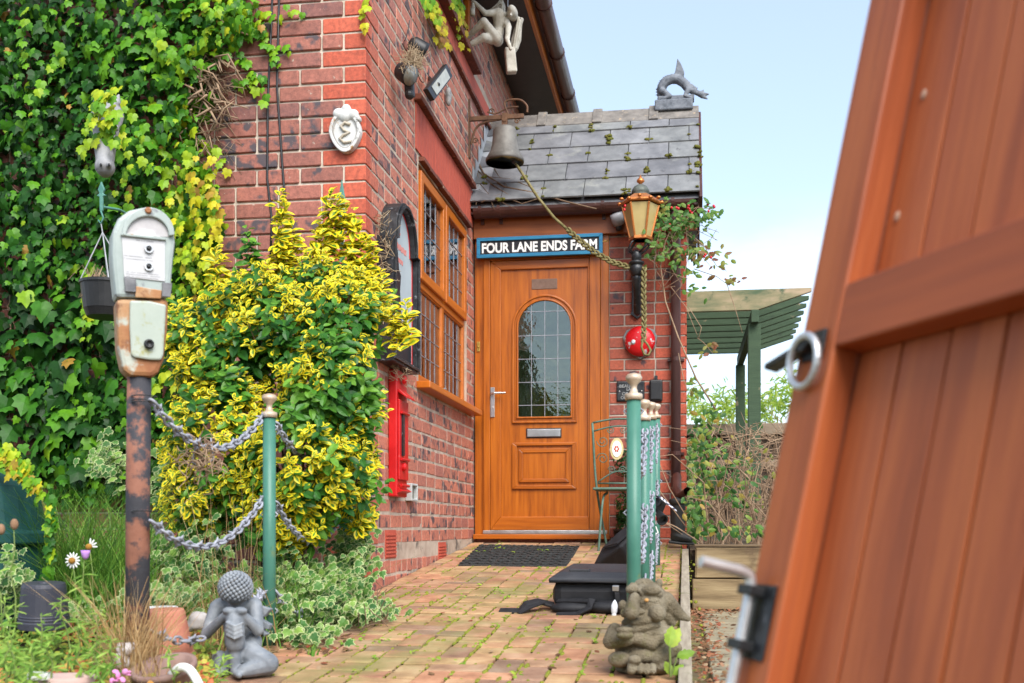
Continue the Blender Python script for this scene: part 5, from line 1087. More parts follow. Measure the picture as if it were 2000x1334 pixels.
def chain(p, q, sag, label, pitch=.031, grp='grey plastic chains between the posts', lay=None):
    p = Vector(p); q = Vector(q); n0 = 60; P3 = curve(p, q, sag, n0)
    if lay: P3 = [Vector((c.x, c.y, max(c.z, lay(c.y)))) for c in P3]
    t = thing('chain', P3[n0 // 2], label, 'chain', grp); L_ = [0]
    for a, b_ in zip(P3, P3[1:]): L_.append(L_[-1] + (b_ - a).length)
    n = int(L_[-1] / pitch)
    for i in range(n):
        s_ = (i + .5) * L_[-1] / n; j = max(0, min(n0 - 1, int(np.searchsorted(L_, s_)) - 1)); tt = (s_ - L_[j]) / max(1e-9, L_[j + 1] - L_[j]); c = P3[j].lerp(P3[j + 1], tt); d = (P3[j + 1] - P3[j]).normalized()
        x, y, _ = frame(d); M3 = Matrix((x, y, d)).transposed() @ Matrix.Rotation(R(90 * (i % 2) + U_(-15, 15) + 20), 3, 'Z')
        o = bpy.data.objects.new('link', LKm[1 if i % 4 == 1 else 0]); col.objects.link(o); o.parent = t; o.matrix_local = Matrix.Translation(c - t.location) @ M3.to_4x4()
    return t
nm_ = ('first', 'second', 'third')
for i in range(3):
    (a, h0), (c, h1) = RP[i], RP[i + 1]; ox = Vector((.006, 0, 0))
    chain(a + Vector((0, .02, h0 - .13)) + ox, c + Vector((0, -.02, h1 - .13)) + ox, .20, 'upper grey chain swag between the %s pair of right-hand posts' % nm_[i])
    chain(a + Vector((0, .02, h0 * .52)) + ox, c + Vector((0, -.02, h1 * .52)) + ox, .20, 'middle grey chain swag between the %s pair of right-hand posts' % nm_[i])
    chain(a + Vector((0, .02, h0 * .2)) + ox, c + Vector((0, -.02, h1 * .2)) + ox, .10, 'lowest grey chain swag between the %s pair of right-hand posts' % nm_[i])
DM = 3.2
def mpt(px, py, d=DM): return atD(px, py, d)
chain(mpt(296, 782), lp0 + Vector((-.02, -.01, hL - .085)), .135, 'upper grey spiked chain swag from the parking meter pole to the green post')
chain(mpt(296, 1018), lp0 + Vector((-.02, -.01, hL * .585)), .125, 'middle grey spiked chain swag from the parking meter pole to the green post')
chain(mpt(296, 1232), atD(398, 1245, 3.4), .02, 'low grey chain between the parking meter pole and the crouching statue')
chain(lp0 + Vector((.02, .01, hL - .11)), lp1 + Vector((0, -.03, .80)), .13, 'upper grey chain swag across the front of the yellow shrub')
chain(lp0 + Vector((.02, .01, hL * .57)), lp1 + Vector((0, -.05, .42)), .13, 'middle grey chain swag across the front of the yellow shrub')
chain(lp0 + Vector((.02, .01, hL * .22)), atD(592, 1200, 4.1), .02, 'low grey chain hanging from the green post into the ivy')
chain(lp0 + Vector((-.02, -.01, hL * .21)), atD(500, 1178, 3.6), -.01, 'short pale chain from the green post to the statue wings')

# --- parking meter
M['meter_grey'] = pm('pale_grey_green_enamel', [(.27, .32, .305), (.38, .43, .41)], 7, .45, bump=.12, wear=[((.15, .15, .17), 9, .58, .06), ((.33, .18, .09), 17, .64, .06)])
M['meter_rust'] = pm('rust_stained_enamel', [(.42, .27, .15), (.36, .17, .07), (.24, .085, .035)], 6, .7, bump=.4, wear=[((.40, .42, .36), 10, .56, .08), ((.16, .055, .025), 13, .56, .10)])
M['meter_door'] = pm('mildewed_pale_green_door', [(.32, .37, .32), (.42, .46, .40)], 5, .5, bump=.1, wear=[((.30, .30, .13), 26, .56, .12), ((.34, .17, .07), 12, .70, .06)])
M['meter_pole'] = pm('rusted_black_pole', [(.20, .075, .045), (.26, .11, .07), (.12, .05, .035)], 5, .75, bump=.5, wear=[((.035, .035, .042), 3.0, .47, .04), ((.36, .20, .14), 30, .68, .06)])
M['hinge'] = pm('worn_grey_hinge', [(.10, .10, .11), (.22, .22, .23)], 20, .5)
def Zm(zx, zy): return atD(200 + zx / 3.606, 390 + zy / 3.606, DM)
mr_ = thing('parking_meter', atD(270, 1300, DM), 'rusty old parking meter on a pole in the front garden', 'parking meter')
mo_ = Zm(300, 690); mup = (Zm(320, 48) - Zm(270, 1245)).normalized(); mrt = Vector((math.cos(YAW + R(27)), math.sin(YAW + R(27)), 0)); mrt = (mrt - mup * mrt.dot(mup)).normalized(); mbk = mrt.cross(mup) * -1
if mbk.y < 0: mbk = -mbk
def ml_(zx, zy):
    d = dr(200 + zx / 3.606, 390 + zy / 3.606); c0_ = Vector((0, 0, H)); q = c0_ + d * ((mo_ - c0_).dot(mbk) / d.dot(mbk)) - mo_; return (q.dot(mrt), q.dot(mup))
def mpoly(pts, d0, dep, nm, m, bev=.006, par=None, **k): return MB().prism([ml_(*p) for p in pts], mo_ + mbk * d0, mrt, mup, mbk, dep).build(nm, m, par or mr_, bevel=bev, **k)
upper = [(95, 690), (72, 480), (65, 380), (70, 230), (110, 130), (190, 72), (290, 50), (390, 75), (460, 140), (505, 225), (515, 300), (500, 420), (485, 600), (470, 690)]
mpoly(upper, .0, .105, 'upper_housing', M['meter_grey'], .012)
mpoly([(98, 693), (468, 693), (462, 900), (435, 1130), (400, 1215), (350, 1248), (200, 1240), (145, 1200), (112, 1040)], .004, .10, 'lower_housing', M['meter_rust'], .014)
rim_o = [(130, 270), (135, 180), (180, 110), (290, 66), (390, 92), (450, 150), (492, 230), (500, 300), (440, 300), (430, 270), (395, 205), (320, 165), (240, 160), (190, 195), (160, 250)]
ro = [ml_(320 + 185 * math.cos(R(a)), 255 - 195 * math.sin(R(a))) for a in range(0, 181, 12)]; ri = [ml_(315 + 150 * math.cos(R(a)), 262 - 140 * math.sin(R(a))) for a in range(0, 181, 12)]
MB().prism(ro + ri[::-1], mo_ - mbk * .014, mrt, mup, mbk, .016).build('window_hood', M['meter_grey'], mr_, bevel=.003)
mpoly([(315 + 152 * math.cos(R(a)), 262 - 142 * math.sin(R(a))) for a in range(0, 181, 12)], -.002, .004, 'dial_window', pm('cloudy_window', [(.36, .34, .35), (.50, .48, .48)], 8, .25), 0)
mpoly([(300 + 75 * math.cos(R(a)), 258 - 45 * math.sin(R(a))) for a in range(0, 181, 15)], -.006, .004, 'dial', M['white_paint'], 0)
mpoly([(128, 238), (445, 272), (446, 292), (128, 258)], -.012, .012, 'sill_bar', M['meter_grey'], .002)
wp = mpoly([(135, 257), (440, 292), (440, 578), (152, 545)], -.004, .006, 'instruction_plate', pm('white_enamel_plate', [(.46, .46, .47), (.54, .54, .55)], 9, .4, bump=.05), .001)
pl_ = MB(); 
for (za_, zb2, x0_, x1_) in ((275, 282, 210, 370), (392, 396, 150, 365), (412, 415, 150, 365), (505, 509, 170, 400), (520, 524, 165, 410), (535, 539, 170, 400)):
    for k in range(int((x1_ - x0_) / 9)):
        if random.random() < .8: xx = x0_ + k * 9; pl_.prism([ml_(xx, za_ + (xx - 150) * .1), ml_(xx + 6, za_ + (xx - 144) * .1), ml_(xx + 6, zb2 + (xx - 144) * .1), ml_(xx, zb2 + (xx - 150) * .1)], mo_ - mbk * .0048, mrt, mup, mbk, .0007)
pl_.build('faint_print', pm('grey_print', [(.22, .22, .24), (.28, .28, .30)], 9), wp)
for (x_, y_, r_) in ((325, 350, 30), (325, 475, 30)):
    q = mo_ + mrt * ml_(x_, y_)[0] + mup * ml_(x_, y_)[1]; MB().lathe([(r_ * .00043, 0), (r_ * .00043, .008), (r_ * .0003, .008), (r_ * .0003, .003), (.0001, .003)], q - mbk * .004, -mbk, 18).build('coin_button', M['steel'], mr_, smooth=False); MB().lathe([(r_ * .00026, 0), (r_ * .00022, .009), (.0001, .01)], q - mbk * .004, -mbk, 14).build('button_centre', M['black'], mr_, smooth=True)
mpoly([(150, 548), (235, 560), (235, 655), (160, 650)], -.008, .01, 'hinge', M['hinge'], .002); mpoly([(420, 585), (490, 590), (478, 690), (418, 685)], -.008, .01, 'hinge', M['hinge'], .002)
mpoly([(233, 610), (418, 640), (412, 700), (230, 690)], -.005, .008, 'coin_tray', M['meter_rust'], .003)
mpoly([(192, 712), (330, 715), (448, 742), (440, 900), (428, 1095), (412, 1132), (330, 1130), (220, 1112), (200, 1090), (190, 900)], -.008, .012, 'cash_door', M['meter_door'], .006)
q = mo_ + mrt * ml_(325, 1020)[0] + mup * ml_(325, 1020)[1]; MB().lathe([(.015, 0), (.014, .012), (.009, .014), (.008, .010), (.0001, .010)], q - mbk * .008, -mbk, 18).build('lock', M['black'], mr_, smooth=True)
q = mo_ + mrt * ml_(318, 85)[0] + mup * ml_(318, 85)[1]; MB().lathe([(.010, 0), (.009, .006), (.004, .007), (.0001, .005)], q - mbk * .014, -mbk, 14).build('rivet', M['meter_rust'], mr_, smooth=True)
pb = mo_ + mbk * .05 + mrt * ml_(275, 1225)[0] + mup * ml_(275, 1225)[1]; pole = MB().tube([pb + Vector((0, 0, .03)), Vector((pb.x - .005, pb.y, pb.z - .4)), Vector((pb.x - .008, pb.y, .25))], .036, 20).build('pole', M['meter_pole'], mr_, smooth=True)
b = MB()
for py in (772, 780, 784, 998): b.tube([Vector((atD(272, py, DM).x + .0375 * math.cos(a), atD(272, py, DM).y + .05 * 0 + .0375 * math.sin(a) + .03, atD(272, py, DM).z)) for a in [k * math.pi / 8 for k in range(17)]], .002, 5)
b.build('wire_tie', M['iron'], mr_)

# --- stone gargoyle by the kerb
M['garg'] = pm('mossy_cast_stone', [(.10, .078, .045), (.18, .148, .096), (.26, .225, .16)], 12, .9, bump=1.0, bscale=170, bdist=.008, wear=[((.09, .085, .02), 7, .56, .12), ((.24, .22, .19), 34, .66, .08), ((.03, .025, .018), 18, .66, .1)])
DG = 3.40; sG = DG / F / 5.7
def Zg(zx, zy, d=0): return atD(1160 + zx / 5.7, 1100 + zy / 5.7, DG + d)
gg = thing('stone_gargoyle', Zg(560, 1220), 'squat mossy stone gargoyle with big nose and folded arms by the kerb', 'statue')
b = MB()
def GE(x, y, d, rx_, ry_, rd=None): b.ell(Zg(x, y, d), (rx_ * sG, (rd or (rx_ + ry_) / 2) * sG, ry_ * sG), None, 14, 10)
def GC(x0, y0, d0, r0, x1, y1, d1, r1): b.cap(Zg(x0, y0, d0), Zg(x1, y1, d1), r0 * sG, r1 * sG)
GE(600, 440, .0, 232, 235, 235); GE(560, 930, .01, 340, 215, 250); GE(560, 760, .0, 280, 190, 245); GE(540, 600, -.01, 210, 150, 235)
GC(540, 330, -.055, 36, 720, 330, -.05, 56); GE(640, 300, -.06, 112, 58, 70); GE(630, 415, -.056, 82, 36, 45); GC(545, 455, -.06, 16, 700, 462, -.052, 18); GE(425, 290, -.05, 74, 54); GE(560, 225, .0, 110, 60)
GC(455, 380, -.085, 56, 420, 540, -.12, 88); GE(505, 540, -.11, 66, 40); GE(345, 555, -.10, 55, 52); GE(705, 560, -.075, 98, 92); GE(320, 470, -.03, 50, 62)
GC(340, 660, -.075, 36, 450, 600, -.08, 32); GC(440, 655, -.085, 38, 600, 635, -.075, 42); GC(430, 738, -.08, 44, 690, 680, -.055, 54); GE(430, 262, -.01, 45, 50); GE(725, 225, .0, 42, 55)
GC(790, 430, .0, 120, 930, 560, .02, 80); GC(930, 560, .02, 80, 1050, 620, .03, 32); GC(790, 560, .01, 100, 860, 660, .02, 60)
GC(190, 870, -.05, 92, 370, 840, -.07, 84); GC(230, 740, -.02, 80, 190, 860, -.05, 88); GE(345, 742, -.115, 98, 36, 55); GE(345, 803, -.115, 98, 44, 60)
GC(450, 830, -.07, 70, 640, 900, -.06, 76); GC(640, 900, -.06, 76, 830, 760, -.02, 70); GE(530, 1030, -.05, 150, 85)
GE(285, 1070, -.05, 130, 92); GC(700, 1050, -.05, 100, 890, 950, -.03, 92); GE(790, 1090, -.02, 150, 90)
GE(455, 1075, -.10, 75, 52); GC(430, 1120, -.09, 58, 420, 1190, -.10, 55)
for (x, y) in ((520, 1185), (590, 1195), (655, 1190)): GC(x, y - 40, -.09, 42, x, y + 10, -.11, 40)
GE(730, 1150, -.05, 100, 70); GE(560, 1180, .0, 330, 70, 220)
b.build('body', M['garg'], gg, remesh=.0032, smoothit=1)
MB().ell(Zg(585, 412, -.074), (.0075, .004, .006)).build('pupil', pm('orange_lichen', [(.45, .22, .06), (.5, .28, .1)], 30), gg, smooth=True)

# --- crouching child statue
M['lead_stone'] = pm('blue_grey_resin', [(.11, .125, .145), (.19, .21, .235), (.28, .30, .32)], 12, .6, bump=.25, bscale=80, wear=[((.32, .28, .20), 13, .62, .1), ((.06, .065, .07), 20, .62, .1)])
DB = 3.42; sB = DB / F / 4.247
def Zb(zx, zy, d=0): return atD(260 + zx / 4.247, 1020 + zy / 4.247, DB + d)
bu = thing('crouching_statue', Zb(900, 1270), 'blue-grey garden statue of a crouching winged child with bowed curly head', 'statue')
b = MB()
def BE(x, y, d, rx_, ry_, rd=None): b.ell(Zb(x, y, d), (rx_ * sB, (rd or (rx_ + ry_) / 2) * sB, ry_ * sB), None, 14, 10)
def BC(x0, y0, d0, r0, x1, y1, d1, r1): b.cap(Zb(x0, y0, d0), Zb(x1, y1, d1), r0 * sB, r1 * sB)
BE(850, 560, -.01, 125, 125); BC(860, 660, .02, 70, 865, 760, .05, 110); BC(865, 780, .06, 130, 900, 1060, .06, 125); BC(720, 690, .04, 68, 1000, 690, .04, 72)
BC(690, 700, .03, 58, 605, 930, .01, 46); BC(605, 930, .01, 46, 770, 770, -.05, 38); BE(800, 735, -.06, 60, 34)
BC(1015, 700, .03, 62, 1035, 890, .0, 52); BC(1035, 895, .0, 52, 915, 775, -.05, 40); BE(890, 735, -.06, 60, 34)
BC(842, 800, -.055, 72, 842, 900, -.06, 84); BC(842, 900, -.06, 84, 845, 1000, -.05, 84); BC(843, 1010, -.045, 52, 848, 1225, -.05, 44); BC(848, 1240, -.05, 44, 880, 1270, -.09, 28)
BC(930, 1080, .0, 110, 1120, 1170, -.03, 88); BC(1120, 1180, -.03, 86, 930, 1230, -.06, 62); BE(900, 1130, .04, 150, 120); BC(720, 1130, .02, 70, 740, 1240, .0, 62); BC(740, 1250, -.02, 34, 640, 1262, -.06, 22); BE(1000, 1000, .03, 70, 90)
for y in (850, 885, 920, 955): b.tube([Zb(842 - 75, y - 25, -.085), Zb(842, y + 12, -.103), Zb(842 + 75, y - 20, -.085)], [.004, .0055, .004], 6)
b.build('body', M['lead_stone'], bu, remesh=.0042, smoothit=1)
b = MB(); hc = Zb(850, 545, -.01); hr = 128 * sB
for i in range(230):
    ph = math.acos(1 - 2 * (i + .5) / 230); th = i * 2.39996; d = Vector((math.sin(ph) * math.cos(th), math.sin(ph) * math.sin(th), math.cos(ph)))
    if d.z < -.72: continue
    b.ell(hc + d * hr * 1.02, .0068, None, 7, 5)
b.build('curly_hair', M['lead_stone'], bu, smooth=True)
for pts in ([(1040, 690), (1140, 720), (1080, 790), (1060, 770)], [(1050, 800), (1135, 850), (1120, 890), (1060, 880)], [(1060, 880), (1110, 930), (1080, 950)]):
    n_ = len(pts); v = [Zb(x, y, .05) for x, y in pts]; MB().add(v + [q + Vector((.004, .02, 0)) for q in v], [tuple(range(n_)), tuple(range(2 * n_ - 1, n_ - 1, -1))] + [(i, i + n_, (i + 1) % n_ + n_, (i + 1) % n_) for i in range(n_)]).build('wing', M['lead_stone'], bu, bevel=.003)

# --- doormat
M['rubber'] = pm('black_rubber_mat', [(.012, .013, .013), (.035, .036, .035)], 60, .8, bump=1, bscale=45, bdist=.01, wear=[((.06, .07, .03), 12, .66, .1)])
cs = [onpath(895, 1104, .01), onpath(1106, 1106, .01), onpath(1132, 1067, .01), onpath(937, 1065, .01)]; b = MB(); b.add([q + Vector((0, 0, -.012)) for q in cs] + [q + Vector((0, 0, .004)) for q in cs], [(3, 2, 1, 0), (4, 5, 6, 7), (0, 1, 5, 4), (1, 2, 6, 5), (2, 3, 7, 6), (3, 0, 4, 7)])
dm = thing('doormat', (cs[0] + cs[2]) / 2, 'black patterned rubber doormat on the brick path at the door', 'doormat'); b.build('base', M['rubber'], dm, bevel=.004)
b = MB()
for i in range(12):
    for j in range(9):
        s_, t = (i + .5) / 12, (j + .5) / 9; c = cs[0].lerp(cs[1], s_).lerp(cs[3].lerp(cs[2], s_), t) + Vector((0, 0, .006)); a0 = U_(0, 3)
        b.tube([c + Vector((.024 * math.cos(a0 + k * .9), .034 * math.sin(a0 + k * .9), .0 + .034 * math.sin(a0 + k * .9) * GZ1)) for k in range(6)], .006, 5)
b.build('raised_pattern', M['rubber'], dm)['kind'] = 'stuff'

# --- backpack, bag, bottle
M['fabric'] = pm('black_nylon', [(.009, .009, .011), (.018, .018, .021)], 30, .65, bump=.4, bscale=300)
M['shell'] = pm('black_moulded_shell', [(.025, .026, .03), (.04, .041, .046)], 9, .48, bump=.3, bscale=400)
pk = onpath(1160, 1198); Mb = rotm(math.atan(GZ1), R(0), R(-4)); bp = thing('backpack', pk, 'black hard-shell backpack lying on the brick path beside the green posts', 'backpack')
def BK(x, y, z): return pk + Mb @ Vector((x, y, z))
b = MB().box(BK(.0, .14, .075), (.38, .28, .13), Mb); b.build('body', M['fabric'], bp, bevel=.045)
b = MB(); lo = [(-.2, -.01), (.2, -.01), (.2, .29), (-.2, .29)]; hi = [(-.15, .04), (.17, .03), (.17, .26), (-.13, .26)]
b.add([BK(x, y, .135) for x, y in lo] + [BK(x, y, .152) for x, y in lo] + [BK(x, y, .19 if y > .1 else .178) for x, y in hi], [(3, 2, 1, 0), (0, 1, 5, 4), (1, 2, 6, 5), (2, 3, 7, 6), (3, 0, 4, 7), (4, 5, 9, 8), (5, 6, 10, 9), (6, 7, 11, 10), (7, 4, 8, 11), (8, 9, 10, 11)]); b.build('shell_lid', M['shell'], bp, bevel=.022)
MB().box(BK(-.07, .06, .178), (.09, .04, .022), Mb).build('badge_block', M['shell'], bp, bevel=.004)
MB().tube([BK(x, y, z) for x, y, z in ((-.195, -.012, .14), (0, -.018, .142), (.195, -.012, .14))], .006, 8).build('piping', M['fabric'], bp, smooth=True)
def strap(pts, w_, th=.006, nm='strap'):
    for i in range(len(pts) - 1): pass
    b = MB(); V = []
    for i, p in enumerate(pts):
        d = (pts[min(i + 1, len(pts) - 1)] - pts[max(0, i - 1)]).normalized(); s_ = d.cross(Vector((0, -.4, 1))).normalized() * w_ / 2; u = s_.cross(d).normalized() * th / 2
        V += [p - s_ - u, p + s_ - u, p + s_ + u, p - s_ + u]
    Fc = [(3, 2, 1, 0)] + [(4 * i + k, 4 * i + (k + 1) % 4, 4 * i + 4 + (k + 1) % 4, 4 * i + 4 + k) for i in range(len(pts) - 1) for k in range(4)] + [tuple(4 * len(pts) - 4 + k for k in range(4))]
    b.add(V, Fc); return b
strap([BK(-.16, -.012, .055), BK(-.10, -.03, .06), BK(-.05, -.03, .06), BK(.0, -.012, .055)], .03).build('side_handle', M['fabric'], bp)
strap([BK(-.18, .02, .03), BK(-.25, -.0, .05), BK(-.30, -.02, .04), BK(-.33, -.03, .01), BK(-.42, -.03, .008)], .045, .012).build('shoulder_strap', M['fabric'], bp, bevel=.004)
strap([BK(.0, -.04, .07), BK(-.01, -.07, .035), BK(-.06, -.09, .012), BK(-.15, -.09, .008)], .03).build('shoulder_strap', M['fabric'], bp)
strap([BK(-.22, -.01, .05), BK(-.28, -.05, .03), BK(-.32, -.08, .008)], .03).build('shoulder_strap', M['fabric'], bp)
strap([BK(.10, -.012, .13), BK(.105, -.02, .09), BK(.11, -.02, .04)], .02).build('buckle_strap', M['fabric'], bp); MB().box(BK(.10, -.022, .115), (.03, .008, .025), Mb).build('buckle', M['steel'], bp, bevel=.003)
MB().ell(BK(-.09, -.02, .025), (.10, .05, .03)).ell(BK(.08, -.01, .03), (.12, .05, .03)).build('hip_pad', M['fabric'], bp, smooth=True)
q = onpath(1199, 1204); bo = thing('clear_bottle', q, 'tiny clear plastic bottle hanging from the backpack', 'bottle')
MB().lathe([(.001, .0), (.010, .0), (.010, .012), (.014, .018), (.015, .045), (.009, .06), (.002, .07)], q + Vector((0, 0, .002)), (0.05, .1, 1), 12).build('bottle', pm('clear_plastic', [(.62, .64, .68), (.8, .82, .86)], 20, .15, bump=0), bo, smooth=True); MB().lathe([(.0105, -.001), (.0105, .011)], q, (.05, .1, 1), 12).build('cap', M['white_paint'], bo)
Db = 5.75; bg_ = thing('black_bag', atD(1200, 1108, Db), 'slim black fabric bag leaning against the green posts behind the backpack', 'bag')
pts = [(1158, 1106), (1176, 1070), (1205, 1042), (1232, 1022), (1262, 1004), (1268, 1016), (1255, 1050), (1238, 1108)]
v = [atD(x, y, Db) for x, y in pts]; n_ = len(v); cF = atD(1212, 1068, Db - .10); b = MB(); b.add(v + [q + Vector((0, .12, 0)) for q in v] + [cF], [(i, (i + 1) % n_, 2 * n_) for i in range(n_)] + [tuple(range(2 * n_ - 1, n_ - 1, -1))] + [(i, i + n_, (i + 1) % n_ + n_, (i + 1) % n_) for i in range(n_)]); b.build('bag_body', M['fabric'], bg_, bevel=.012)
strap([atD(1180, 1068, Db - .03), atD(1205, 1060, Db - .09), atD(1230, 1040, Db - .05)], .02).build('bag_strap', M['fabric'], bg_)
# --- camera slung on the chain
Dc = 5.6; cm = thing('slung_camera', atD(1282, 1010, Dc), 'black camera with red and white strap slung over the post chain', 'camera')
def cp_(x, y, d=0): return atD(1220 + x / 8.893, 930 + y / 8.893, Dc + d)
MB().box(cp_(600, 500), (.06, .05, .075), rotm(R(10), R(20), R(15))).build('camera_body', M['black'], cm, bevel=.008)
MB().lathe([(.026, -.03), (.028, .02), (.030, .03), (.022, .03), (.020, .02), (.001, .018)], cp_(560, 430, -.03), (-.3, -1, .0), 18).build('lens', M['black'], cm, smooth=False)
MB().lathe([(.024, -.05), (.030, .03), (.032, .05), (.025, .05), (.022, .03), (.001, .025)], cp_(590, 690, -.02), (.5, -.8, -.5), 18).build('lens_hood', M['black'], cm)
MR, MWh = M['red'], M['white_paint']
strap([cp_(540, 360, -.05), cp_(620, 370, -.06), cp_(700, 430, -.06), cp_(800, 520, -.06), cp_(900, 600, -.05)], .022, .003).build('strap_end', pm('navy_white_webbing', [(.02, .02, .06), (.75, .75, .78)], 60, .8, lo=.48, hi=.52), cm)
strap([cp_(390, 620, -.06), cp_(430, 560, -.07), cp_(500, 600, -.07), cp_(520, 720, -.07), cp_(540, 820, -.06)], .02, .003).build('strap', pm('red_white_webbing', [(.6, .03, .03), (.75, .7, .7)], 70, .8, lo=.46, hi=.54), cm)
strap([cp_(410, 600, -.08), cp_(450, 550, -.08), cp_(470, 570, -.08)], .018, .004).build('strap_tab', pm('orange_fabric', [(.65, .16, .02), (.7, .2, .03)], 20), cm)
MB().tube([cp_(400, 880, -.05), cp_(480, 980, -.05), cp_(540, 1010, -.05), cp_(580, 980, -.05), cp_(540, 880, -.05), cp_(440, 790, -.05)], .0035, 6).build('strap_loop', MWh, cm)

# --- wellington boot and pipe shoe
M['boot'] = pm('black_rubber_boot', [(.016, .017, .017), (.034, .035, .034)], 9, .5, bump=.15)
Dw = 7.25; sw_ = Dw / F
def W(px, py, d=0): return atD(px, py, Dw + d)
wb = thing('wellington_boot', W(1328, 1062), 'black wellington boot hung under the porch downpipe', 'boot')
b = MB(); b.cap(W(1324, 985), W(1324, 1035), 15.5 * sw_, 14.5 * sw_).cap(W(1322, 1046), W(1346, 1054, -.03), 13 * sw_, 9 * sw_).cap(W(1320, 1051), W(1328, 1052), 11 * sw_, 12 * sw_); b.build('boot_body', M['boot'], wb, remesh=.006, smoothit=3)
MB().lathe([(15.5 * sw_, -.02), (17.5 * sw_, -.016), (17.5 * sw_, .012), (16 * sw_, .02), (13 * sw_, .018)], W(1324, 980), n=20).build('boot_top', M['boot'], wb, smooth=True)
MB().prism([(W(x, y).x, W(x, y).z) for x, y in ((1306, 1055), (1330, 1059), (1356, 1060), (1356, 1064), (1330, 1064), (1306, 1061))], (0, W(1324, 1060).y - .045, 0), (1, 0, 0), (0, 0, 1), (0, 1, 0), .09).build('sole', M['boot'], wb, bevel=.006)
sp = MB().tube([W(1322, 930, .3), W(1322, 958, .1), W(1328, 970), W(1337, 966, -.04), W(1344, 960, -.10)], .032, 16, False).build('pipe_shoe', M['brown_plastic'], porch, smooth=True)
# --- bistro chair
M['chair'] = pm('verdigris_green_metal', [(.06, .12, .09), (.11, .18, .14)], 22, .55, bump=.2, metal=.2, wear=[((.20, .13, .08), 30, .66, .06)])
Yc = 7.42; ch_ = thing('bistro_chair', Vector((atY(1212, 1068, Yc).x, Yc - .15, pz(Yc - .15))), 'green metal bistro chair with mosaic oval in its back', 'chair')
def K(px, py, d=0): return atY(px, py, Yc + d)
for (tx, bx_) in (((1157, 826), (1187, 1078)), ((1268, 826), (1252, 1078))): MB().tube(spl([K(*tx), K(tx[0] + (8 if tx[0] < 1200 else -6), 950), K(*bx_, -.02)]), .0085, 8).build('back_leg', M['chair'], ch_, smooth=True)
for (a_, c_) in (((1186, 962), (1168, 1088)), ((1250, 962), (1262, 1088))): MB().tube(spl([K(*a_, -.2), K((a_[0] + c_[0]) / 2, 980, -.32), K(*c_, -.36)]), .0085, 8).build('front_leg', M['chair'], ch_, smooth=True)
cxp = 1212
def arc(x0_, x1_, yb, yt, n_=12): return [K(x0_ + (x1_ - x0_) * i / n_, yb - (yb - yt) * math.sin(math.pi * i / n_)) for i in range(n_ + 1)]
MB().tube(arc(1157, 1268, 826, 818), .007, 8).build('back_rail', M['chair'], ch_, smooth=True); MB().tube(arc(1160, 1266, 842, 832), .006, 8).build('back_rail', M['chair'], ch_, smooth=True); MB().tube([K(1168, 944), K(1257, 944)], .006, 8).build('back_rail', M['chair'], ch_, smooth=True); MB().tube(arc(1168, 1257, 942, 920), .005, 8).build('back_rail', M['chair'], ch_, smooth=True)
for sx_ in (-1, 1):
    for (ox_, oy, r_, tn) in ((28, 862, 12, 1), (28, 896, 12, -1), (12, 840, 7, 1), (10, 918, 8, -1)):
        MB().tube([K(cxp - 7 + sx_ * ox_ + r_ * (1 - k / 22) * math.cos(k * .55 * tn) * sx_, oy + r_ * (1 - k / 22) * math.sin(k * .55 * tn)) for k in range(19)], .0035, 6).build('scroll', M['chair'], ch_, smooth=True)
c = K(1205, 877); MB().lathe([(.047, 0), (.047, .014), (.001, .015)], (c.x, c.y - .004, c.z), (0, -1, 0), 24, 1, 1.65).build('mosaic_rim', pm('ochre_mosaic', [(.50, .40, .16), (.62, .52, .30)], 60, .5), ch_, smooth=False)
MB().lathe([(.033, 0), (.033, .018), (.001, .019)], (c.x, c.y - .004, c.z), (0, -1, 0), 24, 1, 1.75).build('mosaic_oval', M['white_paint'], ch_)
b = MB()
for k in range(6): b.ell((c.x + .013 * math.cos(k * 1.047), c.y - .024, c.z + .016 * math.sin(k * 1.047)), (.006, .003, .008), None, 8, 6)
b.build('mosaic_flower', pm('red_mosaic', [(.50, .06, .04), (.6, .1, .05)], 20), ch_)
zs_ = K(1200, 957).z; q0 = K(1166, 957); q1 = K(1259, 957); MB().bb(q0.x, q1.x, Yc - .36, Yc - .01, zs_ - .012, zs_ + .006).build('seat', M['chair'], ch_, bevel=.008)
# --- topiary in the porch corner
LMt = leafmat('bay_leaf', [(.012, .045, .012), (.022, .075, .016), (.04, .11, .02)], rough=.35)
tp = thing('potted_topiary', Vector((atY(1222, 1050, 7.58).x, 7.58, pz(7.5))), 'dark green clipped ball topiary between the chair and the posts', 'topiary')
Lt = Leaves()
for (x, y, r_) in ((1222, 905, 26), (1226, 985, 24), (1222, 1035, 20), (1216, 1010, 12), (1238, 945, 16)):
    for k in range(260):
        u = rv().normalized(); Lt.add(atY(x, y, 7.58) + u * r_ * .0037 * U_(.75, 1.05), u + rv(.3), rv(), U_(.018, .03), random.random())
Lt.build(tp, 'oval', LMt, 0); MB().tube([Vector((tp.location.x, 7.58, .7)), atY(1226, 960, 7.58), atY(1222, 880, 7.58)], .012, 8).build('stem', M['stem'], tp, smooth=True)
MB().lathe([(.07, 0), (.09, .12), (.095, .12), (.085, .10)], Vector((tp.location.x, 7.58, pz(7.5))), n=16).build('pot', M['black'], tp, smooth=True)

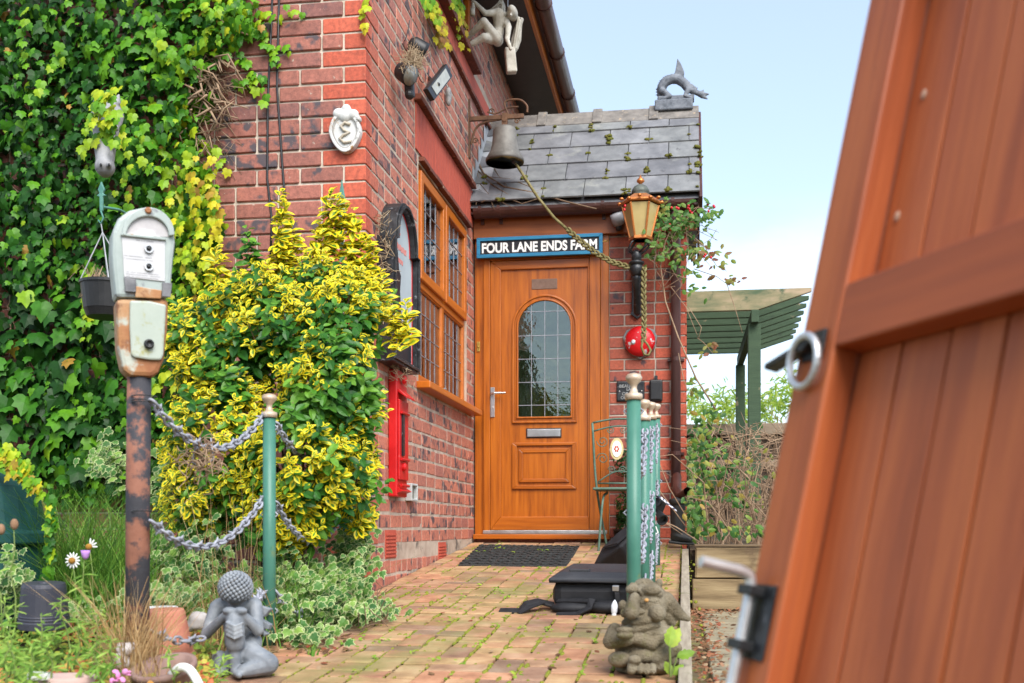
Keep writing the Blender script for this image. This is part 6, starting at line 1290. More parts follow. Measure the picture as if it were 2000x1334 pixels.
# --- climber with red hips at the porch corner
LMr = leafmat('rose_leaf', [(.03, .09, .02), (.06, .16, .03), (.13, .25, .05), (.22, .24, .05), (.20, .07, .04)], rough=.4)
rs_ = thing('berry_climber', Vector((atY(1330, 900, 7.5).x, 7.5, .8)), 'straggling climber with red hips over the porch corner downpipe', 'climbing plant')
b = MB(); YR = 7.45
stems = [((1398, 800), (1360, 740), (1325, 660), (1300, 590), (1290, 520), (1300, 470), (1320, 430), (1350, 410)), ((1310, 560), (1340, 600), (1360, 650), (1365, 660)), ((1300, 590), (1330, 560), (1345, 500), (1340, 450)), ((1290, 520), (1275, 480), (1270, 440)), ((1320, 430), (1360, 405), (1390, 408)), ((1340, 450), (1375, 480), (1400, 520), (1420, 530)), ((1355, 525), (1400, 540), (1420, 555), (1450, 545)), ((1420, 555), (1435, 600), (1450, 650)), ((1290, 535), (1280, 515), (1268, 505)), ((1296, 550), (1282, 530), (1275, 545)), ((1362, 660), (1375, 670), (1392, 690)), ((1325, 690), (1335, 740), (1345, 770), (1365, 740)), ((1345, 600), (1370, 640), (1365, 660))]
for i, pl in enumerate(stems):
    P3 = [atY(x, y, YR - .02 * (k % 3)) for k, (x, y) in enumerate(pl)]; r0 = .007 if i == 0 else .0032; b.tube(P3, [r0 * (1 - .6 * k / len(P3)) for k in range(len(P3))], 6)
for k in range(40):
    x, y = random.choice(((1290, 470), (1330, 430), (1350, 470), (1300, 540))); b.tube([atY(x + U_(-30, 40), y + U_(-40, 40), YR + U_(-.1, .1)), atY(x + U_(-40, 60), y + U_(-30, 60), YR + U_(-.1, .1))], .0018, 4)
b.build('stem', M['twig'], rs_, smooth=True)
Lr = Leaves()
for (x, y, rx_, ry_, n_, t0) in ((1320, 440, 45, 35, 90, .3), (1290, 490, 28, 30, 40, .35), (1350, 420, 40, 25, 60, .3), (1335, 510, 30, 30, 36, .4), (1365, 490, 35, 30, 40, .7), (1395, 505, 25, 30, 24, .92), (1382, 415, 20, 20, 26, .35), (1345, 560, 25, 20, 10, .35), (1300, 400, 30, 20, 26, .6), (1430, 545, 20, 8, 10, .95), (1350, 750, 20, 40, 12, .5), (1380, 680, 20, 15, 9, .9), (1265, 470, 12, 25, 14, .35)):
    for k in range(n_): Lr.add(atY(x + random.gauss(0, rx_ * .5), y + random.gauss(0, ry_ * .5), YR + random.gauss(0, .07)), (U_(-.6, .6), -1, U_(-.1, .8)), (U_(-1, 1), -.2, U_(-1, .3)), U_(.03, .06), t0 + U_(-.28, .28))
Lr.build(rs_, 'tooth', LMr, 130)
M['hip'] = pm('red_hip', [(.45, .01, .02), (.6, .03, .04)], 9, .25, bump=0)
for (x, y, n_) in ((1322, 405, 3), (1348, 408, 5), (1385, 405, 4), (1375, 510, 3), (1213, 402, 2), (1300, 440, 2)):
    for k in range(n_):
        q = atY(x + random.gauss(0, 6), y + random.gauss(0, 5), YR - .06 if x > 1240 else 7.25); MB().ell(q, (.009, .009, .0105), None, 8, 6).build('hip', M['hip'], rs_, smooth=True)
# bare stems over the porch eave
b = MB(); rb = thing('bare_stem', Vector((WX + .1, 7.45, 3.3)), 'bare brown creeper stems sprawling over the porch roof edge', 'creeper')
for pl, r_ in ((((925, 300), (945, 340), (985, 365), (1050, 378), (1110, 395), (1165, 408)), .009), (((930, 330), (960, 360), (1000, 385), (1030, 378), (1060, 370)), .006), (((940, 395), (975, 380), (1020, 398), (1060, 385)), .005), (((930, 350), (955, 380), (965, 408)), .004), (((950, 345), (1000, 350), (1035, 365)), .004), (((935, 370), (990, 400), (1010, 409)), .003), (((960, 320), (975, 345), (990, 362)), .003), (((925, 310), (935, 350), (930, 400)), .004)):
    P3 = []
    for k, (x, y) in enumerate(pl):
        zz = atY(x, y, 7.52); t = 0
        for it in range(4):                                   # rest on the roof slope
            Y = EY + max(0, (zz.z - EZ)) * (RY - EY) / (RZ - EZ) - .03; zz = atY(x, y, Y)
        P3.append(zz)
    b.tube(P3, [r_ * (1 - .5 * k / len(P3)) for k in range(len(P3))], 6)
b.build('stem', M['stem'], rb, smooth=True)

# --- bramble bush beyond the sleeper wall, bright hedge behind
br = thing('bramble_bush', Vector((.6, 7.6, .78)), 'tangled bramble with dry stems and green leaves above the sleeper wall', 'bush')
b = MB()
for k in range(150):
    x0_ = U_(1365, 1580); q0 = atY(x0_, 1060, U_(6.75, 8.6)); q0.z = .78; px = x0_ + U_(-110, 90); py = U_(830, 1030); q2 = atY(px, py, q0.y + U_(-.3, .3)); m_ = q0.lerp(q2, .5) + Vector((U_(-.12, .12), U_(-.1, .1), U_(.02, .15))); q3 = q2 + Vector((U_(-.2, .2), U_(-.1, .1), U_(-.18, .06)))
    b.tube([q0, m_, q2, q3], [.0045, .0038, .0028, .0014], 5)
for k in range(380):
    x0_ = U_(1385, 1560); y0_ = U_(840, 1040); q0 = atY(x0_, y0_, U_(6.8, 8.2)); q1 = q0 + rv(.12); b.tube([q0, q0.lerp(q1, .5) + rv(.02), q1], [.003, .0024, .0012], 4)
o = b.build('dry_stems', M['twig'], br); o['kind'] = 'stuff'
LMb = leafmat('bramble_leaf', [(.025, .08, .02), (.05, .14, .03), (.10, .22, .04), (.20, .28, .05), (.35, .22, .05)], rough=.4); Lb = Leaves()
for (x, y, rx_, ry_, n_, Y) in ((1380, 900, 28, 70, 130, 7.0), (1400, 830, 30, 40, 30, 7.4), (1425, 940, 40, 45, 60, 7.0), (1470, 900, 50, 55, 22, 7.2), (1362, 990, 16, 60, 80, 6.85), (1358, 850, 12, 60, 40, 7.6), (1430, 1030, 60, 14, 40, 6.75), (1480, 980, 40, 40, 22, 7.4)):
    for k in range(n_): Lb.add(atY(x + random.gauss(0, rx_ * .6), y + random.gauss(0, ry_ * .6), Y + random.gauss(0, .15)), (U_(-.7, .7), -1, U_(-.1, .9)), (U_(-1, 1), -.3, U_(-1, .2)), U_(.03, .065), U_(0, 1) ** 1.4)
Lb.build(br, 'tooth', LMb, 120)
lv = thing('variegated_ivy_wall', Vector((.05, 7.3, .78)), 'pale variegated ivy climbing the porch corner behind the boot', 'ivy')
LMi = leafmat('variegated_ivy_leaf', [(.04, .12, .035), (.07, .19, .045), (.13, .27, .06), (.22, .36, .07)], edge=(.46, .52, .26), rough=.45, epos=(.70, .92))
Li = Leaves()
for k in range(260):
    Li.add(Vector((.012 + abs(random.gauss(0, .03)), 7.70 + U_(-.0, .5), U_(.85, 1.55))) + Vector((0, -.03, 0)), (.6, -1, U_(0, .6)), (U_(-.6, .6), -.2, -1), U_(.03, .05), random.random())
Li.build(lv, 'ivy', LMi, 30)
hd = thing('bright_hedge', Vector((1.6, 13, .8)), 'bright lime green foliage rising behind the boarded fence', 'hedge')
LMh = leafmat('lime_leaf', [(.14, .26, .03), (.26, .40, .05), (.40, .50, .08)], rough=.45, trans=.4); Lh = Leaves()
for k in range(1500):
    x = U_(1340, 1640); y = 815 + random.gauss(0, 22) - 22 * math.sin(x * .05) ** 2 - (25 if x > 1500 else 0); Lh.add(atY(x, y, 12.4 + random.gauss(0, .35)), (U_(-.7, .7), -1, U_(-.1, .9)), (U_(-1, 1), -.3, U_(-1, .8)), U_(.06, .12), random.random())
Lh.build(hd, 'lance', LMh, 60); MB().tube([(1.6, 13, .8), (1.6, 13, 1.9)], .03, 6).build('stem', M['stem'], hd)

# --- hanging basket with its spear bracket; second spear by the shrub; horse head
M['verdigris'] = pm('verdigris_iron', [(.05, .17, .14), (.10, .25, .20)], 20, .5, bump=.2)
def spear(p, h, nm, lb_, hook=True):
    t = thing(nm, p, lb_, 'bracket'); x, y, z = p; pts = [(0, h), (.016, h * .72), (.008, h * .6), (.022, h * .52), (.008, h * .48), (.007, 0), (-.007, 0), (-.008, h * .48), (-.022, h * .52), (-.008, h * .6), (-.016, h * .72)]
    MB().prism([(a, b_) for a, b_ in pts], (x, y, z), (1, 0, 0), (0, 0, 1), (0, 1, 0), .012).build('spearhead', M['verdigris'], t, bevel=.003)
    if hook:
        MB().tube([(x, y + .005, z + .02), (x, y + .15, z + .05), (x, WY, z + .06)], .006, 8).build('arm', M['verdigris'], t, smooth=True); MB().tube([(x, y, z), (x + .012, y, z - .03), (x, y, z - .055), (x - .012, y, z - .04)], .004, 8).build('hook', M['verdigris'], t, smooth=True)
    return t
hp = atD(197, 412, 4.55); spear(hp, .13, 'basket_bracket', 'green spear-topped basket bracket among the vine leaves')
spear(atD(667, 488, 4.72), .32, 'spear_bracket', 'green metal spear rising out of the yellow shrub', False)
pc = atD(208, 620, 4.55); hb_ = thing('hanging_basket', pc, 'black plastic hanging basket beside the parking meter', 'hanging basket'); pr_ = 48 * 4.55 / F; zt_ = atD(208, 552, 4.55).z - pc.z
MB().lathe([(.001, 0), (pr_ * .75, .0), (pr_ * .86, .03), (pr_ * .88, .033), (pr_ * 1.0, zt_ - .012), (pr_ * 1.05, zt_ - .012), (pr_ * 1.05, zt_), (pr_ * .96, zt_), (pr_ * .93, zt_ - .03), (.001, zt_ - .03)], pc, n=28).build('pot', M['black'], hb_, smooth=False)
for k in range(4): MB().tube([hp + Vector((0, 0, -.05)), hp.lerp(pc + Vector((0, 0, zt_)), .3), pc + Vector((pr_ * math.cos(R(20 + 95 * k)), pr_ * math.sin(R(20 + 95 * k)), zt_))], .0026, 5).build('hanging_cord', pm('grey_cord', [(.25, .26, .28), (.4, .41, .43)], 30), hb_)
b = MB()
for k in range(30): c = pc + Vector((U_(-.06, .02), U_(-.06, .06), zt_ - .02)); b.tube([c, c + Vector((U_(-.06, .03), U_(-.05, .05), U_(.02, .1))), c + Vector((U_(-.1, .03), U_(-.06, .05), U_(-.08, .08)))], .0014, 4)
o = b.build('dead_plant', M['twig'], hb_); o['kind'] = 'stuff'
M['horse'] = pm('grey_stone_horse', [(.20, .20, .21), (.34, .34, .35)], 12, .65, bump=.3)
Dh = 4.80; hh = thing('horse_head', atD(207, 345, Dh), 'grey stone horse head poking out of the vine', 'ornament')
def hz2(x, y, d=0): return atD(x, y, Dh + d)
b = MB().cap(hz2(210, 225, .10), hz2(206, 262, .02), .075, .055).cap(hz2(206, 262, .02), hz2(205, 318, -.05), .055, .040).ell(hz2(205, 326, -.06), (.044, .048, .045)).ell(hz2(213, 322, -.098), (.012, .012, .014)).ell(hz2(197, 322, -.098), (.012, .012, .014)).cap(hz2(190, 200, .08), hz2(186, 185, .08), .02, .006).cap(hz2(228, 200, .08), hz2(232, 185, .08), .02, .006).ell(hz2(226, 250, -.015), (.016, .016, .016)).ell(hz2(187, 250, -.015), (.016, .016, .016)).cap(hz2(205, 335, -.05), hz2(206, 318, .01), .03, .04)
b.build('head', M['horse'], hh, remesh=.006, smoothit=2)
for (x_, s_) in ((213, 1), (197, -1)): MB().ell(hz2(x_, 322, -.112), (.006, .004, .008)).build('nostril', M['black'], hh, smooth=True)
Lx = Leaves()
for k in range(60): Lx.add(hz2(206 + random.gauss(0, 20), U_(170, 275), U_(-.12, -.04)), (U_(-.6, .6), -1, U_(0, .8)), (U_(-.5, .5), -.2, -1), U_(.03, .055), U_(.45, .75))
Lx.build(ivy, 'vine', LMv, 30, mass='spray')

# --- green compost bin with creeper on it
M['bin'] = pm('dark_green_plastic', [(.006, .045, .042), (.012, .07, .062)], 6, .5, bump=.12, wear=[((.10, .15, .13), 26, .70, .06)])
Dn = 4.2; bn = thing('compost_bin', atD(-70, 1200, Dn), 'dark green plastic compost bin at the left edge', 'bin'); c = atD(-70, 1200, Dn); k_ = Dn / F; zz = lambda py: atD(-70, py, Dn).z
MB().lathe([(168 * k_, zz(1230)), (152 * k_, zz(1062))], (c.x, c.y, 0), n=28).build('body', M['bin'], bn, smooth=True); MB().lathe([(160 * k_, zz(1064)), (166 * k_, zz(1060)), (166 * k_, zz(1040)), (150 * k_, zz(1036)), (132 * k_, zz(950)), (80 * k_, zz(890)), (.001, zz(880))], (c.x, c.y, 0), n=28).build('lid', M['bin'], bn, smooth=False, bevel=.004)
vn = thing('bin_creeper', atD(40, 1000, 4.0), 'young yellow-green creeper spilling over the dark green bin', 'creeper'); Lc = Leaves()
for (x, y, rx_, ry_, n_, d) in ((10, 893, 28, 18, 36, 4.0), (40, 915, 22, 18, 30, 3.95), (70, 945, 20, 20, 22, 3.9), (98, 1010, 9, 60, 24, 3.9), (96, 1090, 8, 40, 16, 3.9)):
    for k in range(n_): Lc.add(atD(x + random.gauss(0, rx_ * .5), y + random.gauss(0, ry_ * .5), d), (U_(-.6, .6), -1, U_(0, .9)), (U_(-.8, .8), -.2, -1), U_(.024, .045), (.35 if x > 80 else .55) + U_(-.2, .4))
Lc.build(vn, 'vine', LMv, 60)

# --- pots and stones
M['terra'] = pm('terracotta', [(.40, .14, .09), (.52, .21, .14)], 7, .85, bump=.25, wear=[((.55, .40, .33), 9, .64, .12)])
M['pot_black'] = pm('black_pot_plastic', [(.028, .030, .042), (.048, .05, .066)], 8, .5, bump=.1)
M['stone'] = pm('pale_lichen_stone', [(.26, .23, .22), (.42, .38, .36), (.52, .49, .46)], 9, .9, bump=.7, bscale=60)
def lpot(px, pyt, pyb, rt_, rb_, D, nm, m, lb_, cat='pot', ribs=False, tilt=0, part='pot_wall'):
    k = D / F; p = atD(px, pyb, D); h = (pyb - pyt) * k; t = thing(nm, p, lb_, cat); ax = Vector((math.sin(R(tilt)), -.06, math.cos(R(tilt))))
    pr = [(rb_ * k * 1.02, 0), (rb_ * k * 1.04, h * .16), (rb_ * k, h * .17)] + ([(rb_ * k * 1.02, h * .22), (rb_ * k * .99, h * .24), (rb_ * k * 1.01, h * .28), (rb_ * k * .98, h * .30)] if ribs else []) + [(rt_ * k * 1.02, h * .92), (rt_ * k * .96, h), (.02, h * 1.0), (.018, h * .97), (.001, h * .97)]
    MB().lathe(pr, p, ax, 28).build(part, m, t, smooth=False, bevel=.002); return t
lpot(86, 1138, 1226, 40, 46, 3.5, 'upturned_pot', M['pot_black'], 'upturned black plastic flower pot in the garden bed', ribs=True, tilt=2)
lpot(322, 1190, 1290, 40, 54, 3.42, 'upturned_pot', M['terra'], 'upturned terracotta flower pot behind the parking meter pole')
one('white_saucer', MB().lathe([(.05, 0), (.056, .012), (.052, .02), (.001, .02)], atD(316, 1196, 3.62), n=24), M['white_paint'], 'white saucer behind the upturned terracotta pot', 'saucer', smooth=False)
def rock(px, py, rx_, ry_, D, lb_, m=None):
    b = MB(); k = D / F; rd = random.Random(px)
    for i in range(7): b.ell(atD(px + rd.uniform(-.4, .4) * rx_, py + rd.uniform(-.35, .35) * ry_, D + rd.uniform(-.02, .02)), (rx_ * k * rd.uniform(.5, .8), rx_ * k * .6, ry_ * k * rd.uniform(.5, .85)), rotm(rd.uniform(0, 3), rd.uniform(0, 3), 0))
    one('stone', b, m or M['stone'], lb_, 'stone', remesh=.008, smoothit=1)
rock(384, 1212, 20, 26, 3.7, 'pale rough stone between the terracotta pot and the statue'); rock(248, 1268, 24, 16, 3.1, 'rounded pinkish stone at the foot of the parking meter'); rock(240, 1292, 20, 14, 3.08, 'small pale stone in front of the meter pole')
Dd = 3.05; k = Dd / F; q = atD(325, 1330, Dd); t = thing('terracotta_bowl', q, 'broken brown terracotta bowl lying in the foreground bed', 'bowl')
MB().lathe([(.045, -.06), (.075, -.01), (.086, .03), (.094, .034), (.094, .05), (.08, .05), (.07, .02), (.03, -.05), (.001, -.05)], q, (-.05, -.30, 1), 28).build('bowl_wall', pm('brown_terracotta', [(.20, .12, .10), (.30, .20, .17)], 9, .85, bump=.3), t, smooth=True)
one('white_pipe', MB().tube(spl([atD(335, 1318, 2.98), atD(352, 1304, 2.96), atD(370, 1308, 2.94), atD(385, 1330, 2.92), atD(394, 1352, 2.9)]), .0125, 14), M['white_paint'], 'bent white plastic pipe lying in the terracotta bowl', 'pipe', smooth=True)
Dq = 2.85; q = atD(130, 1352, Dq); t = thing('trough', q, 'pale pink trough rim at the bottom edge of the bed', 'trough'); MB().lathe([(.06, 0), (.085, .045), (.078, .045), (.05, .0)], q, n=24, sx=1.0, sy=.7).build('trough_wall', pm('pink_cast', [(.45, .30, .27), (.55, .42, .38)], 9, .8), t, smooth=True); MB().box(q + Vector((-.045, -.05, .05)), (.06, .03, .02)).build('label_block', M['white_paint'], t, bevel=.004)

# --- beds: ground ivy, sedum, grass, flowers
gi = thing('ground_ivy', onpath(640, 1200), 'pale variegated ivy spilling over the left edge of the path', 'ivy'); Lq = Leaves()
for (x, y, rx_, ry_, n_, d) in ((600, 1190, 70, 45, 420, 4.25), (660, 1150, 60, 60, 420, 4.45), (560, 1130, 60, 60, 260, 4.3), (690, 1080, 36, 50, 260, 4.75), (715, 1190, 55, 16, 130, 4.35), (590, 1235, 60, 16, 150, 4.0), (700, 1010, 25, 60, 110, 4.85), (380, 1090, 70, 60, 260, 4.3), (330, 950, 30, 60, 120, 4.6), (500, 1190, 60, 40, 200, 4.1), (215, 900, 45, 40, 110, 4.75), (20, 1130, 40, 50, 130, 3.9), (130, 1190, 80, 20, 120, 3.9), (330, 1160, 60, 30, 110, 3.9)):
    for k in range(n_):
        p = atD(x + random.gauss(0, rx_ * .55), y + random.gauss(0, ry_ * .5), d + random.gauss(0, .10)); p.z = max(p.z, pz(p.y) + .012); Lq.add(p, (U_(-.6, .6), -.8, U_(.1, 1.2)), (U_(-1, 1), -.4, U_(-1, .1)), U_(.022, .05), random.random())
Lq.build(gi, 'ivy', LMi, 170)
b = MB()
for k in range(60):
    q = onpath(U_(520, 760), U_(1180, 1230), .03); b.tube(curve(q, q + Vector((U_(-.15, .15), U_(-.1, .1), U_(0, .15))), 0, 4, .012), .002, 5)
b.build('stems', M['stem'], gi)['kind'] = 'stuff'
LMs = leafmat('sedum_leaf', [(.10, .20, .03), (.20, .32, .05), (.34, .40, .06), (.55, .36, .08), (.60, .20, .08), (.5, .12, .06)], rough=.4); Ls = Leaves()
for k in range(3600):
    px = U_(-30, 420); py = U_(1205, 1345); p = onpath(px, py, U_(.02, .09)); Ls.add(p, (U_(-.8, .8), -.6, U_(.2, 1.2)), rv(), U_(.012, .022), min(.99, abs(random.gauss(.18 if math.sin(px * .03) + math.sin(py * .05 + 1) > -.2 else .62, .22))))
sd_ = Ls.build(None, 'round', LMs, 0, mass='sedum'); tag(sd_, 'low green and orange sedum carpeting the front bed', 'ground cover', kind='stuff')
def grass(nm, areas, m, label, wdt=.0028, kind='stuff'):
    V = []; Fc = []; A = []
    for (px, py, rx_, ry_, n_, D, hmin, hmax, lean) in areas:
        for k in range(n_):
            p = atD(px + random.gauss(0, rx_ * .5), py, D + random.gauss(0, ry_)); p.z = pz(p.y) - .0 if nm != 'foreground_weed' else p.z; h = U_(hmin, hmax); d = Vector((random.gauss(0, 1), random.gauss(0, 1), 0)) * lean * h; s_ = Vector((U_(-1, 1), U_(-.3, .3), 0)).normalized() * wdt * U_(.6, 1.4); i0 = len(V)
            for t in (0, .4, .75, 1): c = p + Vector((0, 0, h * (t - .25 * lean * t * t))) + d * t * t; w_ = s_ * (1 - t * .85); V += [c - w_, c + w_]
            Fc += [(i0 + 2 * j, i0 + 2 * j + 1, i0 + 2 * j + 3, i0 + 2 * j + 2) for j in range(3)]; A += [random.random()] * 8
    me = bpy.data.meshes.new(nm); me.from_pydata([tuple(q) for q in V], [], Fc); set_attr(me, 'rnd', A); set_attr(me, 'edge', [0] * len(V)); me.update(); o = link(nm, me, None, m); return tag(o, label, 'grass', kind=kind)
LMgr = leafmat('grass_blade', [(.05, .15, .025), (.09, .24, .035), (.17, .35, .05), (.28, .45, .08)], rough=.45, vein=False); LMdry = leafmat('dry_grass', [(.34, .19, .08), (.48, .31, .15), (.55, .40, .23)], rough=.7, vein=False)
grass('grass', [(165, 1150, 150, .12, 1700, 4.35, .30, .70, .5), (430, 1150, 120, .15, 500, 4.15, .12, .32, .5), (610, 1290, 8, .01, 22, 3.75, .03, .06, .4), (560, 1110, 60, .1, 160, 4.2, .15, .4, .5)], LMgr, 'fine green grass clump under the vine')
grass('dry_grass', [(450, 1150, 70, .12, 260, 4.0, .12, .36, .45), (262, 1240, 50, .05, 330, 3.10, .12, .42, .34), (400, 1240, 30, .08, 110, 3.6, .06, .16, .5), (470, 1150, 60, .1, 26, 4.1, .5, .75, .2), (250, 1300, 60, .05, 90, 3.0, .05, .16, .5)], LMdry, 'pale dry grass stems around the meter pole and chains', .0022)
# feathery weeds in front
LMw = leafmat('weed_leaf', [(.12, .26, .04), (.24, .42, .07), (.38, .54, .12)], rough=.5, trans=.4)
wd_n = 0
def weed(px, py, top, D, n_, lb_, shape='lance', sz=(.03, .055), m=None, head=None):
    p = atD(px, py, D); q = atD(px + U_(-15, 15), top, D); t = thing('weed', p, lb_, 'weed', 'weeds in the front bed'); Lw = Leaves(); b = MB(); c = curve(p, q, 0, 5, .008); b.tube(c, [.0028, .0026, .0024, .002, .0016, .001], 5); b.build('stem', M['greenstem'], t, smooth=True)
    for k in range(n_):
        s_ = random.random() ** .8; a = c[min(4, int(s_ * 5))].lerp(c[min(5, int(s_ * 5) + 1)], s_ * 5 % 1); ang = U_(0, 6.28); d = Vector((math.cos(ang), math.sin(ang), U_(.1, .8))); Lw.add(a, Vector((0, -.5, 1)) + rv(.4), d, U_(*sz) * (1.1 - .5 * s_), random.random())
    Lw.build(t, shape, m or LMw, min(n_, 14)); return t, q
for i, (x, y, tp_, D, n_, lb_) in enumerate(((30, 1345, 1190, 2.75, 46, 'feathery pale weed at the bottom left corner'), (95, 1345, 1225, 2.8, 40, 'bushy pale green weed below the black pot'), (160, 1340, 1210, 2.9, 44, 'leafy weed right of the black pot'), (195, 1345, 1255, 2.8, 36, 'low leafy weed left of the pink trough'), (60, 1345, 1260, 2.65, 36, 'low feathery weed in the left foreground'), (340, 1335, 1262, 2.95, 22, 'small bright weed beside the broken bowl'), (425, 1335, 1280, 3.1, 26, 'small weed growing left of the crouching statue'), (10, 1340, 1240, 2.7, 34, 'feathery weed cut by the left edge'), (130, 1330, 1165, 3.0, 46, 'tall leafy weed just right of the black pot'), (185, 1310, 1175, 3.1, 40, 'leafy weed between the black pot and the meter pole'), (70, 1330, 1200, 2.9, 46, 'leafy weed in front of the black pot'), (20, 1320, 1160, 2.9, 44, 'tall feathery weed below the compost bin'), (220, 1335, 1240, 2.95, 34, 'short leafy weed at the foot of the meter pole'))):
    weed(x, y, tp_, D, n_, lb_)
M['thistle'] = pm('thistle_purple', [(.36, .16, .52), (.48, .26, .62)], 30, .8); M['petal'] = pm('white_petal', [(.68, .68, .66), (.78, .78, .76)], 20, .6); M['eye_y'] = pm('flower_eye', [(.28, .12, .02), (.40, .22, .03)], 40, .9); M['bud'] = pm('brown_bud', [(.20, .11, .06), (.30, .18, .11)], 30, .9)
t, q = weed(165, 1270, 1092, 3.2, 40, 'purple-headed thistle in front of the grass clump', 'lance', (.05, .085)); MB().lathe([(.004, -.012), (.010, -.004), (.012, .006), (.014, .016), (.001, .012)], atD(167, 1085, 3.2), n=12).build('flower_head', M['thistle'], t, smooth=True)
for (x, y, lb_) in ((28, 1030, 'tall brown seed head, right of a pair by the bin'), (2, 1040, 'tall brown seed head at the left edge by the bin')):
    t, q = weed(x, 1250, y, 3.0, 10, lb_); q = atD(x, y - 6, 3.0); MB().ell(q, (.011, .011, .016)).build('seed_head', M['bud'], t, smooth=True)
for (x, y, dn, lb_) in ((142, 1095, 0, 'white daisy with drooping petals beside the thistle'), (175, 1068, 1, 'faded daisy above the thistle')):
    c = atD(x, y, 3.9); t = thing('daisy', c + Vector((0, 0, -.3)), lb_, 'flower'); MB().tube([c + Vector((0, .01, -.3)), c + Vector((.01, .005, -.1)), c], .002, 5).build('stem', M['greenstem'], t, smooth=True); MB().ell(c + Vector((0, -.006, 0)), (.013, .009, .012)).build('flower_eye', M['eye_y'], t, smooth=True)
    for k in range(13 if not dn else 4): a = k * .483; MB().ell(c + Vector((math.cos(a) * .02, 0, math.sin(a) * .02)), (.013, .0016, .004), Matrix.Rotation(-a, 3, 'Y'), 8, 5).build('petal', M['petal'], t, smooth=True)
c = atD(235, 1322, 2.9); t = thing('pink_flower', c + Vector((0, 0, -.05)), 'small pink flowers at the foot of the meter', 'flower')
for k in range(9): MB().ell(c + Vector((U_(-.022, .022), U_(-.01, .01), U_(-.014, .016))), (.010, .003, .008), rotm(U_(0, 3), U_(0, 3), 0), 8, 5).build('petal', pm('pink_petal', [(.62, .20, .45), (.7, .3, .55)], 20) if k == 0 else bpy.data.materials['pink_petal'], t, smooth=True)
# dandelion leaves by the gargoyle, weeds on the path
LMd = leafmat('dandelion_leaf', [(.16, .30, .03), (.26, .42, .05), (.36, .46, .06)], rough=.42, trans=.4); dn_ = thing('dandelion', atD(1312, 1318, 3.3), 'bright green dandelion growing beside the stone gargoyle', 'weed'); Ld = Leaves()
for (x, y, tx, ty, s_) in ((1308, 1265, 1330, 1212, .075), (1306, 1262, 1314, 1210, .07), (1322, 1282, 1362, 1262, .06), (1312, 1318, 1300, 1285, .05), (1312, 1318, 1330, 1285, .05)): p = atD(x, y, 3.28); q = atD(tx, ty, 3.22); Ld.add(p, (U_(-.3, .3), -1, .35), q - p, s_, U_(.2, .9))
Ld.build(dn_, 'tooth', LMd, 5); MB().tube([atD(1310, 1322, 3.28), atD(1309, 1296, 3.28), atD(1308, 1262, 3.27)], .0035, 6).tube([atD(1311, 1320, 3.28), atD(1322, 1284, 3.27)], .0025, 6).build('stem', M['greenstem'], dn_)
Lp = Leaves()
spots = [(1306, 1145, 30), (1304, 1120, 18), (1300, 1105, 10), (1285, 1115, 14), (975, 1076, 16), (1010, 1082, 14), (1060, 1078, 14), (940, 1080, 12), (1195, 1110, 10), (1175, 1085, 10), (870, 1075, 10), (900, 1090, 12), (1290, 1175, 12), (1165, 1208, 10), (970, 1160, 8), (900, 1195, 8), (870, 1215, 9), (700, 1250, 8), (745, 1255, 8), (1000, 1230, 7), (1240, 1098, 10)] + [(U_(640, 1330), U_(1085, 1330), random.randint(3, 6)) for k in range(60)]
for (x, y, n_) in spots:
    c = onpath(x, y, .004)
    if c.x < PXA + .1 or c.x > -.055 or c.y > 7.65: continue
    if n_ < 8: c.x = PXB - .004 - u_ * round((PXB - .004 - c.x) / u_)
    for k in range(n_): a = U_(0, 6.28); Lp.add(c + Vector((U_(-.012, .012) if n_ < 8 else U_(-.03, .03), U_(-.03, .03), U_(0, .02 if n_ < 16 else .09))), Vector((U_(-.4, .4), -.4, 1)), (math.cos(a), math.sin(a), .4), U_(.010, .024), random.random())
o = Lp.build(None, 'tooth', LMd, 0, mass='path_weeds'); tag(o, 'scattered small weeds in the brick path joints', 'weeds', kind='stuff')
# leaf litter
LMl = leafmat('dead_leaf', [(.07, .035, .018), (.15, .075, .035), (.24, .14, .075), (.22, .05, .025), (.34, .24, .15)], rough=.7, trans=.1); Ll = Leaves()
for k in range(900):
    X = abs(random.gauss(0, .10)) + .025 if k % 3 else U_(.03, 1.2); Y = U_(2.8, 6.4) if k % 3 else U_(6.1, 6.4); Ll.add((X, Y, DZ + U_(.002, .02)), (U_(-.5, .5), U_(-.8, .2), 1), (U_(-1, 1), U_(-1, 1), 0), U_(.014, .034), random.random())
for k in range(46): q = onpath(U_(600, 1330), U_(1080, 1330), .012); Ll.add(q, (U_(-.4, .4), -.3, 1), (U_(-1, 1), U_(-1, 1), 0), U_(.015, .035), random.random())
for k in range(60): q = onpath(U_(520, 700), U_(1230, 1270), .02); Ll.add(q, (U_(-.4, .4), -.5, 1), (U_(-1, 1), U_(-1, 1), 0), U_(.02, .035), random.random())
o = Ll.build(None, 'tooth', LMl, 0, mass='fallen_leaves'); tag(o, 'brown fallen leaves along the kerb and sleepers', 'leaves', kind='stuff')
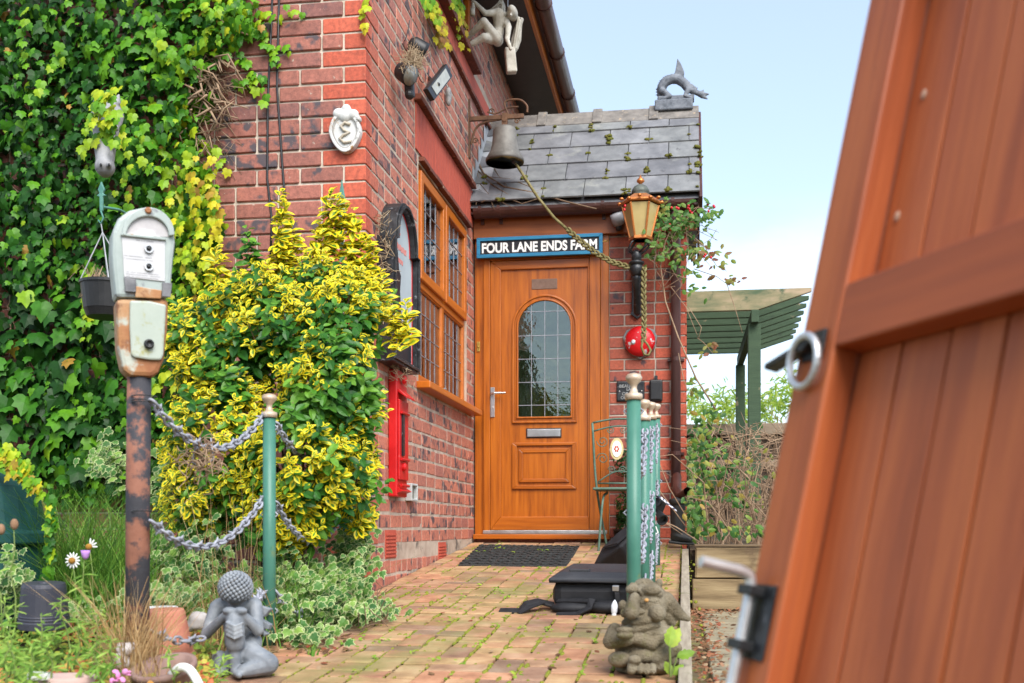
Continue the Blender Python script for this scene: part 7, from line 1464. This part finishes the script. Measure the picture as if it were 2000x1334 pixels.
# dried root ball on the upper chain
c = atD(395, 885, 3.5); t = thing('dried_root_ball', c - Vector((0, 0, .06)), 'tangle of dried pale roots hanging from the upper chain', 'roots'); b = MB()
for k in range(80): d = c + rv(.02) + Vector((0, 0, -.015)); q2 = d + rv(.022); q3 = q2 + rv(.022); b.tube(spl([d, q2, q3, q3 + rv(.02) + Vector((0, 0, -.01))], 3), .0017, 4)
b.build('root', M['twig'], t)['kind'] = 'stuff'; MB().tube([c + Vector((-.02, 0, .05)), c + Vector((-.03, -.01, -.03)), c + Vector((0, -.01, -.05)), c + Vector((.04, 0, -.02)), c + Vector((.03, 0, .05))], .0025, 6).build('wire', M['chain'], t, smooth=True)

# yellowing creeper at the upper window
uc = thing('window_creeper', Vector((WX + .05, 6.6, 4.1)), 'yellowing creeper hanging below the upper window', 'creeper'); Lu = Leaves()
for (a, c_, n_) in (((832, -10), (872, 85), 60), ((845, 0), (865, 60), 40), ((893, -5), (905, 70), 34), ((885, 0), (898, 40), 20), ((905, 60), (912, 95), 6)):
    for k in range(n_): t = random.random(); Lu.add(atX(a[0] + (c_[0] - a[0]) * t + random.gauss(0, 5), a[1] + (c_[1] - a[1]) * t + random.gauss(0, 5), WX + U_(.02, .08)), (1, -.8, U_(0, .6)), (U_(-.4, .4), U_(-.4, .4), -1), U_(.03, .055), .5 + .45 * t + U_(-.15, .15))
Lu.build(uc, 'vine', LMv, 50)
MB().tube([atX(832, -10, WX + .03), atX(850, 30, WX + .03), atX(872, 85, WX + .02)], .003, 5).build('stem', M['twig'], uc)

# tall hedge across the lane behind the viewer: it shows in the door glass
hg = thing('lane_hedge', Vector((-1, -5.5, .0)), 'tall green hedge reflected in the arched door glass', 'hedge'); Lk = Leaves()
for k in range(7000):
    X = U_(-9, 8); top = 3.1 + .5 * math.sin(X * 1.3) + .3 * math.sin(X * 3.1 + 1); Z = U_(-.6, 1) ** 1 * top if random.random() < .8 else top + random.gauss(0, .15)
    Lk.add((X, -5.5 + random.gauss(0, .3), Z), (U_(-.7, .7), 1, U_(-.1, 1)), rv(), U_(.12, .26), random.random())
Lk.build(hg, 'oval', LMg, 0)
for k in range(9): MB().tube([(-8.5 + k * 2, -5.6, -2), (-8.4 + k * 2, -5.5, .6), (-8.5 + k * 2 + U_(-.3, .3), -5.5, 2.4)], [.09, .07, .03], 7).build('trunk', M['stem'], hg, smooth=True)
